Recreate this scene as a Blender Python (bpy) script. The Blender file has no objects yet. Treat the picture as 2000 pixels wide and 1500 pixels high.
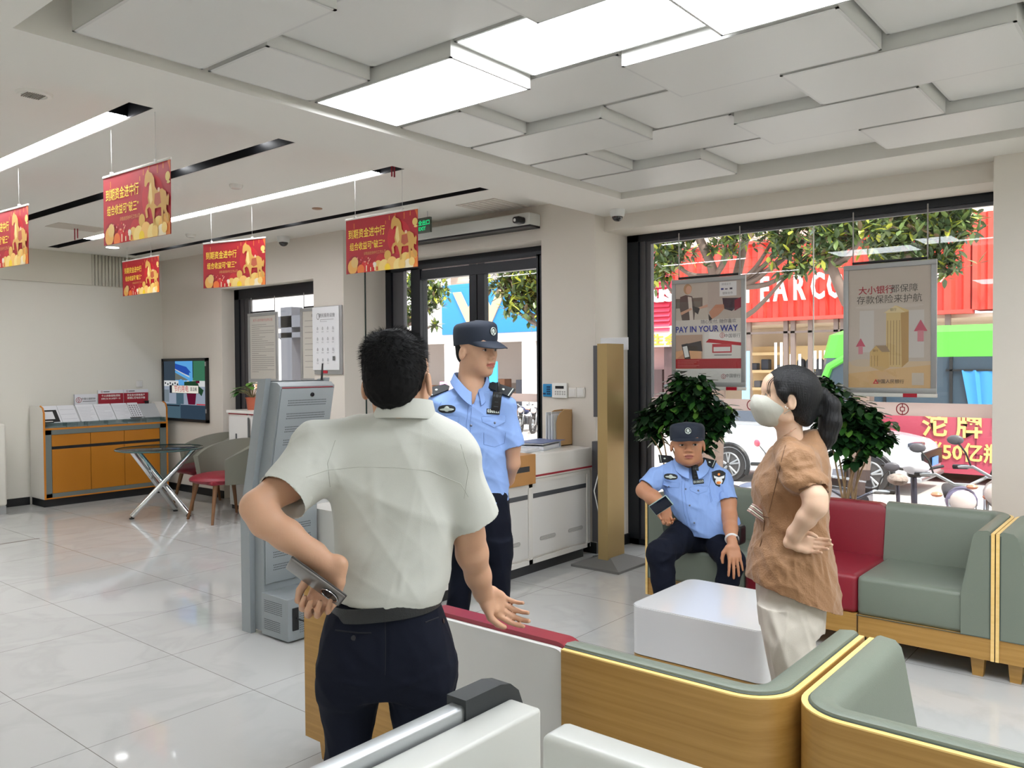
import bpy, bmesh, math, random
import numpy as np
from mathutils import Vector, Matrix, Euler
from mathutils.bvhtree import BVHTree
PI = math.pi
sc = bpy.context.scene
COL = sc.collection

# ---------------------------------------------------------------- camera
FPX, YAW, PITCH, ROLL, CAMH = 1614.0, math.radians(39.59), math.radians(1.28), math.radians(-0.397), 1.58
_fh = Vector((math.cos(YAW), math.sin(YAW), 0)); _rt = Vector((math.sin(YAW), -math.cos(YAW), 0)); _z = Vector((0, 0, 1))
CF = math.cos(PITCH)*_fh - math.sin(PITCH)*_z
_u = math.sin(PITCH)*_fh + math.cos(PITCH)*_z
CR = math.cos(ROLL)*_rt + math.sin(ROLL)*_u
CU = -math.sin(ROLL)*_rt + math.cos(ROLL)*_u
CC = Vector((0, 0, CAMH))
cam_d = bpy.data.cameras.new('camera'); cam = bpy.data.objects.new('camera', cam_d); COL.objects.link(cam)
cam_d.sensor_width = 36; cam_d.lens = FPX/2000*36; cam_d.clip_start = .02; cam_d.clip_end = 300
cam.matrix_world = Matrix(((CR.x, CU.x, -CF.x, CC.x), (CR.y, CU.y, -CF.y, CC.y), (CR.z, CU.z, -CF.z, CC.z), (0, 0, 0, 1)))
sc.camera = cam
# ---------------------------------------------------------------- world, sun, exposure
w = bpy.data.worlds.new('sky'); sc.world = w; w.use_nodes = True
nt = w.node_tree; bg = nt.nodes['Background']
sky = nt.nodes.new('ShaderNodeTexSky'); sky.sky_type = 'NISHITA'; sky.sun_disc = False
sky.sun_elevation = math.radians(58); sky.sun_rotation = math.radians(200); sky.air_density = 1.3; sky.dust_density = 4.0; sky.ozone_density = 1.0
mx = nt.nodes.new('ShaderNodeMixRGB'); mx.inputs[0].default_value = .72; mx.inputs[2].default_value = (9.5, 9.6, 10.0, 1)
nt.links.new(sky.outputs[0], mx.inputs[1]); nt.links.new(mx.outputs[0], bg.inputs[0])
bg.inputs[1].default_value = .30
sd = bpy.data.lights.new('sun', 'SUN'); sd.energy = 5.2; sd.angle = math.radians(2.5); sd.color = (1, .95, .88)
so = bpy.data.objects.new('sun', sd); COL.objects.link(so)
so.rotation_euler = Vector((.36, .5, -.95)).to_track_quat('-Z', 'Y').to_euler()
vs = sc.view_settings; vs.view_transform = 'Standard'; vs.look = 'None'; vs.gamma = 1; vs.exposure = 0.12
vs.use_curve_mapping = False
cy = sc.cycles
cy.max_bounces = 12; cy.diffuse_bounces = 8; cy.glossy_bounces = 5; cy.transmission_bounces = 8; cy.transparent_max_bounces = 24
cy.caustics_reflective = False; cy.caustics_refractive = False; cy.use_denoising = True; cy.sample_clamp_indirect = 6
LIGHT_PANEL = 13.5      # emission of the square panels
LIGHT_SLOT = 29       # emission of the linear lights

# ---------------------------------------------------------------- helpers
def lin(c):
    c = c/255.0
    return c/12.92 if c <= .04045 else ((c+.055)/1.055)**2.4
def rgb(c): return (lin(c[0]), lin(c[1]), lin(c[2]), 1)
MATS = {}
def M(name, col, rough=.5, metal=0, spec=.5, emit=None, es=1, coat=0, sss=0, bump=None, alpha=1, trans=0, var=None, sheen=0):
    """bump=(scale, strength[, stretch xyz]); var=(scale, amount[, stretch])"""
    if name in MATS: return MATS[name]
    m = bpy.data.materials.new(name); m.use_nodes = True; MATS[name] = m
    n = m.node_tree.nodes; L = m.node_tree.links; b = n['Principled BSDF']
    b.inputs['Base Color'].default_value = rgb(col); b.inputs['Roughness'].default_value = rough
    b.inputs['Metallic'].default_value = metal; b.inputs['Specular IOR Level'].default_value = spec
    if coat: b.inputs['Coat Weight'].default_value = coat; b.inputs['Coat Roughness'].default_value = .05
    if sheen: b.inputs['Sheen Weight'].default_value = sheen
    if emit is not None: b.inputs['Emission Color'].default_value = rgb(emit); b.inputs['Emission Strength'].default_value = es
    if sss:
        b.inputs['Subsurface Weight'].default_value = sss; b.inputs['Subsurface Radius'].default_value = (1, .35, .2); b.inputs['Subsurface Scale'].default_value = .012
    if trans: b.inputs['Transmission Weight'].default_value = trans
    if alpha < 1: b.inputs['Alpha'].default_value = alpha
    tc = None
    def noise(scale, stretch, detail=4):
        nonlocal tc
        if tc is None: tc = n.new('ShaderNodeTexCoord')
        mp = n.new('ShaderNodeMapping'); mp.inputs['Scale'].default_value = stretch or (1, 1, 1)
        L.new(tc.outputs['Object'], mp.inputs[0]); t = n.new('ShaderNodeTexNoise'); t.inputs['Scale'].default_value = scale; t.inputs['Detail'].default_value = detail
        L.new(mp.outputs[0], t.inputs[0]); return t
    if var:
        t = noise(var[0], var[2] if len(var) > 2 else None)
        r = n.new('ShaderNodeValToRGB'); a = var[1]
        c = rgb(col); r.color_ramp.elements[0].position = .3; r.color_ramp.elements[1].position = .7
        r.color_ramp.elements[0].color = tuple(max(0, x*(1-a)) for x in c[:3])+(1,); r.color_ramp.elements[1].color = tuple(min(1, x*(1+a)) for x in c[:3])+(1,)
        L.new(t.outputs[0], r.inputs[0]); L.new(r.outputs[0], b.inputs['Base Color'])
    if bump:
        t = noise(bump[0], bump[2] if len(bump) > 2 else None)
        bp = n.new('ShaderNodeBump'); bp.inputs['Strength'].default_value = bump[1]; bp.inputs['Distance'].default_value = .01
        L.new(t.outputs[0], bp.inputs['Height']); L.new(bp.outputs[0], b.inputs['Normal'])
    return m
def M_emit(name, col, s):
    if name in MATS: return MATS[name]
    m = bpy.data.materials.new(name); m.use_nodes = True; MATS[name] = m
    n = m.node_tree.nodes; n.clear(); e = n.new('ShaderNodeEmission'); o = n.new('ShaderNodeOutputMaterial')
    e.inputs[0].default_value = rgb(col); e.inputs[1].default_value = s; m.node_tree.links.new(e.outputs[0], o.inputs[0]); return m
def M_glass(name, tint=(255, 255, 255), gl=.06, film=0):
    if name in MATS: return MATS[name]
    m = bpy.data.materials.new(name); m.use_nodes = True; MATS[name] = m
    n = m.node_tree.nodes; n.clear(); L = m.node_tree.links
    t = n.new('ShaderNodeBsdfTransparent'); t.inputs[0].default_value = rgb(tint); g = n.new('ShaderNodeBsdfGlossy'); g.inputs['Roughness'].default_value = 0.01
    fr = n.new('ShaderNodeLayerWeight'); fr.inputs[0].default_value = .5
    pw = n.new('ShaderNodeMath'); pw.operation = 'POWER'; pw.inputs[1].default_value = 4; L.new(fr.outputs['Facing'], pw.inputs[0])
    mu = n.new('ShaderNodeMath'); mu.operation = 'MULTIPLY_ADD'; mu.inputs[1].default_value = .5; mu.inputs[2].default_value = gl*.6
    x = n.new('ShaderNodeMixShader'); o = n.new('ShaderNodeOutputMaterial')
    L.new(pw.outputs[0], mu.inputs[0]); L.new(mu.outputs[0], x.inputs[0]); L.new(t.outputs[0], x.inputs[1]); L.new(g.outputs[0], x.inputs[2]); L.new(x.outputs[0], o.inputs[0]); return m

def tag(o, label=None, cat=None, group=None, kind=None):
    if label: o['label'] = label
    if cat: o['category'] = cat
    if group: o['group'] = group
    if kind: o['kind'] = kind
    return o
def thing(name, label, cat, loc=(0, 0, 0), rz=0, group=None):
    o = bpy.data.objects.new(name, None); COL.objects.link(o); o.location = loc; o.rotation_euler = (0, 0, rz); o.empty_display_size = .1
    return tag(o, label, cat, group)
def link_mesh(name, me, mats, parent=None, smooth=False):
    if not isinstance(mats, (list, tuple)): mats = [mats]
    for m in mats: me.materials.append(m)
    o = bpy.data.objects.new(name, me); COL.objects.link(o)
    if parent is not None: o.parent = parent
    return o
class MB:
    def __init__(s): s.v = []; s.f = []; s.m = []; s.sm = []; s.T = None
    def add(s, vs_, fs, mi=0, smooth=False):
        b = len(s.v)
        for p in vs_:
            p = Vector(p)
            if s.T is not None: p = s.T @ p
            s.v.append(p)
        for f in fs: s.f.append([b+i for i in f]); s.m.append(mi); s.sm.append(smooth)
        return s
    def box(s, x0, y0, z0, x1, y1, z1, mi=0, bev=0):
        if x1 < x0: x0, x1 = x1, x0
        if y1 < y0: y0, y1 = y1, y0
        if z1 < z0: z0, z1 = z1, z0
        if bev <= 0:
            vs_ = [(x0, y0, z0), (x1, y0, z0), (x1, y1, z0), (x0, y1, z0), (x0, y0, z1), (x1, y0, z1), (x1, y1, z1), (x0, y1, z1)]
            return s.add(vs_, [(0, 3, 2, 1), (4, 5, 6, 7), (0, 1, 5, 4), (1, 2, 6, 5), (2, 3, 7, 6), (3, 0, 4, 7)], mi)
        bm = bmesh.new(); bmesh.ops.create_cube(bm, size=1)
        for v in bm.verts: v.co = Vector(((x0+x1)/2+v.co.x*(x1-x0), (y0+y1)/2+v.co.y*(y1-y0), (z0+z1)/2+v.co.z*(z1-z0)))
        bmesh.ops.bevel(bm, geom=bm.edges[:], offset=min(bev, .49*min(x1-x0, y1-y0, z1-z0)), segments=3, affect='EDGES', profile=.5, clamp_overlap=True)
        bm.verts.index_update(); s.add([v.co.copy() for v in bm.verts], [[v.index for v in f.verts] for f in bm.faces], mi, True); bm.free(); return s
    def cyl(s, a, b, r, r2=None, n=16, mi=0, caps=True, smooth=True):
        a = Vector(a); b = Vector(b); r2 = r if r2 is None else r2
        d = (b-a).normalized(); u = d.orthogonal().normalized(); w_ = d.cross(u)
        vs_ = []
        for c, rr in ((a, r), (b, r2)):
            for i in range(n): t = 2*PI*i/n; vs_.append(c+u*math.cos(t)*rr+w_*math.sin(t)*rr)
        s.add(vs_, [(i, (i+1) % n, n+(i+1) % n, n+i) for i in range(n)], mi, smooth)
        if caps: s.add(vs_, [tuple(reversed(range(n))), tuple(range(n, 2*n))], mi)
        return s
    def tube(s, pts, r, n=10, mi=0, closed=False, caps=True):
        pts = [Vector(p) for p in pts]; k = len(pts); rs = r if isinstance(r, (list, tuple)) else [r]*k
        vs_ = []; up = None
        for i, p in enumerate(pts):
            d = (pts[(i+1) % k]-pts[i-1]) if closed else (pts[min(i+1, k-1)]-pts[max(i-1, 0)])
            d.normalize()
            if up is None: up = d.orthogonal().normalized()
            up = (up-d*up.dot(d)).normalized(); w_ = d.cross(up)
            for j in range(n): t = 2*PI*j/n; vs_.append(p+up*math.cos(t)*rs[i]+w_*math.sin(t)*rs[i])
        fs = []
        for i in range(k if closed else k-1):
            for j in range(n): a = i*n; b = ((i+1) % k)*n; fs.append((a+j, a+(j+1) % n, b+(j+1) % n, b+j))
        s.add(vs_, fs, mi, True)
        if not closed and caps: s.add(vs_, [tuple(reversed(range(n))), tuple(range((k-1)*n, k*n))], mi)
        return s
    def lathe(s, prof, n=24, mi=0, c=(0, 0, 0), smooth=True):
        vs_ = []
        for r, z in prof:
            for j in range(n): t = 2*PI*j/n; vs_.append((c[0]+r*math.cos(t), c[1]+r*math.sin(t), c[2]+z))
        fs = [(i*n+j, i*n+(j+1) % n, (i+1)*n+(j+1) % n, (i+1)*n+j) for i in range(len(prof)-1) for j in range(n)]
        s.add(vs_, fs, mi, smooth)
        return s
    def prism(s, poly, a, b, axis='z', mi=0, smooth=False):
        """poly: 2D points; extruded from a to b along axis (x: poly=(y,z), y: poly=(x,z), z: poly=(x,y))"""
        def P3(p, t): return {'x': (t, p[0], p[1]), 'y': (p[0], t, p[1]), 'z': (p[0], p[1], t)}[axis]
        n = len(poly); vs_ = [P3(p, a) for p in poly]+[P3(p, b) for p in poly]
        s.add(vs_, [tuple(range(n)), tuple(range(n, 2*n))], mi); s.add(vs_, [(i, (i+1) % n, n+(i+1) % n, n+i) for i in range(n)], mi, smooth); return s
    def ball(s, c, r, n=16, mi=0, R=None):
        rr = r if isinstance(r, (list, tuple)) else (r, r, r); vs_ = []; c = Vector(c)
        for i in range(n//2+1):
            a = PI*i/(n//2)
            for j in range(n):
                t = 2*PI*j/n; p = Vector((math.sin(a)*math.cos(t)*rr[0], math.sin(a)*math.sin(t)*rr[1], math.cos(a)*rr[2]))
                if R is not None: p = R @ p
                vs_.append(c+p)
        s.add(vs_, [(i*n+j, (i+1)*n+j, (i+1)*n+(j+1) % n, i*n+(j+1) % n) for i in range(n//2) for j in range(n)], mi, True); return s
    def quad(s, a, b, c, d, mi=0): return s.add([a, b, c, d], [(0, 1, 2, 3)], mi)
    def build(s, name, mats, parent=None, kind=None, world=False, fix=True, autosm=True):
        me = bpy.data.meshes.new(name); vv = s.v
        if world and parent is not None:
            bpy.context.view_layer.update(); inv = parent.matrix_world.inverted(); vv = [inv @ p for p in vv]
        me.from_pydata([tuple(p) for p in vv], [], s.f)
        if not isinstance(mats, (list, tuple)): mats = [mats]
        for i, p in enumerate(me.polygons): p.material_index = min(s.m[i], len(mats)-1); p.use_smooth = s.sm[i]
        if fix:
            bm = bmesh.new(); bm.from_mesh(me); bmesh.ops.remove_doubles(bm, verts=bm.verts, dist=1e-5); bmesh.ops.recalc_face_normals(bm, faces=bm.faces)
            if autosm:
                for e in bm.edges:
                    if len(e.link_faces) == 2 and e.calc_face_angle(0) > .7: e.smooth = False
            bm.to_mesh(me); bm.free()
        me.update()
        o = link_mesh(name, me, mats, parent)
        if kind: o['kind'] = kind
        return o
def S(name, mb, mats, parent=None):
    o = mb.build(name, mats, parent)
    if parent is None: o['kind'] = 'structure'
    return o
def copy_tree(o, parent=None):
    c = o.copy(); COL.objects.link(c)
    if parent is not None: c.parent = parent
    for ch in list(o.children): copy_tree(ch, c)
    return c
_txt = {}
def text_geo(body, size=1, extrude=0, offset=0, sx=1, align='CENTER', shear=0):
    """returns verts, faces of text in the XY plane; centred on origin"""
    key = (body, size, extrude, offset, sx, align, shear)
    if key in _txt: return _txt[key]
    c = bpy.data.curves.new('t', 'FONT'); c.body = body; c.size = size; c.extrude = extrude; c.offset = offset; c.align_x = align; c.align_y = 'CENTER'; c.resolution_u = 2; c.shear = shear
    o = bpy.data.objects.new('t', c); COL.objects.link(o); bpy.context.view_layer.update()
    me = bpy.data.meshes.new_from_object(o.evaluated_get(bpy.context.evaluated_depsgraph_get()))
    vs_ = [(v.co.x*sx, v.co.y, v.co.z) for v in me.vertices]; fs = [tuple(p.vertices) for p in me.polygons]
    bpy.data.objects.remove(o); bpy.data.meshes.remove(me); bpy.data.curves.remove(c)
    _txt[key] = (vs_, fs); return vs_, fs
def frame(origin, right, up):
    r = Vector(right).normalized(); u = Vector(up); u = (u-r*u.dot(r)).normalized(); n = r.cross(u); o = Vector(origin)
    return Matrix(((r.x, u.x, n.x, o.x), (r.y, u.y, n.y, o.y), (r.z, u.z, n.z, o.z), (0, 0, 0, 1)))
def add_text(mb, body, T, size, extrude=.0006, offset=0, mi=0, sx=1, align='CENTER', shear=0):
    vs_, fs = text_geo(body, size, extrude, offset, sx, align, shear); old = mb.T; mb.T = T; mb.add(vs_, fs, mi); mb.T = old
def lrng(seed): return random.Random(seed)
def smooth_path(pts, n=8):
    pts = [Vector(p) for p in pts]; out = []
    for i in range(len(pts)-1):
        p0 = pts[max(i-1, 0)]; p1 = pts[i]; p2 = pts[i+1]; p3 = pts[min(i+2, len(pts)-1)]
        for j in range(n):
            t = j/n; out.append(.5*((2*p1)+(p2-p0)*t+(2*p0-5*p1+4*p2-p3)*t*t+(3*p1-p0-3*p2+p3)*t**3))
    out.append(pts[-1]); return out

# ---------------------------------------------------------------- common materials
m_wall = M('wall_paint', (214, 208, 198), .75, bump=(180, .04))
m_wall2 = M('wall_paint_grey', (216, 214, 204), .75, bump=(180, .04))
m_ceil = M('ceiling_paint', (230, 228, 221), .8)
m_panel = M('ceiling_panel_paint', (218, 218, 214), .42, spec=.4, bump=(60, .03))
m_paneledge = M('ceiling_panel_trim', (205, 205, 202), .4)
m_black = M('black_aluminium', (26, 30, 36), .35, metal=.3)
m_greyfr = M('grey_aluminium', (92, 92, 96), .4, metal=.4)
m_dark = M('dark_recess', (22, 23, 26), .45)
m_white = M('white_lacquer', (222, 220, 214), .25)
m_whitem = M('white_matt', (215, 214, 210), .6)
m_red = M('bank_red', (150, 22, 42), .45)
m_alu = M('silver_aluminium', (185, 188, 190), .32, metal=.85)
m_frame = M('poster_frame_silver', (160, 161, 160), .4, metal=.35)
m_chrome = M('chrome', (225, 228, 230), .08, metal=1)
m_blk = M('black_plastic', (22, 23, 25), .4)
m_glass = M_glass('window_glass', (250, 252, 252), .05)
m_film = M('white_window_film', (236, 226, 222), .6)
_n = m_film.node_tree; _t = _n.nodes.new('ShaderNodeBsdfTranslucent'); _t.inputs[0].default_value = rgb((244, 232, 228)); _x = _n.nodes.new('ShaderNodeMixShader'); _x.inputs[0].default_value = .6
_n.links.new(_n.nodes['Principled BSDF'].outputs[0], _x.inputs[1]); _n.links.new(_t.outputs[0], _x.inputs[2]); _n.links.new(_x.outputs[0], _n.nodes['Material Output'].inputs[0])
m_leather = M('sage_leather', (113, 122, 110), .42, bump=(320, .12), spec=.5)
m_leather_red = M('red_leather', (132, 26, 42), .38, bump=(320, .12), spec=.5)
def wood_mat(name, c1, c2, rough=.4, stretch=(1, .12, 6)):
    if name in MATS: return MATS[name]
    m = bpy.data.materials.new(name); m.use_nodes = True; MATS[name] = m
    n = m.node_tree.nodes; L = m.node_tree.links; b = n['Principled BSDF']; b.inputs['Roughness'].default_value = rough
    tc = n.new('ShaderNodeTexCoord'); mp = n.new('ShaderNodeMapping'); mp.inputs['Scale'].default_value = stretch
    t = n.new('ShaderNodeTexNoise'); t.inputs['Scale'].default_value = 9; t.inputs['Detail'].default_value = 8; t.inputs['Roughness'].default_value = .65; t.inputs['Distortion'].default_value = .3
    r = n.new('ShaderNodeValToRGB'); r.color_ramp.elements[0].color = rgb(c1); r.color_ramp.elements[1].color = rgb(c2); r.color_ramp.elements[0].position = .33; r.color_ramp.elements[1].position = .66
    L.new(tc.outputs['Object'], mp.inputs[0]); L.new(mp.outputs[0], t.inputs[0]); L.new(t.outputs[0], r.inputs[0]); L.new(r.outputs[0], b.inputs['Base Color'])
    return m
m_wood = wood_mat('oak_veneer', (158, 118, 56), (178, 138, 74))
m_woodedge = wood_mat('oak_edge', (232, 194, 118), (240, 205, 134))
# ---------------------------------------------------------------- room shell
H1, H2 = 2.83, 2.98
def floor_mat():
    m = bpy.data.materials.new('polished_floor_tile'); m.use_nodes = True
    n = m.node_tree.nodes; L = m.node_tree.links; b = n['Principled BSDF']
    tc = n.new('ShaderNodeTexCoord'); sp = n.new('ShaderNodeSeparateXYZ'); L.new(tc.outputs['Object'], sp.inputs[0])
    def groove(out, off):
        a = n.new('ShaderNodeMath'); a.operation = 'SUBTRACT'; a.inputs[1].default_value = off; L.new(out, a.inputs[0])
        d = n.new('ShaderNodeMath'); d.operation = 'DIVIDE'; d.inputs[1].default_value = .79; L.new(a.outputs[0], d.inputs[0])
        r = n.new('ShaderNodeMath'); r.operation = 'ROUND'; L.new(d.outputs[0], r.inputs[0])
        s_ = n.new('ShaderNodeMath'); s_.operation = 'SUBTRACT'; L.new(d.outputs[0], s_.inputs[0]); L.new(r.outputs[0], s_.inputs[1])
        ab = n.new('ShaderNodeMath'); ab.operation = 'ABSOLUTE'; L.new(s_.outputs[0], ab.inputs[0])
        lt = n.new('ShaderNodeMath'); lt.operation = 'LESS_THAN'; lt.inputs[1].default_value = .0022; L.new(ab.outputs[0], lt.inputs[0]); return lt.outputs[0]
    g = n.new('ShaderNodeMath'); g.operation = 'MAXIMUM'; L.new(groove(sp.outputs[0], 2.28), g.inputs[0]); L.new(groove(sp.outputs[1], 3.54), g.inputs[1])
    t = n.new('ShaderNodeTexNoise'); t.inputs['Scale'].default_value = 1.3; t.inputs['Detail'].default_value = 9; t.inputs['Distortion'].default_value = 1.4; L.new(tc.outputs['Object'], t.inputs[0])
    r = n.new('ShaderNodeValToRGB'); e = r.color_ramp.elements
    e[0].position = .44; e[0].color = rgb((189, 190, 188)); e[1].position = .56; e[1].color = rgb((192, 193, 191)); x = e.new(.5); x.color = rgb((185, 186, 184))
    L.new(t.outputs[0], r.inputs[0])
    mx = n.new('ShaderNodeMixRGB'); mx.inputs[2].default_value = rgb((120, 118, 112)); L.new(g.outputs[0], mx.inputs[0]); L.new(r.outputs[0], mx.inputs[1]); L.new(mx.outputs[0], b.inputs['Base Color'])
    b.inputs['Roughness'].default_value = .045; b.inputs['Specular IOR Level'].default_value = .8
    return m
m_floor = floor_mat()
S('floor', MB().box(-3, -3.5, -.12, 5.78, 10.46, 0).box(5.78, .955, -.12, 6.42, 6.8, 0), m_floor)
# slot positions in the left ceiling
SL = [(.28, .41), (1.18, 1.31), (2.10, 2.235), (3.02, 3.145), (3.95, 4.075), (4.87, 4.985)]
mb = MB(); x = -3
for a, b in SL: mb.box(x, 4.34, H2, a, 10.2, H2+.16); x = b
mb.box(x, 4.34, H2, 6.42, 10.2, H2+.16); mb.box(-3, 3.86, H2, 6.42, 4.34, H2+.16); mb.box(-3, 10.2, H2, 6.42, 10.46, H2+.16)
S('ceiling', mb, m_ceil)
# dropped beam, soffits round the coffer, coffer lid
S('trim_4', MB().box(-3, 3.355, H1, 5.90, 3.86, H2+.16), m_ceil)
S('trim_5', MB().box(5.365, -3.5, H1, 5.90, 3.355, H2+.16), m_ceil)
S('trim_6', MB().box(-3, -3.5, H1, 1.196, 3.355, H2+.16), m_ceil)
S('ceiling', MB().box(1.19, -3.5, 3.121, 5.37, 3.36, 3.2), m_ceil)
S('trim_7', MB().box(1.19, -3.5, H1, 5.37, -3.0, 3.12), m_ceil)
mb = MB()
for a, b in SL: mb.box(a, 4.34, H2+.10, b, 10.2, H2+.12); mb.box(a-.001, 4.34, H2+.002, a+.004, 10.2, H2+.1); mb.box(b-.004, 4.34, H2+.002, b+.001, 10.2, H2+.1); mb.box(a, 4.338, H2+.002, b, 4.345, H2+.1); mb.box(a, 10.196, H2+.002, b, 10.202, H2+.1)
S('trim_1', mb, m_dark)
# unseen roof slab added over everything to block stray sky and sun light
S('roof_light_block', MB().box(-3.3, -3.8, 3.22, 6.6, 10.8, 3.5), m_ceil)
# walls
mb = MB()
mb.box(5.45, 9.03, 0, 5.80, 10.46, H2+.1)              # wall with the hatch
mb.box(5.45, 7.24, 2.52, 5.80, 9.03, H2+.1); mb.box(5.6, 7.24, 0, 5.75, 9.03, .62)
mb.box(5.45, 6.74, 0, 5.80, 7.24, H2+.1); mb.box(5.8, 6.74, 0, 6.2, 6.84, H2+.1)               # pier with the notice
mb.box(5.76, 4.42, 2.675, 6.5, 6.74, H2+.1)           # over the entrance
mb.box(5.76, 3.86, 0, 6.5, 4.42, H2+.1)               # pier with the keypads
mb.box(5.90, .955, 2.705, 6.25, 3.86, H2+.1); mb.box(6.25, .955, 2.735, 6.5, 3.86, H2+.1)
mb.box(5.76, -3.5, 0, 6.5, .955, H2+.1)
S('wall_front', mb, m_wall)
S('wall_left', MB().box(-3.1, 10.46, 0, 6.5, 10.62, H2+.1), m_wall2)
S('wall_back', MB().box(-3.14, -3.6, 0, -3.0, 10.6, 3.2), m_wall2)
S('wall_right', MB().box(-3.1, -3.64, 0, 6.5, -3.5, 3.2), m_wall2)
mb = MB(); mb.box(-3, 10.435, 2.60, 4.55, 10.458, 2.985)
x = 4.55
while x < 5.28: mb.cyl((x+.02, 10.448, 2.60), (x+.02, 10.448, 2.985), .017, n=8); x += .042
S('trim_3', mb, M('fluted_board', (205, 202, 188), .6))
S('baseboard_left', MB().box(-3, 10.447, 0, 3.81, 10.459, .09), m_blk)
mb = MB(); mb.box(5.437, 9.03, 0, 5.449, 10.46, .09); mb.box(5.745, 3.86, 0, 5.759, 4.42, .09); mb.box(5.745, 3.846, 0, 6.28, 3.859, .09); mb.box(5.745, -3.5, 0, 5.759, .955, .09); mb.box(5.437, 6.73, 0, 5.449, 7.24, .09)
S('baseboard_front', mb, m_blk)

def logo(mb, T, r, mi=0, t=.004):
    """round coin emblem: ring, vertical bars and a rounded square inside"""
    old = mb.T; mb.T = T; n = 40
    def ring(f, r0, r1):
        vs_ = []
        for i in range(n):
            a = 2*PI*i/n; c, s_ = math.cos(a), math.sin(a)
            for rr in (r0, r1): k = f(c, s_); vs_ += [(c*rr*k, s_*rr*k, 0), (c*rr*k, s_*rr*k, t)]
        fs = []
        for i in range(n):
            a = i*4; b = ((i+1) % n)*4
            fs += [(a+1, a+3, b+3, b+1), (a, b, b+2, a+2), (a, a+1, b+1, b), (a+2, b+2, b+3, a+3)]
        mb.add(vs_, fs, mi)
    ring(lambda c, s_: 1, r*.84, r)
    ring(lambda c, s_: (abs(c)**5+abs(s_)**5)**(-.2), r*.26, r*.40)
    mb.box(-r*.07, r*.38, 0, r*.07, r*.9, t, mi); mb.box(-r*.07, -r*.9, 0, r*.07, -r*.38, t, mi); mb.T = old

# ---- window_1 : the big shop window on the right
W1 = thing('window_1', None, None, (6.3, 2.4, 0)); W1['kind'] = 'structure'
mb = MB(); mb.box(6.27, 3.75, 0, 6.36, 3.86, 2.735); mb.box(6.27, .955, 2.65, 6.36, 3.86, 2.735); mb.box(6.27, .955, 0, 6.36, 3.86, .05); mb.box(6.27, .90, 0, 6.36, .975, 2.735)
mb.build('window_frame', m_black, W1, world=True)
mb = MB(); mb.box(6.30, 3.64, .05, 6.35, 3.752, 2.65); mb.box(6.28, 3.685, .05, 6.30, 3.695, 2.65); mb.box(6.30, .97, 2.625, 6.33, 3.64, 2.65)
mb.build('jamb', m_greyfr, W1, world=True)
mb = MB()
for a, b in ((.975, 2.24), (2.245, 3.64)): mb.box(6.318, a, .05, 6.326, b, 2.65)
mb.build('pane', m_glass, W1, world=True)
mb = MB(); mb.box(6.305, .975, 1.204, 6.3165, 3.64, 1.297); mb.build('film_band', m_film, W1, world=True)
mb = MB()
for y in (1.606, 2.728): logo(mb, frame((6.3045, y, 1.2505), (0, -1, 0), (0, 0, 1)), .043, t=.001)
mb.build('emblem', m_red, W1, world=True)
mb = MB()
for y in (2.243,): mb.box(6.314, y-.004, .05, 6.3165, y+.004, 2.65)
mb.build('joint_seal', m_white, W1, world=True)

# ---- door_1 : glass entrance
D1 = thing('door_1', None, None, (6.05, 5.6, 0)); D1['kind'] = 'structure'
mb = MB()
mb.box(6.02, 4.42, 2.585, 6.13, 6.74, 2.675); mb.box(6.03, 4.42, 2.475, 6.11, 6.34, 2.572)
mb.box(6.02, 6.655, 0, 6.13, 6.74, 2.675); mb.box(6.02, 6.21, 0, 6.13, 6.345, 2.6); mb.box(6.02, 4.64, 0, 6.13, 4.68, 2.6)
mb.box(6.02, 4.42, 0, 6.13, 4.66, 2.6)
mb.box(6.04, 5.44, 0, 6.10, 5.535, 2.58); mb.box(6.04, 5.335, 0, 6.10, 5.425, 2.58)
mb.box(6.03, 5.10, 0, 6.05, 5.12, .01)
mb.build('door_frame', m_black, D1, world=True)
mb = MB(); mb.box(6.05, 6.49, 0, 6.10, 6.655, 2.6); mb.build('side_panel', m_greyfr, D1, world=True)  # opaque grey stands in for the dark reflection on fixed glass
mb = MB(); mb.box(6.046, 4.70, 2.573, 6.05, 6.2, 2.584); mb.build('track_strip', M('pink_white_strip', (222, 205, 205), .4), D1, world=True)
mb = MB()
for a, b in ((6.345, 6.49), (5.535, 6.21), (4.68, 5.335)): mb.box(6.06, a, 0, 6.066, b, 2.5)
mb.build('pane', m_glass, D1, world=True)
mb = MB()
for a, b in ((5.535, 6.21), (4.68, 5.335)): mb.box(6.05, a, 1.24, 6.058, b, 1.315)
mb.build('film_band', m_film, D1, world=True)

# ---- window_2 : narrow shop window left of the pier
W2 = thing('window_2', None, None, (5.65, 8.2, .6)); W2['kind'] = 'structure'
mb = MB(); mb.box(5.62, 8.93, .62, 5.70, 9.03, 2.52); mb.box(5.62, 7.24, 2.40, 5.70, 9.03, 2.52); mb.box(5.62, 7.24, .62, 5.70, 9.03, .68)
mb.build('window_frame', m_black, W2, world=True)
mb = MB(); mb.box(5.64, 8.75, .62, 5.69, 8.94, 2.40); mb.box(5.63, 8.84, .62, 5.64, 8.85, 2.4); mb.box(5.64, 7.24, 2.385, 5.69, 8.75, 2.4); mb.build('jamb', M('dark_grey_aluminium', (72, 70, 72), .45, metal=.3), W2, world=True)
mb = MB(); mb.box(5.66, 7.24, .68, 5.667, 8.75, 2.40); mb.build('pane', m_glass, W2, world=True)
mb = MB(); mb.box(5.655, 7.24, 1.24, 5.6585, 8.75, 1.315); mb.build('film_band', m_film, W2, world=True)

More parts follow.
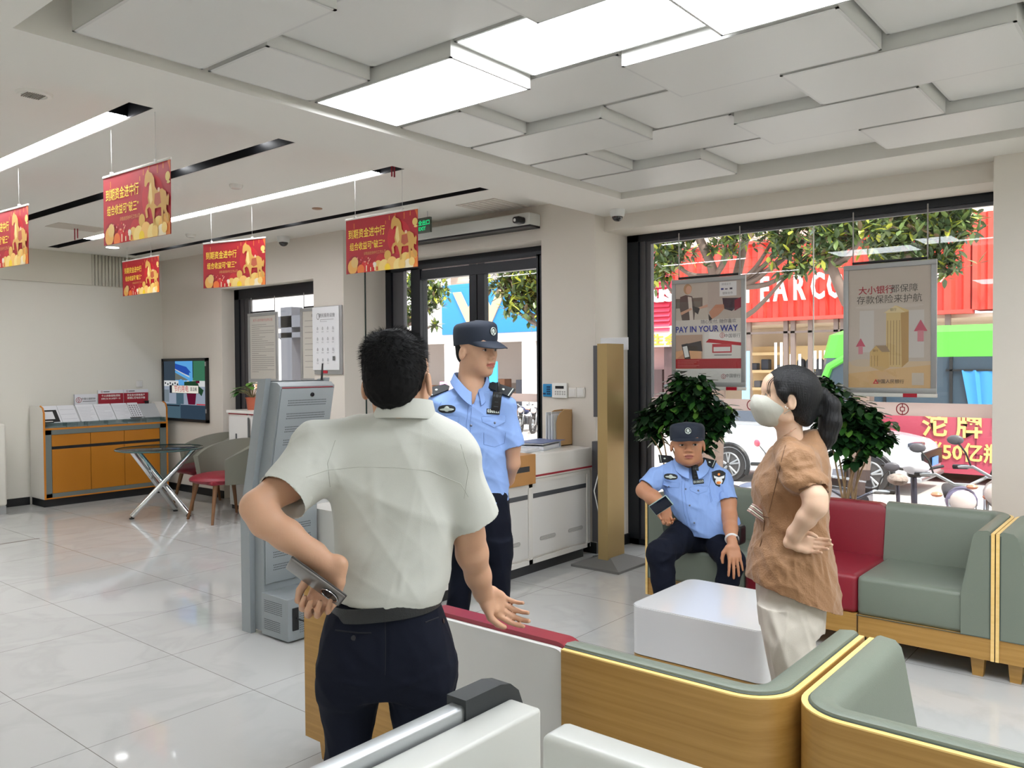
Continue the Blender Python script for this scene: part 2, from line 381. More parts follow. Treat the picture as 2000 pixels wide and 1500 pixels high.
# ---------------------------------------------------------------- suspended ceiling panels
m_lpanel = M_emit('panel_light', (247, 250, 255), LIGHT_PANEL)
pxs = [1.375+.5575*i for i in range(7)]
words = ['first', 'second', 'third', 'fourth', 'fifth', 'sixth', 'seventh']
LIT = {(2, 0), (2, 1), (2, 2), (3, 4), (3, 5), (1, 4), (5, 5), (5, 6), (0, 3), (4, 5)}
for i, x0 in enumerate(pxs):
    # alternate rows start with a half panel
    y = 3.30; k = 0; half = (i % 2 == 1)
    while y > -2.6:
        ln = .455 if (half and k == 0) else .925
        low = (k % 2 == 0)
        if not half: low = (k % 2 == 0)
        zb = 2.852 if low else 2.908
        y1 = y-ln
        lit = (i, k) in LIT
        if y1 > -3.0:
            rowname = words[i]; n_ = words[k] if k < 7 else 'last'
            lab = ('glowing light panel' if lit else ('low grey ceiling panel' if low else 'raised grey ceiling panel'))+' in the coffer, %s row, %s from the beam' % (rowname, n_)
            t = thing('light_panel' if lit else 'ceiling_panel', lab, 'ceiling light' if lit else 'ceiling panel', (x0, y1, zb), 0, 'square light panels of the coffered ceiling' if lit else 'suspended ceiling panels of the coffer')
            mb = MB(); W_ = .53; g = .012
            mb.box(0, 0, .003, W_, ln-.02, 3.12-zb)
            mb.build('casing', m_panel, t)
            mb = MB(); mb.box(0, 0, 0, W_, g, .004); mb.box(0, ln-.02-g, 0, W_, ln-.02, .004); mb.box(0, 0, 0, g, ln-.02, .004); mb.box(W_-g, 0, 0, W_, ln-.02, .004)
            mb.build('edge_trim', m_paneledge, t)
            mb = MB(); mb.box(g, g, -.0005, W_-g, ln-.02-g, .0028)
            mb.build('diffuser' if lit else 'face_board', m_lpanel if lit else m_panel, t)
        y = y1; k += 1
# ---------------------------------------------------------------- linear lights and downlights in the slots
m_lslot = M_emit('linear_light_glow', (251, 250, 255), LIGHT_SLOT)
nm = {1: 'near', 2: 'left', 4: 'middle', 0: 'hidden'}
for si, segs in ((2, [(4.63, 5.81), (5.815, 7.0), (7.005, 8.2), (8.205, 9.3)]), (4, [(4.60, 5.80), (5.805, 6.92), (6.925, 8.1), (8.105, 9.28)]), (0, [(4.6, 7.0), (7.01, 9.3)])):
    a, b = SL[si]
    t = thing('linear_light', 'long white linear ceiling light in the %s black slot' % {2: 'leftmost visible', 4: 'third', 0: 'nearest'}[si], 'ceiling light', ((a+b)/2, 6.9, H2), 0)
    for p, q in segs:
        mb = MB(); mb.box(a+.018, p, H2+.004, b-.012, q, H2+.012); mb.build('diffuser', m_lslot, t, world=True)
    mb = MB(); mb.box(a+.005, segs[0][0], H2+.012, b-.004, segs[-1][1], H2+.09); mb.build('housing', m_blk, t, world=True)
m_dl = M_emit('downlight_glow', (250, 252, 255), 14)
for si, ys in ((3, (4.72, 5.75, 6.95)), (5, (5.6, 7.05, 8.5, 9.4))):
    a, b = SL[si]
    for j, y in enumerate(ys):
        t = thing('slot_downlight', 'small downlight shining inside the %s black ceiling slot, %s from the beam' % ({3: 'second', 5: 'fourth'}[si], words[j]), 'ceiling light', ((a+b)/2, y, H2+.1), 0, 'downlights in the black slots')
        MB().cyl((0, 0, -.02), (0, 0, 0), .05, n=20).build('housing', m_blk, t)
        MB().cyl((0, 0, -.03), (0, 0, -.0201), .04, n=20).build('lens', m_dl, t)

# unseen fill lights added behind the camera to brighten the hall
for i, (x, y) in enumerate(((-1.8, 2.2), (-1.8, -.4), (-1.8, -2.6))):
    t = thing('square_fill_light', 'unseen square fill light added in the flat ceiling behind the photographer, %s' % words[i], 'ceiling light', (x, y, H1), 0, 'added fill lights behind the photographer')
    MB().box(-.42, -.42, -.012, .42, .42, 0).build('frame', m_white, t); MB().box(-.4, -.4, -.016, .4, .4, -.0125).build('diffuser', m_lpanel, t)
# ================================================================ the street outside
m_asph = M('asphalt', (182, 178, 174), .85, bump=(30, .1), var=(2, .08))
m_pave = M('paving', (210, 204, 196), .8, var=(3, .06))
GS, GN = -.93, -.45
S('floor_street', MB().box(13.2, -25, GS-.2, 22.5, 60, GS), m_asph)
S('floor_near_pavement', MB().box(6.5, -25, GN-.2, 13.2, 60, GN), m_pave)
S('floor_far_pavement', MB().box(22.5, -25, GS-.2, 30, 60, GS+.13), m_pave)
def wy(px_, X=26): # helper: Y on the plane X for a column of the photograph, at eye level
    d = CF+CR*((px_-1000)/FPX); return X/d.x*d.y
# ---- corrugated red shopfront
m_rcor = M('red_corrugated', (226, 74, 60), .5)
t = thing('red_storefront', 'red corrugated shopfront with large white letters across the street', 'shop', (26, 9.5, GS+.13))
pr = []; y = 4.85
while y < 14.0:
    for dy, dx in ((0, 0), (.16, 0), (.24, .13), (.40, .13), (.48, 0)): pr.append((25.9+dx, y+dy))
    y += .5
pr += [(26.3, y), (26.3, 4.85)]
mb = MB(); mb.prism(pr, 3.05, 5.5, 'z'); mb.build('corrugated_cladding', m_rcor, t, world=True)
mb = MB(); mb.box(25.8, 4.8, 2.95, 26.3, 14.05, 3.06); mb.box(25.82, 4.8, 5.48, 26.3, 14.05, 5.58); mb.build('edge_flashing', M('red_flashing', (214, 78, 66), .5), t, world=True)
mb = MB()
for ch, px_ in (('Y', 1460), ('E', 1493), ('A', 1524), ('R', 1560), ('C', 1597), ('O', 1631), ('N', 1666)):
    add_text(mb, ch, frame((25.72, wy(px_, 25.72), 3.93), (0, -1, 0), (0, 0, 1)), 1.12, .05, .022, sx=.55)
add_text(mb, '影', frame((25.72, wy(1838), 4.15), (0, -1, 0), (0, 0, 1)), .8, .05, .01, sx=.45)
mb.build('white_lettering', M('sign_white', (240, 238, 236), .5), t, world=True)
# angled right-hand part
pr = []; 
for i in range(14):
    for u, dx in ((0, 0), (.12, 0), (.18, .1), (.3, .1), (.36, 0)): pr.append((25.9+dx+(i*.4+u)*.35, 4.8-(i*.4+u)))
pr += [(28.5, -.8), (27, 4.8)]
mb = MB(); mb.prism(pr, 3.05, 5.75, 'z'); mb.build('angled_cladding', m_rcor, t, world=True)
mb = MB(); add_text(mb, 'YEARCON', frame((25.95, 2.4, 4.55), (.35, -1, 0), (0, 0, 1)), .95, .05, .02, sx=.8); mb.build('side_lettering', MATS['sign_white'], t, world=True)
m_shopwall = M('shop_beige', (214, 200, 182), .8)
mb = MB(); mb.box(29.3, -2, GS, 29.5, 14.0, 2.95); mb.box(26.3, 13.9, GS, 29.4, 14.05, 2.95); mb.box(26.2, -2, 2.85, 29.4, 14, 2.96); mb.box(26.0, -2, GS+.13, 26.2, 14, GS+.35)
mb.build('interior_shell', m_shopwall, t, world=True)
mb = MB()
for px_ in (1462, 1534, 1548, 1582, 1632, 1645, 1760, 1850): mb.box(26.0, wy(px_)-.07, GS+.1, 26.12, wy(px_)+.07, 2.95)
mb.box(26.0, 4.85, 2.55, 26.1, 14, 2.62); mb.build('glazing_bars', M('bronze_bars', (128, 112, 104), .5), t, world=True)
mb = MB()
for px_, z0, z1 in ((1515, .1, 2.3), (1526, .1, 2.3), (1545, .6, 1.9), (1562, 1.1, 1.9), (1592, 1.4, 2.0), (1602, 1.4, 2.0), (1612, 1.4, 2.0), (1622, 1.4, 2.0)): mb.cyl((27.5, wy(px_, 27.5), z0), (27.5, wy(px_, 27.5), z1), .045, n=8)
mb.build('glow_tube', M_emit('shop_tube', (255, 244, 222), 3.2), t, world=True)
t = thing('display_shelf', 'beige shop shelves stacked with dark bags and shoes behind the red shopfront', 'shelf', (28.5, wy(1495, 28.5), GS+.13))
mb = MB()
for k in range(5): mb.box(28.2, wy(1540, 28.5), -.6+k*.62, 28.9, wy(1462, 28.5), -.5+k*.62)
mb.box(28.9, wy(1640, 28.5), -.8, 29.0, wy(1462, 28.5), 2.2)
mb.build('shelf_board', M('shelf_yellow', (232, 206, 158), .6), t, world=True)
rr = lrng(4)
for k in range(4):
    mb = MB(); y0, y1 = sorted((wy(1538, 28.5), wy(1464, 28.5))); y = y0+.1
    while y < y1-.3:
        h = rr.uniform(.18, .42) if k > 1 else rr.uniform(.1, .2); w_ = rr.uniform(.2, .34); mb.box(28.3, y, -.5+k*.62, 28.6, y+w_, -.5+k*.62+h, rr.choice([0, 0, 1]), .03); y += w_+rr.uniform(.05, .3)
    mb.build('goods', [M('navy_bags', (44, 50, 66), .6), M('grey_bags', (98, 98, 104), .6)], t, world=True)
for k, px_ in enumerate((1566, 1583, 1602)):
    tt = thing('garment_rack', 'dark coats on a rack inside the red shopfront, number %s from the door' % ['one', 'two', 'three'][k], 'clothes', (27.9, wy(px_, 27.9), -.8), 0, 'dark coats inside the shop')
    MB().box(27.7, wy(px_, 27.9)-.13, .7, 28.05, wy(px_, 27.9)+.13, 1.75, bev=.15).build('coats', M('dark_coat', (52, 56, 68), .8), tt, world=True); MB().cyl((27.9, wy(px_, 27.9), -.8), (27.9, wy(px_, 27.9), 1.8), .02, n=6).build('pole', m_chrome, tt, world=True)
o = MB().box(25.6, wy(1473), -.78, 25.66, wy(1459), 2.0).build('banner_stand', M('pale_blue_print', (150, 196, 226), .6)); tag(o, 'pale blue standing banner in front of the red shopfront', 'banner')
# ---- pink lap-sided shop on the left
t = thing('lapboard_storefront', 'crimson lap-boarded shopfront with white letters left of the red one', 'shop', (26, 16, GS+.13))
mb = MB()
for k in range(17): z = 2.75+k*.17; mb.add([(25.72, 14.15, z), (25.72, 19.5, z), (25.84, 19.5, z+.17), (25.84, 14.15, z+.17), (25.84, 14.15, z), (25.84, 19.5, z)], [(0, 1, 2, 3), (0, 4, 5, 1)])
mb.box(25.84, 14.15, 2.7, 26.3, 19.5, 5.65); mb.build('lap_boards', M('crimson_boards', (214, 70, 96), .6), t, world=True)
mb = MB(); add_text(mb, 'sus', frame((25.66, wy(1295), 4.05), (0, -1, 0), (0, 0, 1)), .85, .05, .03, sx=1.2); mb.tube([(25.66, wy(1272)+math.cos(a)*.55, 5.05+math.sin(a)*.55) for a in [i*.3 for i in range(-6, 8)]], .09, 6); mb.build('white_lettering', MATS['sign_white'], t, world=True)
mb = MB(); mb.box(25.75, 14.15, 2.2, 25.9, 19.5, 2.68); mb.build('fascia', M('fascia_white', (226, 220, 208), .6), t, world=True)
mb = MB(); add_text(mb, '养生会', frame((25.72, wy(1292), 2.42), (0, -1, 0), (0, 0, 1)), .42, .01, .01, sx=1.3); mb.build('gold_lettering', M('gold_paint', (226, 172, 60), .4), t, world=True)
mb = MB(); mb.box(26.6, 14.1, GS, 26.8, 19.5, 2.3, 0); mb.box(26.0, wy(1312)-.25, GS, 26.3, wy(1312)+.3, 2.2, 1); mb.box(26.3, wy(1285), GS, 26.6, wy(1285)+.8, 1.4, 1); mb.build('entrance_wall', [M('dusty_rose', (190, 150, 148), .8), M('brown_door', (92, 70, 70), .6)], t, world=True)
# ---- blue shopfront seen through the entrance
t = thing('blue_storefront', 'bright blue shop sign with a pale letter above white framed glass', 'shop', (26, 22, GS+.13))
MB().box(25.7, wy(1100), 2.92, 26.2, wy(873), 5.05, bev=.03).build('sign_board', M('sign_blue', (40, 138, 212), .45), t, world=True)
mb = MB(); add_text(mb, 'W', frame((25.66, wy(948), 3.98), (0, -1, 0), (0, 0, 1)), 1.75, .03, .06, sx=1.5); mb.build('pale_letter', M('sign_cream', (222, 184, 146), .5), t, world=True)
mb = MB()
for px_, w_ in ((885, .35), (1038, .35), (700, .4), (795, .3), (1100, .3)): mb.box(25.83, wy(px_)-w_, GS, 26.27, wy(px_)+w_, 2.549)
mb.box(25.8, 13, 2.55, 26.3, 32, 2.93); mb.box(25.9, 13, GS, 26.2, 32, -.45); mb.box(25.9, 25.3, 2.9, 26.4, 33, 6.5)
mb.build('white_pillars', M('facade_white', (232, 226, 222), .7), t, world=True)
mb = MB(); mb.box(30, 14, GS, 30.2, 34, 2.9, 0); mb.box(26.3, 13.5, 2.8, 30, 34, 2.95, 0)
for k in range(26):
    y = 19+rr.uniform(0, 12); x = rr.uniform(27, 29.5); h = rr.uniform(.3, 1.5); mb.box(x, y, GS+rr.choice([0, .6, 1.2]), x+.5, y+rr.uniform(.2, .7), GS+.5+h, rr.choice([0, 1, 2, 3]), .02)
mb.build('interior', [M('shop_cream', (206, 196, 190), .8), M('goods_brown', (150, 104, 76), .6), M('goods_dark', (70, 70, 80), .6), M('goods_white', (226, 226, 230), .6)], t, world=True)
MB().box(25.55, wy(985), .75, 25.6, wy(967), 1.75).build('window_poster', M('poster_cyan', (64, 170, 226), .5), t, world=True)
MB().box(25.55, wy(886), .0, 25.6, wy(873), .9).build('window_poster', M('poster_pink', (236, 160, 206), .5), t, world=True)
mb = MB(); add_text(mb, '0.30', frame((25.5, wy(985), .62), (0, -1, 0), (0, 0, 1)), .36, .01, .02); mb.build('price_numbers', M('price_yellow', (250, 226, 20), .5), t, world=True)
# ---- white building beyond window_2 with a grey steel gateway
t = thing('white_building', 'white building with a pink sign strip far left across the street', 'building', (27, 38, GS))
mb = MB(); mb.box(26.4, 33, GS, 27, 60, 9); mb.build('wall', M('plaster_white', (224, 222, 222), .8), t, world=True)
mb = MB(); mb.box(25.9, wy(521), 6.0, 26.4, wy(485), 6.6); mb.build('sign_strip', M('sign_pink', (214, 58, 96), .5), t, world=True)
for k in range(4): MB().box(26.3, 34.5+k*2.6, 7.2, 26.45, 36+k*2.6, 8.4).build('window', M('far_glass', (104, 116, 118), .3), t, world=True)
mb = MB()
for k in range(5): mb.box(26.3, 34+k*1.7, -.6, 26.39, 35.2+k*1.7, 1.0+.5*(k % 2), k % 3)
mb.build('shop_window', [M('far_orange', (226, 140, 104), .6), M('far_grey', (186, 184, 190), .6), MATS['facade_white']], t, world=True)
t = thing('steel_gateway', 'dark grey steel gateway with angled brace outside the narrow window', 'gate', (11, 14, GN))
def at(px_, py_, X):
    d = CF+CR*((px_-1000)/FPX)-CU*((py_-750)/FPX); return CC+d*(X/d.x)
mb = MB(); G = lambda a, b: at(a, b, 11)
a = G(566, 615); b = G(566, 760); mb.box(10.9, a.y-.2, GN, 11.2, a.y+.2, 2.9)
mb.box(10.9, G(610, 640).y-.5, G(566, 640).z, 11.2, G(470, 640).y+1, G(566, 622).z+.05); mb.box(10.9, G(610, 640).y-.5, G(566, 660).z, 11.2, G(545, 640).y+.1, G(566, 650).z)
mb.tube([G(548, 655), G(566, 672), G(574, 676)], .07, 6); mb.build('beam_and_post', M('steel_grey', (84, 84, 90), .5), t, world=True)
mb = MB(); mb.box(11.3, G(590, 700).y, GN, 11.7, G(575, 700).y, G(580, 682).z); mb.build('brown_cabinet', M('terracotta', (176, 116, 96), .7), t, world=True)
# ---- upper floors
t = thing('apartment_building', 'pale beige building rising above the shop signs', 'building', (28, 15, 5.6))
mb = MB(); mb.box(28, -20, 5.4, 34, 33, 15); mb.box(27.2, 4, 5.5, 28, 14, 6.0); mb.build('wall', M('plaster_beige', (222, 206, 190), .85), t, world=True)
for k in range(9):
    for zz in (6.7, 9.6): MB().box(27.9, -6+k*4.1, zz, 28.05, -4.2+k*4.1, zz+1.5).build('window', MATS['far_glass'], t, world=True)
for k in range(4): MB().box(27.1, 18+k*4, 6.3, 28, 20+k*4, 7.0).build('balcony', MATS['facade_white'], t, world=True)

# ---- bus
t = thing('bus', 'green roofed bus with blue curtains and gold writing on its pink red side', 'bus', (20.2, 1.7, GS))
BX, BY0, BY1 = 19.0, -4.5, 6.75
m_bred = M('bus_red', (178, 74, 92), .45); m_bgreen = M('bus_green', (92, 190, 66), .4); m_bglass = M('bus_glass', (58, 74, 86), .1, spec=.8)
def busring(z0, z1, inset0, inset1, mi, mb):
    P_ = []
    for z, ins in ((z0, inset0), (z1, inset1)):
        y1 = BY1-ins; pts = [(BX+ins*.3, BY0), (BX+ins*.3, y1-.35), (BX+.06+ins*.3, y1-.15), (BX+.2+ins*.3, y1-.05), (BX+.5, y1), (BX+1.9, y1), (BX+2.3, y1-.2), (BX+2.4, y1-.4), (BX+2.4, BY0)]
        P_.append([(a, b, z) for a, b in pts])
    n = len(P_[0]); mb.add(P_[0]+P_[1], [(i, (i+1) % n, n+(i+1) % n, n+i) for i in range(n)]+[tuple(range(n)), tuple(range(n, 2*n))], mi, False)
mb = MB(); busring(-.66, .58, 0, 0, 0, mb); mb.box(BX-.01, BY0, -.72, BX+2.3, BY1-.3, -.64, 0); mb.build('lower_body', m_bred, t, world=True)
mb = MB(); busring(.58, 1.72, .0, .12, 0, mb); mb.build('glazing', m_bglass, t, world=True)
mb = MB(); busring(1.70, 2.22, .10, .22, 0, mb); busring(2.22, 2.36, .22, .6, 0, mb); mb.build('roof', m_bgreen, t, world=True)
mb = MB(); mb.tube([(BX+.02, BY1-.05, .55), (BX+.02, BY1-.2, 1.1), (BX+.04, BY1-.35, 1.5), (BX+.05, BY1-.75, 1.74)], .09, 8); mb.build('front_pillar', m_bgreen, t, world=True)
m_cur = M('blue_curtain', (58, 140, 196), .8)
for y0, y1 in ((.55, 1.75), (1.85, 2.35), (2.6, 3.7), (-1, .4)):
    mb = MB(); n = 14; vs_ = []
    for i in range(n+1):
        f = i/n; y = y0+(y1-y0)*f; x = BX-.012-.02*math.sin(i*2.4)
        for z in (.66, 1.42): vs_.append((x-.015*(z < 1), y+(.5-f)*.25*(y1-y0)*(z < 1), z))
    mb.add(vs_, [(2*i, 2*i+2, 2*i+3, 2*i+1) for i in range(n)], 0, True); mb.build('curtain', m_cur, t, world=True)
for y in (.45, 1.8, 2.45, 3.9, 5.2): MB().box(BX-.02, y-.03, .6, BX+.02, y+.03, 1.7).build('window_bar', m_blk, t, world=True)
MB().box(BX-.02, BY0, 1.40, BX+.01, 4.0, 1.44).build('window_bar', m_blk, t, world=True)
mb = MB(); add_text(mb, '恭贺 平安', frame((BX-.03, 1.95, 1.6), (0, -1, 0), (0, 0, 1)), .22, .003, .01); add_text(mb, '9855', frame((BX-.05, 5.3, 1.35), (0, -1, 0), (0, 0, 1)), .26, .003, .01); mb.build('led_text', M_emit('led_pink', (236, 70, 130), 1.2), t, world=True)
m_bgold = M('bus_gold', (240, 196, 120), .4)
mb = MB(); add_text(mb, '沱 牌 客', frame((BX-.02, at(1893, 838, BX).y, at(1885, 836, BX).z), (0, -1, 0), (0, 0, 1)), .5, .006, .012, sx=1.0)
add_text(mb, '畅销50亿瓶的', frame((BX-.02, at(1880, 885, BX).y, at(1880, 886, BX).z), (0, -1, 0), (0, 0, 1)), .40, .006, .01, sx=.95); mb.build('gold_lettering', m_bgold, t, world=True)
mb = MB(); mb.box(BX-.012, at(1906, 900, BX).y-.01, -.6, BX, at(1906, 900, BX).y+.01, .3); mb.box(BX-.012, BY0, -.32, BX, BY1-.4, -.30); mb.build('panel_seam', M('bus_seam', (120, 40, 60), .5), t, world=True)
for y in (5.2, -2.6):
    mb = MB(); mb.cyl((BX-.03, y, GS+.46), (BX+.25, y, GS+.46), .46, n=24); mb.build('wheel', m_blk, t, world=True)
mb = MB(); mb.box(BX-.25, BY1+.0, .9, BX-.05, BY1+.12, 1.35, bev=.03); mb.tube([(BX, BY1-.1, 1.4), (BX-.15, BY1+.06, 1.3)], .02, 6); mb.build('wing_mirror', m_blk, t, world=True)

# ---- white SUV
t = thing('white_suv', 'white sport utility car parked facing right in front of the bus', 'car', (17.5, 6.2, GS))
CWX0, CWX1 = 16.62, 18.45
prof_l = [(3.95, -.62), (3.92, -.35), (3.98, -.08), (4.15, .05), (4.9, .16), (5.55, .25), (8.3, .27), (8.62, .18), (8.68, -.2), (8.6, -.6), (8.12, -.66)]
def carloft(st, mi, mb):
    """st: list of (y, half-width scale, zlow, zhigh)"""
    n = len(st); vs_ = []; sec = [(-1, 0), (-1.0, .35), (-.985, .7), (-.90, .95), (-.7, 1.0), (.7, 1.0), (.90, .95), (.985, .7), (1.0, .35), (1, 0)]; cx = (CWX0+CWX1)/2; hw = (CWX1-CWX0)/2
    for y, ws, z0, z1 in st:
        for a, b in sec: vs_.append((cx+a*hw*ws, y, z0+(z1-z0)*b))
    k = len(sec); fs = [(i*k+j, i*k+j+1, (i+1)*k+j+1, (i+1)*k+j) for i in range(n-1) for j in range(k-1)]
    fs += [(i*k, (i+1)*k, (i+1)*k+k-1, i*k+k-1) for i in range(n-1)]; fs += [tuple(range(k)), tuple(range((n-1)*k, n*k))]
    mb.add(vs_, fs, mi, True)
m_car = M('car_white', (226, 228, 232), .18, coat=.6, spec=.5)
mb = MB(); carloft([(3.93, .80, -.62, -.22), (4.0, .9, -.66, -.02), (4.12, .95, -.68, .06), (4.5, .99, -.68, .14), (5.2, 1, -.66, .24), (5.7, 1, -.66, .30), (7.0, 1, -.66, .30), (8.1, 1, -.66, .30), (8.5, .97, -.66, .24), (8.7, .88, -.6, .1)], 0, mb); body = mb.build('body', m_car, t, world=True)
mb = MB(); carloft([(5.15, .80, .2, .27), (5.9, .80, .28, .74), (6.5, .79, .28, .80), (7.6, .78, .28, .79), (8.2, .77, .28, .68), (8.62, .76, .2, .3)], 0, mb); mb.build('cabin', m_car, t, world=True)
mb = MB(); gx = CWX0+.16
mb.add([(gx-.02, 5.5, .34), (gx-.02, 8.1, .36), (gx+.04, 7.75, .70), (gx+.04, 6.1, .68)], [(0, 1, 2, 3)]); mb.add([(CWX0+.28, 5.32, .34), (CWX1-.28, 5.32, .34), (CWX1-.34, 5.86, .70), (CWX0+.34, 5.86, .70)], [(0, 1, 2, 3)]); mb.build('window', M('car_glass', (70, 78, 92), .08, spec=.9), t, world=True)
for y in (4.82, 7.7):
    wl = MB().cyl((CWX0-.02, y, GS+.36), (CWX0+.22, y, GS+.36), .36, n=32).build('tyre', M('tyre', (58, 56, 56), .8), t, world=True)
    mb = MB(); mb.cyl((CWX0-.035, y, GS+.36), (CWX0+.1, y, GS+.36), .25, n=28)
    r_ = mb.build('rim', M('rim_grey', (88, 86, 86), .4, metal=.4), t, world=True)
    mb = MB()
    for k in range(5):
        a = k*2*PI/5+.3
        for da in (-.16, .16): mb.tube([(CWX0-.05, y+.04*math.cos(a), GS+.36+.04*math.sin(a)), (CWX0-.045, y+.25*math.cos(a+da), GS+.36+.25*math.sin(a+da))], .022, 6)
    mb.tube([(CWX0-.04, y+.25*math.cos(i*PI/14), GS+.36+.25*math.sin(i*PI/14)) for i in range(28)], .018, 6, closed=True); mb.build('spokes', m_alu, t, world=True)
    mb = MB(); mb.tube([(CWX0-.015, y+.43*math.cos(a), GS+.36+.43*math.sin(a)) for a in [i*PI/14-.2 for i in range(18)]], .05, 6); mb.build('wheel_arch', m_blk, t, world=True)
mb = MB(); mb.box(CWX0+.2, 3.90, -.42, CWX1-.2, 3.96, -.12, 0, .02); mb.build('grille', m_blk, t, world=True)
mb = MB(); mb.box(CWX0+.02, 3.95, .0, CWX0+.5, 4.15, .07, 0, .02); mb.build('headlight', M('headlamp', (70, 74, 88), .1), t, world=True)
mb = MB(); mb.box(CWX0+.02, 3.9, -.66, CWX1-.02, 4.1, -.58, 0, .02); mb.build('bumper_lip', m_alu, t, world=True)
MB().box((CWX0+CWX1)/2-.22, 3.86, -.40, (CWX0+CWX1)/2+.22, 3.875, -.24).build('number_plate', M('plate_blue', (96, 150, 226), .4), t, world=True)
mb = MB(); mb.box(CWX0-.12, 5.75, .28, CWX0+.05, 5.95, .42, bev=.04); mb.build('wing_mirror', m_car, t, world=True)

# ---- trees
m_lf = [M('leaf_dark', (62, 84, 46), .35, spec=.6), M('leaf_mid', (104, 124, 66), .35, spec=.6), M('leaf_yellow', (186, 192, 70), .4, spec=.5), M('leaf_brown', (116, 98, 70), .5)]
m_bark = M('bark', (122, 104, 94), .9, bump=(20, .5, (1, 1, .2)))
def leaf(mb, p, d, up, L_, W_, mi):
    d = d.normalized(); s_ = d.cross(up)
    if s_.length < 1e-3: s_ = d.orthogonal()
    s_.normalize(); n_ = s_.cross(d)
    mb.add([p, p+d*L_*.35+s_*W_*.5+n_*W_*.12, p+d*L_*.75+s_*W_*.38+n_*W_*.1, p+d*L_, p+d*L_*.75-s_*W_*.38+n_*W_*.1, p+d*L_*.35-s_*W_*.5+n_*W_*.12, p+d*L_*.5], [(0, 1, 6), (1, 2, 6), (2, 3, 6), (3, 4, 6), (4, 5, 6), (5, 0, 6)], mi, True)
def street_tree(X, foot_y, trunk, clumps, seed, label):
    t = thing('street_tree', label, 'tree', (X, foot_y, GN), 0, None); rr = lrng(seed)
    mb = MB(); mb.tube(smooth_path(trunk, 5), [.13-.075*i/(5*(len(trunk)-1)) for i in range(5*(len(trunk)-1)+1)], 10)
    top = Vector(trunk[-1]); fo = MB()
    for c, r, n in clumps:
        c = Vector(c); st = min(trunk, key=lambda q: (Vector(q)-c).length+.8*abs(Vector(q).z-c.z+.8)); mb.tube(smooth_path([st, (Vector(st)+c)/2+Vector((0, 0, -.15)), c], 4), [.07-.05*i/8 for i in range(9)], 6)
        for _ in range(n):
            q = c+Vector((rr.gauss(0, 1), rr.gauss(0, 1), rr.gauss(0, 1)))*r*.36
            ax = Vector((rr.uniform(-1, 1), rr.uniform(-1, 1), rr.uniform(-.2, 1))).normalized()
            for k in range(5):   # whorl of big leaves
                d = (ax*.5+Vector((rr.gauss(0, 1), rr.gauss(0, 1), rr.gauss(0, 1))).normalized()).normalized()
                leaf(fo, q, d, Vector((0, 0, 1)), rr.uniform(.15, .24), rr.uniform(.06, .09), rr.choices([0, 1, 2, 3], [5, 5, 2, .7])[0])
    mb.build('trunk', m_bark, t, world=True); fo.build('foliage', m_lf, t, world=True, fix=False); return t
A = at
TX = 14.0
ft = lambda a, b, x=TX: tuple(A(a, b, x))
street_tree(TX, A(1380, 700, TX).y, [(TX, A(1380, 700, TX).y, GN), ft(1395, 640), ft(1395, 540), ft(1362, 455), ft(1340, 380)],
    [(ft(1300, 500), .55, 90), (ft(1310, 450), .6, 90), (ft(1350, 430), .6, 60), (ft(1420, 470), .5, 60), (ft(1440, 440), .5, 50), (ft(1290, 540), .28, 26), (ft(1330, 400), .8, 80)], 1, 'leaning street tree left of the framed payment poster')
street_tree(TX+.6, A(1398, 700, TX+.6).y, [(TX+.6, A(1398, 720, TX+.6).y, GN), ft(1412, 640, TX+.6), ft(1434, 560, TX+.6), ft(1455, 470, TX+.6), ft(1470, 400, TX+.6)],
    [(ft(1520, 450), .5, 70), (ft(1555, 440), .5, 60), (ft(1535, 490), .32, 34), (ft(1570, 515), .3, 30), (ft(1600, 440), .4, 50), (ft(1540, 535), .16, 7)], 2, 'street tree behind the first letters of the red sign')
street_tree(TX-1, A(1655, 640, TX-1).y, [(TX-1, A(1672, 760, TX-1).y, GN), ft(1685, 640, TX-1), ft(1655, 590, TX-1), ft(1625, 520, TX-1), ft(1610, 440, TX-1)],
    [(ft(1620, 480, TX-1), .42, 60), (ft(1640, 440, TX-1), .5, 70), (ft(1700, 430, TX-1), .5, 60), (ft(1605, 505, TX-1), .2, 14)], 3, 'street tree with pale blossoms right of the letter O')
street_tree(TX+1, A(1705, 700, TX+1).y, [(TX+1, A(1684, 760, TX+1).y, GN), ft(1702, 640, TX+1), ft(1706, 520, TX+1), ft(1706, 430, TX+1)],
    [(ft(1740, 450), .6, 110), (ft(1790, 440), .6, 110), (ft(1840, 440), .5, 90), (ft(1870, 430), .4, 50), (ft(1820, 490), .4, 50), (ft(1858, 520), .2, 16), (ft(1740, 490), .35, 40)], 5, 'street tree above the framed deposit poster')
street_tree(TX, A(760, 700, TX).y, [(TX, A(760, 760, TX).y, GN), ft(765, 640), ft(770, 560), ft(790, 500)],
    [(ft(850, 570), .4, 50), (ft(840, 600), .3, 24), (ft(835, 545), .5, 50), (ft(800, 560), .5, 70), (ft(795, 620), .3, 30), (ft(848, 635), .15, 8)], 6, 'street tree at the left edge of the entrance glass')
street_tree(TX-2, A(1090, 700, TX-2).y, [(TX-2, A(1110, 760, TX-2).y, GN), ft(1105, 640, TX-2), ft(1085, 560, TX-2), ft(1060, 500, TX-2)],
    [(ft(1030, 560, TX-2), .45, 70), (ft(1045, 600, TX-2), .3, 36), (ft(990, 545, TX-2), .35, 36), (ft(1000, 600, TX-2), .26, 24), (ft(975, 560, TX-2), .3, 18), (ft(1040, 530, TX-2), .5, 70)], 7, 'sunlit street tree seen through the right entrance door')

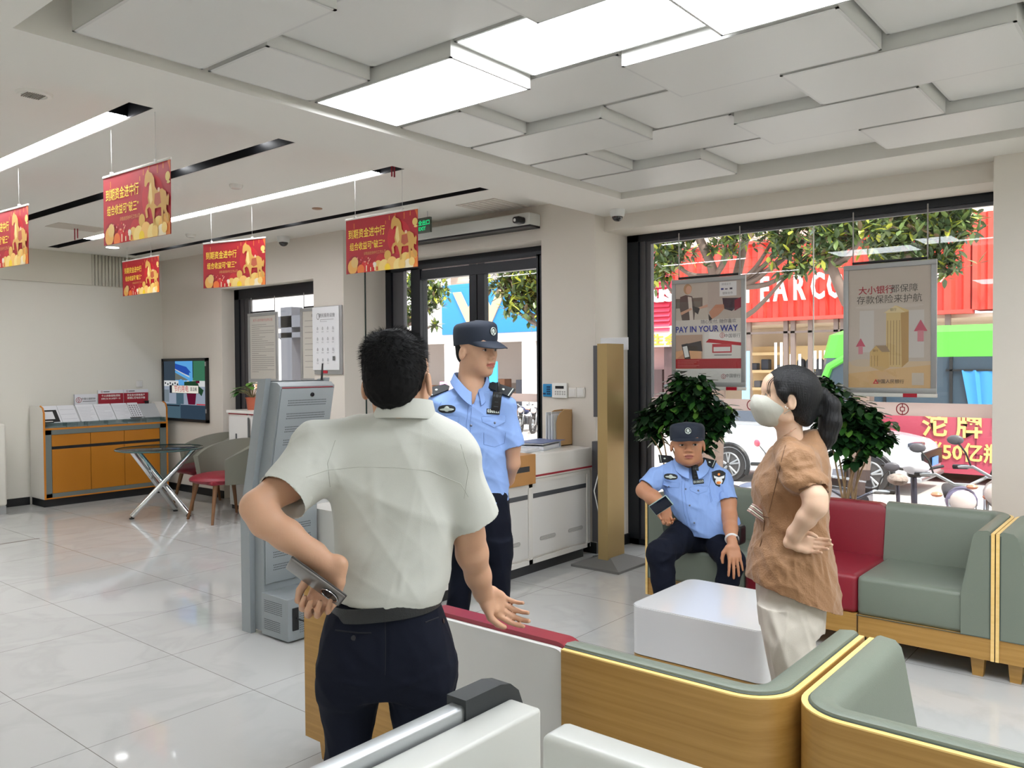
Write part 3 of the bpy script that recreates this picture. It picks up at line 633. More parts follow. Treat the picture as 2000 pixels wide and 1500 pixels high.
# ---- motorcycles and bicycles
m_mgrey = M('moto_grey', (126, 122, 142), .4); m_seatb = M('moto_black', (44, 44, 50), .6)
def motorbike(name, label, loc, rz, body, sc_=1, cat='motorcycle', mirror=None, windshield=False, lamp=True):
    """front at +x, wheels on z=0"""
    t = thing(name, label, cat, loc, rz); t.scale = (sc_,)*3
    for x in (-.62, .68):
        mb = MB(); mb.tube([(x+.27*math.cos(i*PI/12), 0, .30+.27*math.sin(i*PI/12)) for i in range(24)], .05, 8, closed=True); w_ = mb.build('wheel', M('tyre', (58, 56, 56), .8), t)
        mb = MB(); mb.cyl((x, -.05, .3), (x, .05, .3), .05, n=10)
        for k in range(8): mb.tube([(x, 0, .3), (x+.24*math.cos(k*PI/4), 0, .3+.24*math.sin(k*PI/4))], .008, 4)
        mb.build('spokes', m_alu, w_)
    mb = MB(); mb.tube([(.68, -.09, .3), (.52, -.09, .8)], .022, 8); mb.tube([(.68, .09, .3), (.52, .09, .8)], .022, 8); mb.box(.44, -.1, .76, .56, .1, .8); mb.build('fork', m_alu, t)
    mb = MB(); mb.ball((.12, 0, .72), (.22, .12, .10), 16); mb.ball((.45, 0, .78), (.09, .13, .13), 14); mb.ball((-.65, 0, .62), (.16, .09, .06), 12); mb.build('bodywork', M(body[0], body[1], .35), t)
    mb = MB(); mb.box(-.62, -.12, .70, -.08, .12, .80, bev=.04); mb.build('seat', m_seatb, t)
    mb = MB(); mb.box(-.12, -.13, .28, .22, .13, .55, bev=.05); mb.tube([(.2, 0, .6), (.3, 0, .35), (-.1, 0, .25), (-.62, 0, .3)], .025, 6); mb.tube([(.1, -.15, .3), (-.3, -.17, .25), (-.75, -.17, .36)], .035, 8); mb.build('engine', M('moto_engine', (96, 96, 100), .45, metal=.5), t)
    mb = MB(); mb.tube([(.30, -.36, .98), (.42, -.2, 1.0), (.5, -.06, .93), (.5, .06, .93), (.42, .2, 1.0), (.30, .36, .98)], .015, 8); mb.cyl((.30, -.37, .98), (.35, -.25, .99), .022, n=8, mi=1); mb.cyl((.30, .37, .98), (.35, .25, .99), .022, n=8, mi=1); hb = mb.build('handlebar', [m_alu, m_blk], t)
    for s_ in (-1, 1):
        mb = MB(); mb.tube([(.4, s_*.22, 1.0), (.42, s_*.26, 1.12), (.38, s_*.32, 1.2)], .008, 6); mb.ball((.36, s_*.35, 1.23), (.02, .07, .045), 12, 1); mb.build('mirror', [m_blk, mirror or M('mirror_back', (92, 90, 96), .4)], hb)
    if lamp:
        mb = MB(); mb.ball((.62, 0, .80), (.05, .105, .1), 16); mb.build('headlight', M('lamp_glass', (214, 200, 196), .15), t)
        mb = MB(); mb.ball((.55, -.2, .84), (.03, .05, .025), 8); mb.ball((.55, .2, .84), (.03, .05, .025), 8); mb.build('indicator', M('orange_lens', (226, 150, 120), .3), t)
    if windshield:
        mb = MB(); mb.add([(.55, -.2, .85), (.55, .2, .85), (.45, .17, 1.2), (.45, -.17, 1.2)], [(0, 1, 2, 3)]); mb.build('windscreen', M_glass('tinted_screen', (150, 150, 160), .1), t)
    return t
def place(px_, py_, X, h): # base so that a point of height h is at this spot
    p = A(px_, py_, X); return (p.x, p.y, p.z-h)
motorbike('motorcycle', 'grey motorcycle with round headlight facing the shop window at the right', place(1872, 960, 8.6, .80), PI+.25, ('moto_violet', (122, 116, 146)), 1.0)
motorbike('motorcycle', 'pale motorcycle cut off by the grey column at the right', place(1958, 935, 8.7, .86), PI+.1, ('moto_pale', (206, 196, 192)), 1.0)
motorbike('motorcycle', 'black motorcycle with pink mirrors beside the seated officer', place(1452, 920, 9.0, .95), -PI/2+.9, ('moto_blue_grey', (92, 100, 122)), 1.0, mirror=M('mirror_pink', (226, 96, 120), .3))
motorbike('scooter', 'red scooter with tinted windscreen behind the tall plant', place(1668, 955, 8.6, .95), PI+.25, ('scooter_red', (226, 120, 108)), 1.0, 'scooter', windshield=True)
for k, (px_, py_) in enumerate(((1003, 800), (1029, 797), (1054, 800))):
    motorbike('scooter', 'parked scooter across the street, %s of the row seen through the entrance' % ['leftmost', 'middle one', 'rightmost'][k], (23.3, A(px_, py_, 23.3).y, GS+.13), PI+.3, [('scooter_dark', (60, 60, 70)), ('scooter_navy', (50, 62, 100))][k % 2], 1.0, 'scooter')
# electric bicycle with a furry saddle
t = thing('electric_bicycle', 'folding electric bicycle with a patterned furry saddle outside the window', 'bicycle', place(1765, 930, 8.8, .85), PI+.45)
mb = MB()
for x in (-.5, .5): mb.tube([(x+.22*math.cos(i*PI/12), 0, .24+.22*math.sin(i*PI/12)) for i in range(24)], .03, 8, closed=True)
mb.build('wheel', MATS['tyre'], t)
mb = MB(); mb.tube([(.5, 0, .24), (.42, 0, .95)], .028, 8); mb.tube([(.46, 0, .45), (.1, 0, .3), (-.2, 0, .35), (-.5, 0, .24)], .03, 8); mb.tube([(-.2, 0, .35), (-.28, 0, .72)], .02, 8); mb.build('frame', M('bike_grey', (72, 72, 84), .4, metal=.4), t)
mb = MB(); mb.tube([(.36, -.27, 1.0), (.42, -.1, .97), (.42, .1, .97), (.36, .27, 1.0)], .014, 8); mb.box(.40, -.06, .9, .5, .06, 1.02, bev=.02); mb.build('handlebar', m_blk, t)
mb = MB(); mb.ball((-.28, 0, .78), (.14, .1, .06), 16); mb.build('saddle', M('fur_saddle', (150, 136, 126), .95, var=(18, .4), bump=(60, .6)), t)
mb = MB(); mb.ball((.52, 0, 1.0), (.06, .12, .07), 12); mb.build('basket_cover', M('cover_grey', (216, 214, 220), .5), t)
# ================================================================ furniture
# ---- modular sofas : local frame, back along x=0, seat opens to +x, width .68 along y
UW, UD, UH = .665, .68, .735
def lsweep(mb, path, prof, mi=0, smooth=True, cap=True):
    """sweep closed profile [(inward offset, z)] along plan path [(x,y)] ; inward = left of travel"""
    n = len(path); k = len(prof); vs_ = []
    for i, p in enumerate(path):
        a = Vector(path[max(i-1, 0)]); b = Vector(path[min(i+1, n-1)]); d = (b-a).normalized(); nn = Vector((-d.y, d.x)); p = Vector(p)
        for o_, z in prof: q = p+nn*o_; vs_.append((q.x, q.y, z))
    mb.add(vs_, [(i*k+j, i*k+(j+1) % k, (i+1)*k+(j+1) % k, (i+1)*k+j) for i in range(n-1) for j in range(k)], mi, smooth)
    if cap: mb.add(vs_, [tuple(range(k)), tuple(range((n-1)*k, n*k))], mi)
def corner_sofa(label, loc, rz, mirror, group, name='sofa_unit'):
    """arm on the -y side (mirror: +y side)"""
    t = thing(name, label, 'sofa', loc, rz, group); s_ = -1 if mirror else 1; r = .13; W2 = UW/2
    path = [(0, W2)]+[(0, W2-.12*i) for i in range(1, 4)]
    path += [(r-r*math.cos(a), -W2+r-r*math.sin(a)) for a in [i*PI/16 for i in range(0, 9)]]
    path += [(r+(UD-r)*f, -W2) for f in (.2, .4, .6, .8, 1)]
    P_ = [(x, y*s_) for x, y in path]
    sg = s_   # inward offset sign
    def prof(pts): return [(o_*sg, z) for o_, z in pts]
    mb = MB(); lsweep(mb, P_, prof([(0, .10), (.016, .10), (.016, UH-.004), (0, UH-.004)])); mb.build('wood_shell', m_wood, t)
    mb = MB(); lsweep(mb, P_, prof([(0, UH-.004), (.016, UH-.004), (.016, UH), (0, UH)])); mb.box(UD-.002, min(-W2*s_, -W2*s_+.016*s_), .1, UD+.0015, max(-W2*s_, -W2*s_+.016*s_), UH); mb.build('wood_edge', m_woodedge, t)
    mb = MB(); mb.box(UD-.02, -W2+.0165, .10, UD-.003, W2-.003, .2125); mb.build('front_rail', m_wood, t)
    mb = MB(); pr = [(.017, .21), (.017, UH-.004), (.022, UH+.008), (.032, UH+.012), (.075, UH+.006), (.092, UH-.012), (.10, UH-.04), (.15, .42), (.15, .21)]
    # arm narrows towards the front
    lsweep(mb, P_, prof(pr)); cush = mb.build('back_and_arm_cushion', m_leather, t)
    mb = MB(); pp = [(x, y) for x, y in P_]; 
    def off(p, i, o_):
        a = Vector(pp[max(i-1, 0)]); b = Vector(pp[min(i+1, len(pp)-1)]); d = (b-a).normalized(); return Vector(p)+Vector((-d.y, d.x))*o_*sg
    mb.tube([(*off(p, i, .018), UH+.001) for i, p in enumerate(pp)], .0022, 5); mb.tube([(UD+.001, -W2*s_+.02*s_, UH-.01), (UD+.001, -W2*s_+.02*s_, .212), (UD+.001, W2*s_*.98, .212)], .0025, 5)
    mb.build('piping', M('piping_dark', (62, 76, 70), .5), t)
    y0, y1 = (-W2+.13, W2-.006) if s_ > 0 else (-W2+.006, W2-.13)
    mb = MB(); mb.box(.10, y0, .205, UD-.008, y1, .425, 0, .03); mb.build('seat_cushion', m_leather, t)
    for x in (.07, UD-.07):
        for y in (-W2+.08, W2-.08):
            mb = MB(); a, b = .032, .024
            mb.add([(x-b, y-b, 0), (x+b, y-b, 0), (x+b, y+b, 0), (x-b, y+b, 0), (x-a, y-a, .1), (x+a, y-a, .1), (x+a, y+a, .1), (x-a, y+a, .1)], [(0, 1, 2, 3), (4, 5, 6, 7), (0, 1, 5, 4), (1, 2, 6, 5), (2, 3, 7, 6), (3, 0, 4, 7)]); mb.build('leg', m_wood, t)
    return t
def armless(label, loc, rz, group, whiteback, lea=None):
    lea = lea or m_leather_red; t = thing('sofa_unit', label, 'sofa', loc, rz, group); W2 = UW/2-.008
    prof = [(.0, .21), (.0, UH-.05), (.008, UH-.015), (.03, UH+.002), (.07, UH+.004), (.095, UH-.012), (.103, UH-.04), (.15, .42), (.15, .21)]
    def rounded_slab(x0, x1, y0, y1, z0, z1, r, mb, mi=0):
        pts = [(y0, z0), (y1, z0)]+[(y1-r+r*math.cos(a), z1-r+r*math.sin(a)) for a in [i*PI/12 for i in range(7)]]+[(y0+r-r*math.sin(a), z1-r+r*math.cos(a)) for a in [i*PI/12 for i in range(7)]]
        mb.prism(pts, x0, x1, 'x', mi)
    mb = MB()
    # back as a rounded slab, thicker at the bottom
    ys = [(-W2, z) for z in ()]; r = .06
    out = [(-W2, .21), (W2, .21)]+[(W2-r+r*math.cos(a), UH-r+r*math.sin(a)) for a in [i*PI/16 for i in range(9)]]+[(-W2+r-r*math.sin(a), UH-r+r*math.cos(a)) for a in [i*PI/16 for i in range(9)]]
    n = len(out); rings = []
    for xo, ins in ((.018, .0), (.022, 0), ('f', .0), ('f2', .012)):
        ring = []
        for y, z in out:
            sl = .05*(1-(z-.21)/(UH-.21)); x = xo if not isinstance(xo, str) else (.088+sl if xo == 'f' else .1+sl)
            cy_, cz_ = 0, .45; f = 1-ins/ .3; ring.append((x, y*f, cz_+(z-cz_)*f if z > .25 else z))
        rings.append(ring)
    vs_ = [p for rg in rings for p in rg]; fs = [(i*n+j, i*n+(j+1) % n, (i+1)*n+(j+1) % n, (i+1)*n+j) for i in range(3) for j in range(n)]+[tuple(range(n)), tuple(range(3*n, 4*n))]
    mb.add(vs_, fs, 0, True); mb.build('back_cushion', lea, t)
    mb = MB(); mb.box(.10, -W2, .21, UD-.012, W2, .425, 0, .03); mb.build('seat_cushion', lea, t)
    mb = MB(); mb.box(.02, -W2, .10, UD-.003, W2, .2125); mb.build('base_rail', m_wood, t)
    mb = MB(); rounded_slab(-.001, .0175, -W2+.0, W2-.012, .10, UH-.014, .055, mb); mb.build('back_panel', M('white_board', (216, 216, 213), .35) if whiteback else m_wood, t)
    if whiteback:
        mb = MB(); pts = [(-W2+.002, .1)]+[(-W2+.002, .4)]+[(-W2+.055-.053*math.cos(a), UH-.069+.055*math.sin(a)) for a in [i*PI/16 for i in range(9)]]+[(W2-.067+.053*math.sin(a), UH-.069+.055*math.cos(a)) for a in [i*PI/16 for i in range(9)]]+[(W2-.014, .1)]
        mb.tube([(.001, y, z) for y, z in pts], .004, 5); mb.build('panel_edge', M('white_bright', (240, 240, 238), .3), t)
    for x in (.07, UD-.07):
        for y in (-W2+.08, W2-.08):
            mb = MB(); a, b = .032, .024
            mb.add([(x-b, y-b, 0), (x+b, y-b, 0), (x+b, y+b, 0), (x-b, y+b, 0), (x-a, y-a, .1), (x+a, y-a, .1), (x+a, y+a, .1), (x-a, y+a, .1)], [(0, 1, 2, 3), (4, 5, 6, 7), (0, 1, 5, 4), (1, 2, 6, 5), (2, 3, 7, 6), (3, 0, 4, 7)]); mb.build('leg', m_wood, t)
    return t
FX = 5.31; NX = 2.0
gf, gn = 'modular sofas under the shop window', 'modular sofas with their backs to the photographer'
corner_sofa('green corner sofa with the seated officer on it', (FX, 2.39, 0), PI, False, gf)
armless('deep red armless sofa under the window behind the woman', (FX, 1.735, 0), PI, gf, False)
corner_sofa('empty green corner sofa right of the red one under the window', (FX, 1.085, 0), PI, True, gf)
corner_sofa('green sofa cut off by the right edge beneath the grey column', (FX, .415, 0), PI, False, gf)
armless('wood backed sofa standing behind the legs of the man in white', (NX, 2.43, 0), 0, gn, False, m_leather)
armless('red leather sofa with a white back panel beside the man in white', (NX, 1.765, 0), 0, gn, True)
corner_sofa('wood backed green sofa in the middle of the foreground', (NX-.03, 1.115, 0), 0, False, gn)
corner_sofa('wood backed green sofa at the lower right edge', (NX-.03, .435, 0), 0, True, gn)

# ---- white coffee table
t = thing('coffee_table', 'low white block coffee table with wooden plinth between the sofas', 'table', (3.80, 1.79, 0))
def rrect(x0, y0, x1, y1, r, n=8):
    out = []
    for cx, cy_, a0 in ((x1-r, y1-r, 0), (x0+r, y1-r, PI/2), (x0+r, y0+r, PI), (x1-r, y0+r, 1.5*PI)):
        out += [(cx+r*math.cos(a0+i*PI/2/n), cy_+r*math.sin(a0+i*PI/2/n)) for i in range(n+1)]
    return out
mb = MB(); pl = rrect(-.32, -.35, .32, .35, .06); mb.prism(pl, .165, .396, 'z', 0, True); pl2 = rrect(-.317, -.347, .317, .347, .058); mb.prism(pl2, .396, .40, 'z', 0, True); mb.build('table_body', M('white_gloss', (216, 217, 218), .12, coat=.5), t)
mb = MB(); mb.prism(rrect(-.318, -.348, .318, .348, .058), .12, .160, 'z', 0, True); mb.prism(rrect(-.27, -.30, .27, .30, .05), 0, .12, 'z', 0, True); mb.build('plinth', m_wood, t)
mb = MB(); mb.prism(rrect(-.30, -.33, .30, .33, .055), .159, .166, 'z'); mb.build('shadow_gap', m_dark, t)

# ---- glass table
t = thing('glass_table', 'round glass table on three crossed chrome tubes', 'table', (4.42, 8.58, 0))
mb = MB(); mb.lathe([(0, .708), (.435, .708), (.44, .712), (.44, .718), (.435, .722), (0, .722)], 48); gl_ = mb.build('glass_top', M_glass('green_glass', (140, 164, 166), .25), t)
MB().lathe([(.438, .707), (.446, .711), (.446, .719), (.438, .723), (.438, .707)], 48).build('glass_edge', M('glass_edge', (60, 88, 88), .15), t)
for f, p in (((4.096, 8.567), (4.542, 8.10)), ((4.534, 8.25), (4.148, 8.30)), ((4.60, 8.72), (4.05, 8.32))):
    pass
LEGS = [((4.10, 8.57), (4.66, 8.30)), ((4.55, 8.24), (4.27, 8.80)), ((4.63, 8.66), (4.14, 8.62))]
for f, p in LEGS:
    a = Vector((f[0]-4.42, f[1]-8.58, .03)); b = Vector((p[0]-4.42, p[1]-8.58, .70)); lg = MB().cyl(a, b, .027, n=20).build('leg', m_chrome, t)
    MB().cyl((a.x, a.y, 0), (a.x, a.y, .014), .025, n=16).cyl((a.x, a.y, .012), (a.x, a.y, .04), .008, n=8).build('foot', m_blk, lg); MB().cyl((b.x, b.y, .695), (b.x, b.y, .707), .03, n=16).build('top_disc', m_chrome, lg)

# ---- tub chairs
def tub_chair(label, loc, rz):
    t = thing('tub_chair', label, 'chair', loc, rz, 'tub chairs by the glass table'); t.scale = (1.22, 1.22, 1.08)
    mb = MB(); n = 28; vs_ = []
    rows = 9
    for i in range(n+1):
        a = math.radians(-118+236*i/n)      # opening towards -x... back at +x
        hh = .76-.16*(abs(a)/math.radians(118))**2.2
        for j in range(rows):
            f = j/(rows-1); z = .36+(hh-.36)*f; R_ = .25+.045*f+.0*f
            for th in (0, ): vs_.append((math.cos(a)*R_*1.0, math.sin(a)*R_*1.05, z))
    k = rows; outer = vs_; th = .045
    inner = [((1-th/.29)*x, (1-th/.29)*y, z) for x, y, z in vs_]
    N_ = len(outer); fs = [(i*k+j, (i+1)*k+j, (i+1)*k+j+1, i*k+j+1) for i in range(n) for j in range(k-1)]
    fs2 = [tuple(N_+q for q in reversed(f)) for f in fs]; rim = [(i*k+k-1, (i+1)*k+k-1, N_+(i+1)*k+k-1, N_+i*k+k-1) for i in range(n)]; rim += [(i*k, (i+1)*k, N_+(i+1)*k, N_+i*k) for i in range(n)]
    rim += [(j, j+1, N_+j+1, N_+j) for j in range(k-1)]+[(n*k+j, n*k+j+1, N_+n*k+j+1, N_+n*k+j) for j in range(k-1)]
    mb.add(outer+inner, fs+fs2+rim, 0, True); mb.build('shell', M('tub_grey', (112, 112, 100), .5, bump=(200, .08)), t)
    mb = MB(); mb.ball((-.02, 0, .40), (.27, .25, .06), 24); mb.box(-.22, -.20, .36, .2, .20, .40, 0, .015); mb.build('seat', m_leather_red, t)
    for x, y in ((-.2, -.19), (-.2, .19), (.19, -.16), (.19, .16)):
        MB().cyl((x*1.12, y*1.12, 0), (x*.8, y*.8, .37), .011, .02, 10).build('leg', M('walnut', (122, 84, 52), .45), t)
    return t
tub_chair('grey tub chair with a red seat, farther one at the glass table', (5.05, 8.75, 0), -.12)
tub_chair('grey tub chair with a red seat partly behind the silver kiosk', (4.72, 7.82, 0), -.05)

# ---- form filling cabinet
m_orange = M('amber_laminate', (176, 112, 20), .45, var=(3, .06, (1, 1, .2))); m_sage = M('sage_laminate', (104, 112, 108), .5); m_amber = M('amber_edge', (196, 122, 28), .45)
t = thing('form_cabinet', 'amber doored form filling counter with white sloping top by the left wall', 'cabinet', (4.555, 10.25, 0))
X0, X1, Y0, Y1 = 3.82, 5.29, 10.06, 10.44
mb = MB(); mb.box(X0+.01, Y0+.03, 0, X1-.01, Y1, .09); mb.build('plinth', m_dark, t, world=True)
mb = MB(); mb.box(X0+.02, Y0+.02, .09, X1-.02, Y1, .88); mb.build('carcass', m_sage, t, world=True)
for a, b in ((X0, X0+.018), (X1-.018, X1)):
    prf = [(Y0, .09), (Y1, .09), (Y1, 1.15), (Y0+.09, 1.15), (Y0+.03, 1.13), (Y0, 1.08)]
    mb = MB(); mb.prism(prf, a, b, 'x'); s1 = mb.build('side_panel', m_white, t, world=True)
    mb = MB(); mb.box(a-.001, Y0-.006, .09, b+.001, Y0, 1.08); mb.tube([(a+.009, Y0-.002, 1.08), (a+.009, Y0+.028, 1.132), (a+.009, Y0+.09, 1.152)], .010, 6); mb.build('amber_edge', m_amber, s1, world=True)
mb = MB(); mb.box(X0+.018, Y0-.004, .88, X1-.018, Y0+.02, .895); mb.box(X0+.018, Y0+.0, .895, X1-.018, Y1, .90); mb.build('amber_trim', m_amber, t, world=True); MB().box(X0+.018, Y0-.004, .09, X1-.018, Y0+.02, .105).build('lower_trim', m_amber, t, world=True)
mb = MB(); fr = [(X0+.02, .105, X1-.02, .15), (X0+.02, .825, X1-.02, .88), (X0+.02, .105, X0+.085, .88), (X1-.10, .105, X1-.02, .88)]
for a, b, c, d in fr: mb.box(a, Y0-.002, b, c, Y0+.03, d)
mb.build('face_frame', m_sage, t, world=True)
n3 = [X0+.087, X0+.52, X0+.92, X1-.102]
for k in range(3):
    MB().box(n3[k]+.003, Y0+.004, .152, n3[k+1]-.003, Y0+.02, .655).build('door', m_orange, t, world=True)
    MB().box(n3[k]+.003, Y0+.004, .69, n3[k+1]-.003, Y0+.02, .822).build('drawer', m_orange, t, world=True)
MB().box(n3[0], Y0+.006, .657, n3[3], Y0+.02, .688).build('grip_recess', m_dark, t, world=True)
mb = MB(); mb.box(X0+.02, Y0+.005, .90, X1-.02, Y0+.009, .955, 0)
for k in range(7): mb.box(X0+.02+k*.235, Y0+.003, .90, X0+.024+k*.235, Y0+.11, .955, 0)
mb.box(X0+.02, Y0+.003, .955, X1-.02, Y0+.12, .959, 0); mb.build('glass_bins', M_glass('clear_acrylic', (232, 240, 240), .16), t, world=True)
mb = MB(); mb.box(X0+.02, Y0+.02, .90, X1-.02, Y1, .912); mb.add([(X0+.02, Y0+.12, .955), (X1-.02, Y0+.12, .955), (X1-.02, Y1-.1, 1.125), (X0+.02, Y1-.1, 1.125), (X0+.02, Y1, 1.125), (X1-.02, Y1, 1.125), (X0+.02, Y0+.12, .90), (X1-.02, Y0+.12, .90)], [(0, 1, 2, 3), (3, 2, 5, 4), (6, 7, 1, 0)]); mb.build('sloping_top', M('top_grey', (176, 180, 182), .35), t, world=True)
sl = frame(((X0+X1)/2, (Y0+.12+Y1-.1)/2-.001, 1.044), (1, 0, 0), (0, Y1-.22-Y0, .17))
m_paper = M('paper', (218, 220, 224), .6); m_ink = M('grey_ink', (110, 112, 116), .7); m_inkr = M('red_ink', (190, 40, 50), .6)
def sheet(name, label, cat, T, w_, h, col, lines, group=None, extra=None, lw=None, thick=.002, ink=None, parent=None):
    o = MB(); o.T = T; o.box(-w_/2, -h/2, 0, w_/2, h/2, thick); rr = lrng(hash(label) % 1000 if False else len(label))
    for k in range(lines):
        y = h/2-h*(.12+.8*(k+.5)/max(lines, 1)); x1 = w_*.42*(1 if rr.random() < .75 else rr.uniform(.0, .8)); o.box(-w_*.42, y-h*.006, thick, x1, y+h*.006, thick+.0004, 1)
    if extra: extra(o, thick)
    ob = o.build(name, [col, ink or m_ink, m_inkr, m_blk, m_paper], parent, autosm=False, fix=False)
    if parent is None: tag(ob, label, cat, group)
    return ob
def TT(x, y, z=.001): return sl @ Matrix.Translation((x, y, z))
def blk_card(o, t_): o.box(-.10, -.115, t_, .10, .07, t_+.0006, 3); o.box(-.055, -.07, t_+.0006, .055, .045, t_+.001, 4)
sheet('code_card', 'white card with a black square field on the sloping top', 'card', TT(-.60, 0), .24, .27, m_paper, 0, None, blk_card)
for k, (x, w_) in enumerate(((-.38, .19), (-.165, .2), (.045, .2), (.25, .19))):
    sheet('sample_form', 'white printed form on the sloping top, %s from the left' % ['first', 'second', 'third', 'fourth'][k], 'form', TT(x, 0), w_, .27, m_paper, 9 if k else 3, 'printed forms on the sloping top', None, ink=M('pale_ink', (176, 178, 186), .7))
def cal(o, t_):
    for i in range(4):
        for j in range(7): o.box(-.055+i*.03, -.11+j*.032, t_, -.037+i*.03, -.095+j*.032, t_+.0005, 1)
sheet('stamp_sheet', 'narrow sheet with a grid of dark marks at the right end of the counter', 'form', TT(.42, 0), .13, .27, m_paper, 0, None, cal)
mb = MB(); mb.box(4.86, Y0+.03, .9595, 4.98, Y0+.09, .966, 0, .003); mb.cyl((4.84, Y0+.05, .973), (5.02, Y0+.04, .973), .006, n=8, mi=1); tag(mb.build('pen_tray', [m_blk, m_alu]), 'black pen tray with a pen on the glass shelf of the counter', 'pen tray')
mb = MB(); mb.box(3.85, Y0+.03, .9595, 3.95, Y0+.10, .972, 0, .003); mb.box(3.86, Y0+.035, .972, 3.94, Y0+.09, .98, 1); tag(mb.build('card_dispenser', [m_blk, m_white]), 'small black and white card holder at the left end of the counter', 'holder')
MB().box(5.02, Y0+.03, .9596, 5.24, Y0+.14, .963).build('acrylic_tray', M_glass('clear_acrylic2', (240, 244, 244), .2)); tag(bpy.data.objects['acrylic_tray'], 'clear acrylic tray at the right end of the glass shelf', 'tray')
# cards standing at the back of the cabinet
def stand_card(name, label, x0, x1, z0, z1, build, col=None):
    o = MB(); yy = 10.40; o.box(x0, yy, z0, x1, yy+.012, z1, 0); build(o, x0, x1, z0, z1, yy-.0008); ob = o.build(name, [col or m_paper, m_red, m_ink, M('white_print', (236, 232, 226), .5)], fix=False); tag(ob, label, 'sign'); return ob
def b1(o, x0, x1, z0, z1, yy):
    o.box(x0, yy, z0, x0+.006, yy+.001, z1, 2); logo(o, frame((x0+.055, yy+.0005, (z0+z1)/2), (1, 0, 0), (0, 0, 1)), .034, 1, .0006)
    add_text(o, '中国公益彩站', frame((x0+.17, yy, (z0+z1)/2+.012), (1, 0, 0), (0, 0, 1)), .028, .0004, .0006, 2); o.box(x0+.1, yy, (z0+z1)/2-.02, x1-.02, yy+.0008, (z0+z1)/2-.012, 2)
stand_card('desk_sign', 'white desk sign with a red house mark at the back of the counter', 4.30, 4.575, 1.127, 1.268, b1)
def b2(tx):
    def f(o, x0, x1, z0, z1, yy):
        zc = z1-.042; o.box(x0, yy, z0, x1, yy+.0008, zc, 1); logo(o, frame((x0+.045, yy-.0002, z1-.02), (1, 0, 0), (0, 0, 1)), .013, 1, .0006); o.box(x0+.065, yy-.0003, z1-.026, x0+.14, yy, z1-.014, 2)
        for k, s_ in enumerate(tx): add_text(o, s_, frame(((x0+x1)/2, yy-.0006, zc-.03-k*.036), (1, 0, 0), (0, 0, 1)), .029 if len(s_) < 9 else .021, .0003, .0004, 3)
    return f
stand_card('desk_sign', 'red and white desk sign beside the house mark sign', 4.585, 4.895, 1.127, 1.31, b2(['个人存款保险须知', '存款保障 安心储蓄每一天']))
stand_card('desk_sign', 'red and white desk sign nearest the wall socket', 4.90, 5.215, 1.127, 1.31, b2(['安全支付禁售账户', '谨慎防范电信诈骗']))
mb = MB(); mb.tube([(5.17+.035*math.cos(a), 10.36+.02*math.sin(a), 1.16) for a in [i*PI/8 for i in range(16)]], .003, 6, closed=True); mb.box(5.15, 10.355, 1.126, 5.2, 10.365, 1.158); tag(mb.build('spectacles', m_blk), 'dark spectacles on the back ledge of the counter', 'spectacles')
mb = MB(); mb.box(0, 0, 0, .085, .012, .085, 0, .004); mb.box(.012, -.002, .012, .073, 0, .073, 1, .003); o = mb.build('wall_socket', [m_white, m_whitem]); o.location = (5.085, 10.447, 1.335); tag(o, 'white switch plate on the left wall above the counter', 'wall socket')
# ---- framed hatch showing the street scene (flat picture glows to mimic the lit view)
t = thing('wall_hatch', 'black framed hatch on the far wall, glowing picture of blue canopies and flower pots', 'screen', (5.44, 9.91, 1.28))
mb = MB(); y0, y1, z0, z1 = 9.33, 10.43, .90, 1.70; 
for a in ((y0, z0, y1, z0+.035), (y0, z1-.035, y1, z1), (y0, z0, y0+.04, z1), (y1-.04, z0, y1, z1)): mb.box(5.415, a[0], a[1], 5.448, a[2], a[3])
mb.build('display_frame', m_blk, t, world=True)
mb = MB(); yy0, yy1, zz0, zz1 = y0+.04, y1-.04, z0+.035, z1-.035; W_ = yy1-yy0; Hh = zz1-zz0
def sc_(u0, v0, u1, v1, mi, lay): # u from left (high y) to right, v from top
    mb.box(5.428-lay*.0008, yy1-W_*u1, zz1-Hh*v1, 5.4284-lay*.0008, yy1-W_*u0, zz1-Hh*v0, mi)
def scp(pts, mi, lay): x = 5.428-lay*.0008; mb.prism([(yy1-W_*u, zz1-Hh*v) for u, v in pts], x, x+.0004, 'x', mi)
cols = [(60, 72, 84), (96, 170, 230), (44, 84, 176), (64, 120, 92), (52, 68, 84), (74, 98, 112), (212, 214, 214), (196, 178, 186), (96, 22, 48), (120, 132, 140), (150, 160, 176), (38, 70, 48), (232, 228, 216), (190, 60, 70), (30, 34, 44), (110, 116, 110)]
sm = [M_emit('display_%d' % i, c, .8) for i, c in enumerate(cols)]
sc_(0, 0, 1, 1, 10, 0); sc_(0, 0, .28, .34, 0, 1); sc_(.28, 0, .7, .34, 1, 1); scp([(.28, .04), (.55, .1), (.66, .2), (.66, .26), (.28, .16)], 2, 2); scp([(.28, .2), (.6, .33), (.28, .33)], 15, 2); scp([(.28, .15), (.64, .29), (.64, .27), (.28, .135)], 6, 3); sc_(.62, .2, .68, .4, 1, 3); sc_(.70, 0, 1, .34, 3, 2); sc_(.70, .0, .715, .29, 14, 3)
sc_(0, .34, 1, .44, 6, 1)
for i in range(7): sc_(.02+i*.06, .37+.02*(i % 2), .05+i*.06, .40+.02*(i % 2), 14, 2)
scp([(.36, .34), (.42, .31), (.5, .35), (.56, .33), (.56, .42), (.36, .42)], 1, 3); scp([(.5, .36), (.8, .34), (.84, .42), (.5, .42)], 11, 4); sc_(.78, .34, .86, .38, 8, 5)
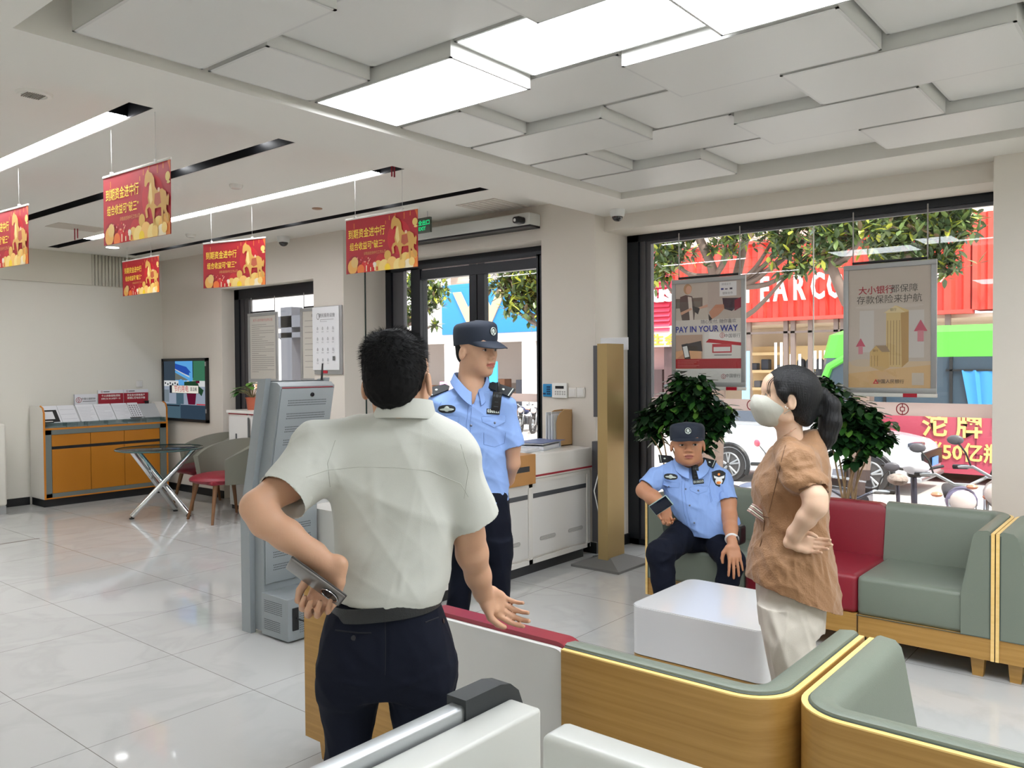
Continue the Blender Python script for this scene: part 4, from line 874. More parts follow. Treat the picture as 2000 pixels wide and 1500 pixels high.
sc_(0, .44, 1, .74, 10, 1); scp([(.82, .42), (.95, .5), (.9, .6), (.84, .55)], 11, 3); sc_(0, .5, .12, .72, 9, 2); sc_(.3, .55, .48, .75, 5, 3); scp([(.55, .55), (.78, .55), (.75, .75), (.59, .75)], 8, 3); sc_(.14, .42, .84, .56, 14, 4); sc_(.2, .425, .83, .555, 12, 5)
sc_(0, .75, .4, 1, 5, 2); sc_(.4, .76, 1, 1, 4, 2); sc_(.04, .77, .38, .79, 14, 3); sc_(.78, .735, 1, .755, 13, 3)
for s_, u, c in (('节约用电', .43, 13), ('清洁桶', .72, 14)): add_text(mb, s_, frame((5.4225, yy1-W_*u, zz1-Hh*.49), (0, -1, 0), (0, 0, 1)), .09 if c == 13 else .055, .0004, 0, c)
mb.build('picture', sm, t, world=True)
for z in (1.60, 1.02): MB().box(5.408, y0+.01, z, 5.416, y0+.03, z+.05).build('hinge', m_alu, t, world=True)

# ---- white cabinets under window_2 with pots
t = thing('white_cabinet', 'white cabinet with red edge line and tall dark handle slots under the narrow window', 'cabinet', (5.22, 7.85, 0))
mb = MB(); mb.box(5.1, 7.0, .05, 5.44, 8.33, 1.06); mb.build('carcass', m_white, t, world=True)
mb = MB(); mb.box(5.08, 6.98, 1.075, 5.44, 8.35, 1.105); mb.build('worktop', m_white, t, world=True)
mb = MB(); mb.box(5.092, 7.0, 1.06, 5.1, 7.93, 1.075); mb.box(5.092, 7.97, 1.06, 5.1, 8.33, 1.075); mb.build('red_line', m_red, t, world=True)
for y0 in (7.07, 7.5, 7.93):
    d = MB().box(5.085, y0+.01, .1, 5.099, y0+.38, 1.04).build('door', m_whitem, t, world=True); MB().box(5.083, y0-.02, .35, 5.086, y0+.012, 1.03).build('handle_slot', M('slot_grey', (84, 88, 88), .5), d, world=True)
mb = MB(); mb.box(5.082, 8.15, .5, 5.084, 8.18, .85); mb.build('handle_slot', MATS['slot_grey'], t, world=True)
MB().box(5.12, 7.0, 0, 5.44, 8.33, .05).build('plinth', m_dark, t, world=True)
def potted(name, label, base, pot, col, build):
    t = thing(name, label, 'plant', base); mb = MB(); mb.lathe([(0, 0), (pot[0]*.75, 0), (pot[0], pot[1]), (pot[0]*1.06, pot[1]), (pot[0]*1.06, pot[1]*.9), (pot[0]*.9, pot[1]*.9), (0, pot[1]*.88)], 20); mb.build('pot', col, t)
    st = MB(); lf = MB(); build(st, lf); st.build('stems', M('stem_green_brown', (122, 112, 78), .7), t); lf.build('leaves', m_plant, t, fix=False); return t
m_plant = [M('plant_dark', (26, 54, 28), .3, spec=.45), M('plant_mid', (50, 94, 38), .3, spec=.45), M('plant_light', (96, 140, 56), .35)]
def pothos(seed, R_=.17, H_=.18):
    def f(st, lf):
        rr = lrng(seed)
        for k in range(34):
            a = rr.uniform(0, 2*PI); r = rr.uniform(.02, R_); h = H_*rr.uniform(.6, 1.1)*(1-.5*r/R_); p = Vector((math.cos(a)*r, math.sin(a)*r, .13+h)); st.tube([(0, 0, .12), (p.x*.5, p.y*.5, p.z*.95), p], .003, 4)
            leaf(lf, p, Vector((math.cos(a), math.sin(a), rr.uniform(-.8, .2))), Vector((0, 0, 1)), rr.uniform(.07, .11), rr.uniform(.05, .07), rr.choice([1, 2, 2]))
    return f
potted('potted_pothos', 'light green pothos in a terracotta pot left of the silver kiosk', (5.28, 8.14, 1.105), (.075, .14), M('terracotta_pot', (176, 92, 66), .7), pothos(3))
def tall_plant(seed, H_=.9):
    def f(st, lf):
        rr = lrng(seed)
        for k in range(5):
            a = rr.uniform(0, 2*PI); top = Vector((math.cos(a)*.14, math.sin(a)*.14, H_*rr.uniform(.75, 1))); st.tube([(0, 0, .15), (top.x*.4, top.y*.4, H_*.5), top], .006, 5)
            for q in range(16):
                z = H_*rr.uniform(.35, 1.02); b = rr.uniform(0, 2*PI); p = top*(z/H_)+Vector((math.cos(b), math.sin(b), 0))*rr.uniform(.02, .14); leaf(lf, p, Vector((math.cos(b), math.sin(b), rr.uniform(-.9, .1))), Vector((0, 0, 1)), rr.uniform(.06, .1), rr.uniform(.035, .055), rr.choice([0, 0, 1]))
    return f
potted('potted_plant', 'dark green plant peeking out right of the silver kiosk', (4.85, 6.6, .0), (.13, .26), m_white, tall_plant(8, 1.42))

# ---- silver kiosk seen from behind
m_ksk = M('kiosk_silver', (150, 157, 160), .38, metal=.25); m_kdk = M('kiosk_slot', (70, 76, 78), .5)
t = thing('information_kiosk', 'tall leaning silver kiosk seen from behind with perforated doors', 'kiosk', (2.98, 4.2, 0))
KX0, KX1 = 2.76, 3.215
kp = [(4.40, 0), (4.40, .72), (4.33, .98), (4.20, 1.505), (4.12, 1.515), (4.245, .98), (4.31, .72), (4.31, 0)]
mb = MB(); mb.prism(kp, KX0, KX0+.035, 'x'); mb.prism(kp, KX1-.035, KX1, 'x'); mb.build('side_cheek', m_ksk, t, world=True)
bp = [(4.32, .02), (4.32, .74), (4.255, .98), (4.135, 1.495), (4.06, 1.49), (4.03, 1.47), (4.14, .98), (4.215, .83), (4.225, .02)]
mb = MB(); mb.prism(bp, KX0+.035, KX1-.035, 'x'); mb.build('housing', m_ksk, t, world=True)
mb = MB(); mb.prism([(4.335, .74), (4.345, .98), (4.22, 1.50), (4.135, 1.50), (4.255, .98)], KX0+.035, KX1-.035, 'x'); mb.build('screen_back', m_kdk, t, world=True)
up = Vector((0, 4.03-4.14, 1.47-.98)).normalized()
def kplate(name, z_lo, z_hi, y_lo, y_hi, vents, par=t, lean=True):
    o = Vector(((KX0+KX1)/2, (y_lo+y_hi)/2, (z_lo+z_hi)/2)); u = Vector((0, y_hi-y_lo, z_hi-z_lo)); T = frame(o, (1, 0, 0), u); h = u.length
    mb = MB(); mb.T = T; mb.box(-.185, -h/2, 0, .185, h/2, .008, 0, .002); p = mb.build(name, m_ksk, par, world=True)
    mb = MB(); mb.T = T
    for v in vents:
        for r_ in range(3):
            for c in range(26):
                x = -.13+c*.0105+(r_ % 2)*.003; y = v*h-h/2+r_*.014; mb.add([(x-.0032, y-.003, .0084), (x+.0032, y-.003, .0084), (x+.0032, y+.003, .0084), (x-.0032, y+.003, .0084)], [(0, 1, 2, 3)])
    mb.build('vent_holes', m_kdk, p, world=True); return p, T, h
p, T, h = kplate('upper_door', 1.0, 1.455, 4.135, 4.033, (.28, .45, .62, .79))
mb = MB(); mb.T = T; mb.cyl((.03, h*.42, .008), (.03, h*.42, .013), .013, n=18, mi=0); mb.cyl((.03, h*.42, .0132), (.03, h*.42, .016), .0085, n=16, mi=1); mb.build('lock', [m_blk, m_chrome], p, world=True)
mb = MB(); mb.T = T; mb.box(-.18, h/2+.004, -.004, .18, h/2+.008, .004); mb.build('red_line', m_red, p, world=True)
p, T, h = kplate('lower_door', .30, .72, 4.217, 4.217, (.18, .36, .54, .72))
mb = MB(); mb.T = T; mb.box(.13, -h*.42, .0085, .175, -h*.29, .009); mb.build('sticker', M('sticker_cream', (206, 204, 184), .6), p, world=True)
MB().cyl((KX1-.06, 4.12, 1.50), (KX1-.045, 4.13, 1.60), .007, .005, 8).build('antenna', m_blk, t, world=True)
b = MB().box(KX0+.02, 3.965, .012, KX0+.46, 4.225, .255, 0, .003).build('power_box', m_ksk, t, world=True)
mb = MB()
for (x, y0_, y1_, nrow, z0_) in ((0, 4.02, 4.2, 7, .15), (0, 4.04, 4.2, 6, .05)):
    for r_ in range(nrow):
        for c in range(16): y = y0_+(y1_-y0_)*c/16; z = z0_+r_*.011; mb.add([(KX0+.019, y, z), (KX0+.019, y+.007, z), (KX0+.019, y+.007, z+.004), (KX0+.019, y, z+.004)], [(0, 1, 2, 3)])
for r_ in range(13):
    for c in range(5):
        x = KX0+.1+c*.012; z = .05+r_*.013; mb.add([(x, 3.964, z), (x+.006, 3.964, z), (x+.006, 3.964, z+.005), (x, 3.964, z+.005)], [(0, 1, 2, 3)])
mb.build('vent_holes', m_kdk, b, world=True)
mb = MB(); mb.box(KX0+.05, 3.958, .07, KX0+.09, 3.966, .20, 0, .002); mb.build('socket_strip', m_blk, b, world=True)
mb = MB(); mb.tube(smooth_path([(KX0+.075, 3.955, .14), (KX0+.09, 3.92, .13), (KX0+.17, 3.90, .10), (KX0+.3, 3.91, .11), (KX0+.36, 3.93, .16)], 6), .005, 6); mb.build('power_cable', m_blk, b, world=True)
# standing rolls hanging behind the kiosk (two grey discs)
t = thing('queue_panel', 'white panel with two round grey rolls behind the man in white', 'machine', (3.55, 4.55, 0))
MB().box(3.38, 4.5, .0, 3.75, 4.75, 1.02, 0, .04).build('casing', M('machine_white', (204, 206, 204), .4), t, world=True)
for px_, w_ in ((612, .03), (642, .06)):
    c = A(px_, 1050 if px_ > 620 else 1046, 3.37); MB().box(c.x-.008, c.y-w_*.5, c.z-.09, c.x, c.y+w_*.5, c.z+.03, 0, .004).build('paper_slot', M('roll_grey', (86, 88, 86), .4), t, world=True)

# ---- service counter
t = thing('service_counter', 'white service counter with red line, slot handles and vents behind the standing officer', 'counter', (4.8, 4.1, 0))
CY = 3.85
MB().box(3.2, CY+.03, 0, 5.60, 4.38, .08).build('plinth', m_dark, t, world=True)
MB().box(3.2, CY+.015, .08, 5.65, 4.39, .66).build('carcass', m_white, t, world=True)
mb = MB(); 
for x in (3.2, 4.03, 4.84, 5.61): mb.box(x, CY-.004, .08, x+.045, CY+.016, .70)
mb.box(3.2, CY-.004, .08, 5.65, CY+.016, .115); mb.build('uprights', m_white, t, world=True)
for x0, x1 in ((3.25, 4.025), (4.08, 4.835), (4.89, 5.605)):
    d = MB().box(x0, CY+.002, .13, x1, CY+.014, .70).build('door', m_whitem, t, world=True)
    MB().box(x0+.01, CY-.001, .575, x1-.005, CY+.003, .61).build('handle_slot', M('slot_dark', (62, 66, 72), .4), d, world=True)
    for xa in (x0+.09, x0+.46):
        mb = MB(); pts = rrect(xa, .24, xa+.2, .27, .014, 4); mb.prism(pts, CY-.0006, CY+.003, 'y')
        v_ = mb.build('vent', M('vent_grey', (150, 150, 146), .6), d, world=True)
        mb = MB()
        for r_ in range(3):
            for c in range(20): x = xa+.006+c*.0096; z = .2435+r_*.009; mb.box(x, CY-.0012, z, x+.005, CY, z+.0045)
        mb.build('vent_holes', m_white, v_, world=True)
MB().box(3.2, CY-.004, .66, 4.89, 4.39, .69).build('worktop', m_white, t, world=True)
MB().box(4.89, CY-.02, .72, 5.66, 4.39, .905, 0, .012).build('raised_top', m_white, t, world=True)
MB().box(4.895, CY-.023, .738, 5.655, CY-.0195, .752).build('red_line', m_red, t, world=True)
MB().box(4.9, CY-.005, .69, 5.65, 4.38, .72).build('shadow_gap', m_white, t, world=True)
# wooden ballot box
t = thing('wooden_slot_box', 'light brown wooden box with a dark slot on the service counter', 'box', (4.72, 4.0, .69))
MB().box(4.55, CY-.035, .692, 4.888, 4.15, .915, 0, .004).build('box_body', M('box_oak', (186, 134, 74), .5, var=(4, .06)), t, world=True)
MB().box(4.645, CY-.038, .79, 4.81, CY-.034, .83).build('slot', m_dark, t, world=True)
# documents on the counter
t = thing('ring_binder', 'grey ring binder topped with blue documents on the counter', 'binder', (5.30, 4.10, .905), .25)
MB().box(-.19, -.12, 0, .17, .12, .006).box(-.19, -.12, .05, .17, .12, .056).box(.165, -.12, 0, .172, .12, .056).build('cover', M('binder_grey', (196, 198, 202), .4), t)
MB().box(-.17, -.11, .007, .16, .11, .034).build('pages', m_paper, t)
mb = MB(); mb.box(-.19, -.14, .06, .19, .11, .063); o = mb.build('blue_leaflet', M('leaflet_blue', (96, 112, 160), .4)); o.location = (5.32, 4.12, .903); o.rotation_euler = (0, 0, .12); tag(o, 'blue grey leaflet lying on top of the ring binder', 'leaflet')
for k in range(2):
    o = MB().box(-.15, -.1, 0, .15, .1, .012).build('document_stack', m_paper); o.location = (5.06, 4.07, .906+k*.0125); o.rotation_euler = (0, 0, .1+.15*k); tag(o, ['lower', 'upper'][k]+' white paper stack on the counter beside the binder', 'paper stack')
t = thing('file_rack', 'brown magazine file with papers standing on the counter', 'file holder', (5.50, 4.12, .905))
prf = [(0, 0), (.0, .20), (.02, .25), (.06, .285), (.10, .297), (.22, .30), (.22, 0)]
MB().prism([(-.0+a, b) for a, b in prf], -.05, -.044, 'y').prism(prf, .044, .05, 'y').box(.214, -.05, 0, .22, .05, .3).box(0, -.05, 0, .22, .05, .006).build('file_box', M('kraft_board', (186, 148, 100), .7), t)
for k in range(6):
    MB().box(-.02-.02*(k % 2), -.04+k*.014, .007, .20, -.034+k*.014, .26+.012*(k % 3)).build('paper_folder', m_paper if k % 2 else M('folder_grey', (190, 190, 186), .6), t)
# ---- keypads by the entrance
def wall_item(name, label, cat, y0, y1, z0, z1, dep, mats, fn=None, X=5.759):
    mb = MB(); mb.box(X-dep, y0, z0, X, y1, z1, 0, min(.008, dep*.4)); 
    if fn: fn(mb, X-dep)
    o = mb.build(name, mats, autosm=True); tag(o, label, cat); return o
def kp1(mb, x):
    for i in range(3):
        for j in range(4): mb.box(x-.003, 4.315+i*.014, 1.325+j*.02, x, 4.325+i*.014, 1.338+j*.02, 1)
    mb.box(x-.002, 4.365, 1.325, x, 4.395, 1.34, 1)
wall_item('blue_keypad', 'small blue keypad on the pier beside the entrance', 'keypad', 4.302, 4.40, 1.306, 1.418, .02, [M('keypad_blue', (32, 132, 186), .45), M('keypad_navy', (18, 48, 86), .5)], kp1)
def kp2(mb, x):
    mb.box(x-.002, 4.165, 1.378, x, 4.255, 1.402, 1)
    for i in range(5):
        for j in range(2): mb.box(x-.003, 4.15+i*.024, 1.325+j*.02, x, 4.162+i*.024, 1.338+j*.02, 2)
wall_item('alarm_keypad', 'white rounded alarm keypad with dark display on the pier', 'keypad', 4.135, 4.295, 1.297, 1.428, .028, [M('abs_white', (228, 229, 226), .35), m_blk, M('key_grey', (176, 176, 172), .5)], kp2)
for k, (a, b) in enumerate(((4.045, 4.13), (3.96, 4.043))):
    wall_item('switch_plate', 'white switch plate on the pier, %s' % ['next to the alarm keypad', 'nearest the gold column'][k], 'switch', a, b, 1.305, 1.39, .012, [m_white, m_whitem], lambda mb, x, a=a, b=b: mb.box(x-.003, a+.012, 1.318, x, b-.012, 1.377, 1, .001))
# ---- gold display post
t = thing('gold_display_post', 'tall gold display post on a grey pyramid base', 'display stand', (5.52, 3.55, 0))
mb = MB(); mb.add([(5.27, 3.33, 0), (5.77, 3.33, 0), (5.77, 3.77, 0), (5.27, 3.77, 0), (5.27, 3.33, .018), (5.77, 3.33, .018), (5.77, 3.77, .018), (5.27, 3.77, .018), (5.42, 3.50, .075), (5.62, 3.50, .075), (5.62, 3.6, .075), (5.42, 3.6, .075)], [(0, 1, 2, 3), (0, 1, 5, 4), (1, 2, 6, 5), (2, 3, 7, 6), (3, 0, 4, 7), (4, 5, 9, 8), (5, 6, 10, 9), (6, 7, 11, 10), (7, 4, 8, 11), (8, 9, 10, 11)]); mb.build('base', M('base_grey', (106, 106, 104), .5), t, world=True)
MB().box(5.385, 3.5, .05, 5.625, 3.59, 1.745).build('post', M('brushed_gold', (176, 152, 104), .38, metal=.55), t, world=True)
# folded easel and grey board behind the post
t = thing('folded_easel', 'folded chrome easel leaning behind the gold post', 'easel', (5.7, 3.72, 0))
MB().tube([(5.70, 3.70, .0), (5.62, 3.78, .55), (5.70, 3.70, 1.0)], .009, 6).tube([(5.74, 3.64, .02), (5.66, 3.75, .8)], .007, 6).build('legs', m_chrome, t, world=True); MB().tube([(5.69, 3.71, .90), (5.66, 3.74, .72)], .016, 8).build('grip', m_blk, t, world=True)
t = thing('leaning_board', 'grey backed board with white paper above, behind the gold post', 'board', (5.72, 3.7, 0))
MB().box(5.70, 3.62, 1.15, 5.715, 3.84, 1.74).build('board', m_greyfr, t, world=True); MB().box(5.69, 3.50, 1.70, 5.699, 3.76, 1.80).build('paper', m_paper, t, world=True); MB().cyl((5.72, 3.72, 0), (5.72, 3.72, 1.2), .01, n=8).box(5.62, 3.62, 0, 5.74, 3.8, .015).build('stand', m_alu, t, world=True)
MB().box(5.66, 3.65, .12, 5.74, 3.83, .95).build('grey_rack', m_greyfr, t, world=True)
# ================================================================ hanging and wall mounted things
PRINT = {}
def pm(c):
    k = 'print_%02x%02x%02x' % c
    if k not in PRINT: PRINT[k] = M(k, c, .5)
    return PRINT[k]
class Art:
    """flat print on a plane: coordinates u right, v up, in metres from the lower-left corner"""
    def __init__(s, T): s.mb = MB(); s.mb.T = T; s.T = T; s.cols = []; s.lay = 0
    def c(s, col):
        if col not in s.cols: s.cols.append(col)
        return s.cols.index(col)
    def poly(s, pts, col):
        s.lay += 1; z = .0004+s.lay*.00012; s.mb.add([(u, v, z) for u, v in pts], [tuple(range(len(pts)))], s.c(col))
    def rect(s, u0, v0, u1, v1, col): s.poly([(u0, v0), (u1, v0), (u1, v1), (u0, v1)], col)
    def disc(s, u, v, r, col, ry=None, a0=0, a1=2*PI, n=20, box=None):
        ry = ry or r; pts = [(u+r*math.cos(a0+(a1-a0)*i/n), v+ry*math.sin(a0+(a1-a0)*i/n)) for i in range(n+(a1-a0 < 6))]
        if box: pts = [(min(max(p[0], box[0]), box[2]), min(max(p[1], box[1]), box[3])) for p in pts]
        s.poly(pts, col)
    def text(s, t_, u, v, size, col, sx=1, off=0, shear=0):
        s.lay += 1; add_text(s.mb, t_, s.T @ Matrix.Translation((u, v, .0006+s.lay*.00012)), size, 0, off, s.c(col), sx, shear=shear)
    def emblem(s, u, v, r, col): s.lay += 1; logo(s.mb, s.T @ Matrix.Translation((u, v, .0005+s.lay*.00012)), r, s.c(col), .0003)
    def build(s, name, parent): return s.mb.build(name, [pm(c) for c in s.cols], parent, world=True, fix=False)
HORSE = [(.665, .13), (.70, .06), (.72, .10), (.76, .13), (.79, .2), (.80, .32), (.83, .38), (.90, .37), (.95, .42), (.965, .5), (.985, .46), (.995, .5), (.985, .62), (.96, .6), (.955, .66), (.98, .74), (.99, .82), (.97, .83), (.945, .74), (.92, .66), (.91, .75), (.915, .85), (.90, .86), (.89, .75), (.885, .62), (.80, .62), (.79, .75), (.795, .92), (.78, .93), (.77, .75), (.745, .62), (.72, .58), (.69, .61), (.70, .72), (.675, .73), (.66, .62), (.68, .55), (.71, .53), (.70, .45), (.72, .33), (.725, .24), (.70, .25), (.675, .3), (.655, .28), (.655, .22)]
def banner(label, p_left, p_right, H_=.40):
    """p_left/p_right: top corners in world, hangs down"""
    a = Vector(p_left); b = Vector(p_right); mid = (a+b)/2
    t = thing('hanging_banner', label, 'banner', (mid.x, mid.y, mid.z-H_), 0, 'red promotional banners hung from the ceiling')
    W_ = (b-a).length; r = (b-a).normalized(); up = Vector((0, 0, 1)); up = (up-r*up.dot(r)).normalized(); n_ = r.cross(up)
    org = a-up*H_; T = frame(org, r, up)
    mb = MB(); mb.T = T; nn = 10
    vs_ = []
    for i in range(nn+1):
        for z in (0, -.0016): vs_ += [(W_*i/nn, 0, z), (W_*i/nn, H_, z)]
    mb.box(0, 0, -.0016, W_, H_, 0); mb.build('sheet', pm((176, 24, 40)), t, world=True)
    A_ = Art(T); bx = (0, 0, W_, H_); U = lambda u: u*W_; V = lambda v: H_*(1-v)
    A_.disc(U(.75), V(.45), .12, (196, 30, 44)); A_.disc(U(.12), V(.9), .09, (150, 16, 30), box=bx)
    for u, v, l in ((.62, .04, .05), (.70, .02, .04), (.82, .03, .07), (.9, .02, .05), (.12, .08, .06), (.05, .2, .07), (.57, .12, .04)): A_.rect(U(u), V(v+l*1.6), U(u)+.005, V(v), (236, 150, 50))
    A_.poly([(U(.96), V(.0)), (U(1), V(0)), (U(1), V(.18)), (U(.985), V(.1))], (224, 110, 50)); A_.disc(U(.965), V(.22), .026, (230, 200, 110), box=bx); A_.disc(U(.975), V(.3), .018, (236, 206, 120), .008, box=bx)
    A_.text('到期资金进中行', U(.30), V(.29), .073, (255, 228, 84), sx=.80, off=.0006); A_.text('组合收益可“破三”', U(.31), V(.52), .062, (255, 226, 80), sx=.80, off=.0006)
    A_.text('详情请咨询中行工作人员', U(.42), V(.665), .026, (214, 160, 90), sx=.85)
    rr = lrng(11)
    for u, v, r_, c in ((.50, .84, .055, (196, 36, 44)), (.60, .74, .036, (222, 176, 84)), (.10, .88, .055, (232, 176, 90)), (.13, .80, .04, (226, 190, 120)), (.28, .92, .05, (214, 40, 36)), (.22, .95, .04, (236, 120, 50)), (.38, .95, .045, (206, 34, 38)), (.47, .92, .045, (240, 200, 110)), (.55, .94, .055, (244, 214, 130)), (.66, .92, .06, (246, 196, 110)), (.75, .95, .055, (248, 220, 140)), (.84, .90, .07, (240, 206, 116)), (.92, .86, .06, (244, 190, 96)), (.97, .95, .06, (240, 140, 60)), (.88, .97, .05, (244, 232, 200)), (.96, .78, .03, (232, 170, 80)), (.60, .96, .03, (250, 214, 40)), (.42, .88, .02, (244, 236, 220))):
        A_.disc(U(u), V(v), r_, c, box=bx)
    for k in range(16): A_.disc(U(rr.uniform(.16, .44)), V(rr.uniform(.72, .88)), .006, rr.choice([(228, 120, 130), (240, 190, 150), (214, 60, 60)]))
    for k in range(6): A_.rect(U(.30+.03*k), V(.99), U(.315+.03*k), V(.88+.02*(k % 3)), [(244, 226, 190), (208, 30, 36)][k % 2])
    A_.poly([(U(u), V(v)) for u, v in HORSE], (214, 166, 84)); A_.poly([(U(.80), V(.42)), (U(.87), V(.41)), (U(.885), V(.56)), (U(.83), V(.6)), (U(.79), V(.55))], (186, 92, 62)); A_.poly([(U(.72), V(.3)), (U(.75), V(.25)), (U(.77), V(.5)), (U(.74), V(.56)), (U(.715), V(.45))], (240, 214, 140)); A_.disc(U(.855), V(.375), .012, (238, 200, 170))
    A_.disc(U(.80), V(.93), .035, (246, 208, 120), box=bx); A_.disc(U(.93), V(.9), .03, (248, 214, 126), box=bx)
    A_.build('print', t)
    mb = MB(); mb.T = T; mb.box(-.004, H_-.004, -.006, W_+.004, H_+.010, .004, 0, .002); mb.build('hanging_rail', m_white, t, world=True)
    for f in (.14, .80):
        p = a+(b-a)*f; mb = MB(); mb.cyl((p.x, p.y, p.z+.008), (p.x, p.y, H2), .0016, n=6); mb.box(p.x-.008, p.y-.008, p.z, p.x+.008, p.y+.008, p.z+.022); mb.build('string', M('string_white', (214, 214, 210), .6), t, world=True)
    return t
banner('largest red banner with golden horse, nearest the photographer', (2.27, 5.03, 2.712), (2.27, 4.24, 2.70))
banner('red banner with golden horse cut off by the left edge', (2.28, 6.965, 2.722), (2.28, 6.185, 2.704))
banner('red banner with golden horse beside the green exit sign', (4.0, 4.91, 2.672), (4.0, 4.14, 2.668))
banner('red banner with golden horse left of the black dome camera', (4.02, 6.95, 2.70), (4.14, 6.16, 2.69))
banner('smallest red banner with golden horse, farthest from the photographer', (4.57, 9.675, 2.82), (4.57, 8.82, 2.82))

# ---- framed posters
def poster_frame(label, x, y0, y1, z0, z1, group, art, wires=(), tab=None, rail=True, top=None, cat='poster', side=-1):
    t = thing('framed_poster', label, cat, (x, (y0+y1)/2, z0), 0, group); f = .035
    mb = MB()
    for a in ((y0, z0, y1, z0+f), (y0, z1-f, y1, z1), (y0, z0+f, y0+f, z1-f), (y1-f, z0+f, y1, z1-f)): mb.box(x-.014, a[0], a[1], x+.006, a[2], a[3], 0, .002)
    mb.build('frame', m_frame, t, world=True)
    MB().box(x-.004, y0+f, z0+f, x+.004, y1-f, z1-f).build('backing', M('poster_paper', (206, 202, 194), .5), t, world=True)
    A_ = Art(frame((x-.0042, y1-f, z0+f), (0, -1, 0), (0, 0, 1))); art(A_, y1-y0-2*f, z1-z0-2*f); A_.build('print', t)
    MB().box(x-.0125, y0+f, z0+f, x-.0115, y1-f, z1-f).build('cover_sheet', M_glass('poster_glass', (255, 255, 255), .05), t, world=True)
    if rail: MB().box(x-.012, y0-.005, z0-.028, x+.008, y1+.005, z0-.001, 0, .005).build('lower_rail', m_white, t, world=True)
    if tab: MB().box(x-.016, tab[0], z0-.028, x-.0125, tab[1], z0-.002).build('red_tab', M('tab_red', (176, 10, 40), .4), t, world=True)
    if top: MB().cyl((x, y0+.06, z1+.012), (x, y1-.06, z1+.012), .010, n=10).build('top_bar', m_blk, t, world=True)
    for y, zt in wires: MB().cyl((x, y, z1), (x, y, zt), .0045, n=8).build('hanging_wire', M('wire_grey', (170, 168, 166), .4), t, world=True)
    return t
def art1(A_, W_, H_):
    U = lambda u: u*W_; V = lambda v: (1-v)*H_
    A_.rect(0, 0, W_, H_, (214, 208, 200)); A_.rect(0, V(.42), U(.55), H_, (198, 188, 176)); A_.rect(0, V(.28), U(.42), V(.17), (120, 110, 100)); A_.rect(U(.5), V(.42), W_, H_, (190, 178, 168))
    A_.poly([(U(.07), V(.15)), (U(.16), V(.13)), (U(.26), V(.15)), (U(.31), V(.3)), (U(.29), V(.42)), (U(.10), V(.42)), (U(.06), V(.27))], (98, 82, 78)); A_.poly([(U(.19), V(.15)), (U(.25), V(.16)), (U(.28), V(.42)), (U(.22), V(.42))], (214, 202, 192))
    A_.disc(U(.19), V(.065), U(.065), (184, 146, 110), U(.075)); A_.disc(U(.205), V(.075), U(.045), (214, 168, 142), U(.06)); A_.poly([(U(.07), V(.33)), (U(.24), V(.28)), (U(.26), V(.30)), (U(.09), V(.36))], (206, 160, 134)); A_.poly([(U(.26), V(.26)), (U(.38), V(.29)), (U(.35), V(.36)), (U(.27), V(.31))], (66, 62, 62)); A_.poly([(U(.36), V(.28)), (U(.5), V(.25)), (U(.5), V(.28)), (U(.38), V(.30))], (208, 166, 142))
    A_.poly([(U(.72), V(.19)), (U(.98), V(.20)), (U(.96), V(.28)), (U(.86), V(.34)), (U(.74), V(.31))], (56, 52, 60)); A_.poly([(U(.9), V(.22)), (U(1), V(.19)), (U(1), V(.3)), (U(.9), V(.34))], (130, 40, 56))
    A_.poly([(U(.52), V(.34)), (U(.62), V(.26)), (U(.74), V(.26)), (U(.75), V(.31)), (U(.66), V(.38)), (U(.56), V(.42))], (196, 140, 112)); A_.poly([(U(.51), V(.36)), (U(.57), V(.42)), (U(.52), V(.44))], (60, 50, 48))
    A_.rect(U(.68), V(.17), U(.93), V(.01), (232, 232, 232)); A_.rect(U(.70), V(.10), U(.74), V(.08), (60, 80, 150)); A_.rect(U(.76), V(.10), U(.80), V(.085), (120, 120, 130)); A_.rect(U(.83), V(.10), U(.87), V(.08), (60, 66, 80)); A_.text('跨境支付', U(.78), V(.04), .02, (150, 150, 150)); A_.text('银联合作', U(.80), V(.14), .022, (130, 130, 130))
    A_.text('随心支付, 随你喜欢', U(.66), V(.45), .036, (120, 116, 122)); A_.text('PAY IN YOUR WAY', U(.47), V(.53), .068, (44, 56, 148), sx=.92, off=.0016)
    A_.rect(0, V(.98), U(.42), V(.59), (188, 160, 140)); A_.poly([(0, V(.78)), (U(.4), V(.72)), (U(.4), V(.98)), (0, V(.98))], (222, 172, 132)); A_.poly([(U(.12), V(.70)), (U(.4), V(.66)), (U(.42), V(.78)), (U(.2), V(.77))], (60, 54, 56)); A_.poly([(U(.02), V(.86)), (U(.15), V(.79)), (U(.22), V(.86)), (U(.1), V(.9))], (206, 150, 118))
    A_.poly([(U(.09), V(.70)), (U(.19), V(.685)), (U(.24), V(.88)), (U(.15), V(.89))], (44, 46, 50)); A_.poly([(U(.11), V(.725)), (U(.18), V(.715)), (U(.215), V(.84)), (U(.145), V(.85))], (232, 236, 236)); A_.rect(U(.45), V(.98), W_, V(.57), (224, 220, 214))
    A_.poly([(U(.52), V(.56)), (W_, V(.60)), (W_, V(.70)), (U(.52), V(.66))], (236, 232, 228)); A_.poly([(U(.47), V(.68)), (U(.52), V(.64)), (W_, V(.69)), (W_, V(.725)), (U(.6), V(.69))], (188, 26, 44)); A_.emblem(U(.72), V(.605), .021, (176, 30, 48)); A_.text('中国银行', U(.87), V(.615), .034, (60, 60, 64)); A_.rect(U(.57), V(.80), U(.86), V(.70), (196, 60, 70)); A_.rect(U(.59), V(.785), U(.84), V(.735), (232, 228, 226)); A_.rect(U(.61), V(.97), U(.75), V(.87), (206, 120, 126)); A_.rect(U(.60), V(.83), U(.86), V(.822), (90, 90, 90))
    A_.rect(0, V(.975)+.0, W_, V(.865), (170, 26, 40))
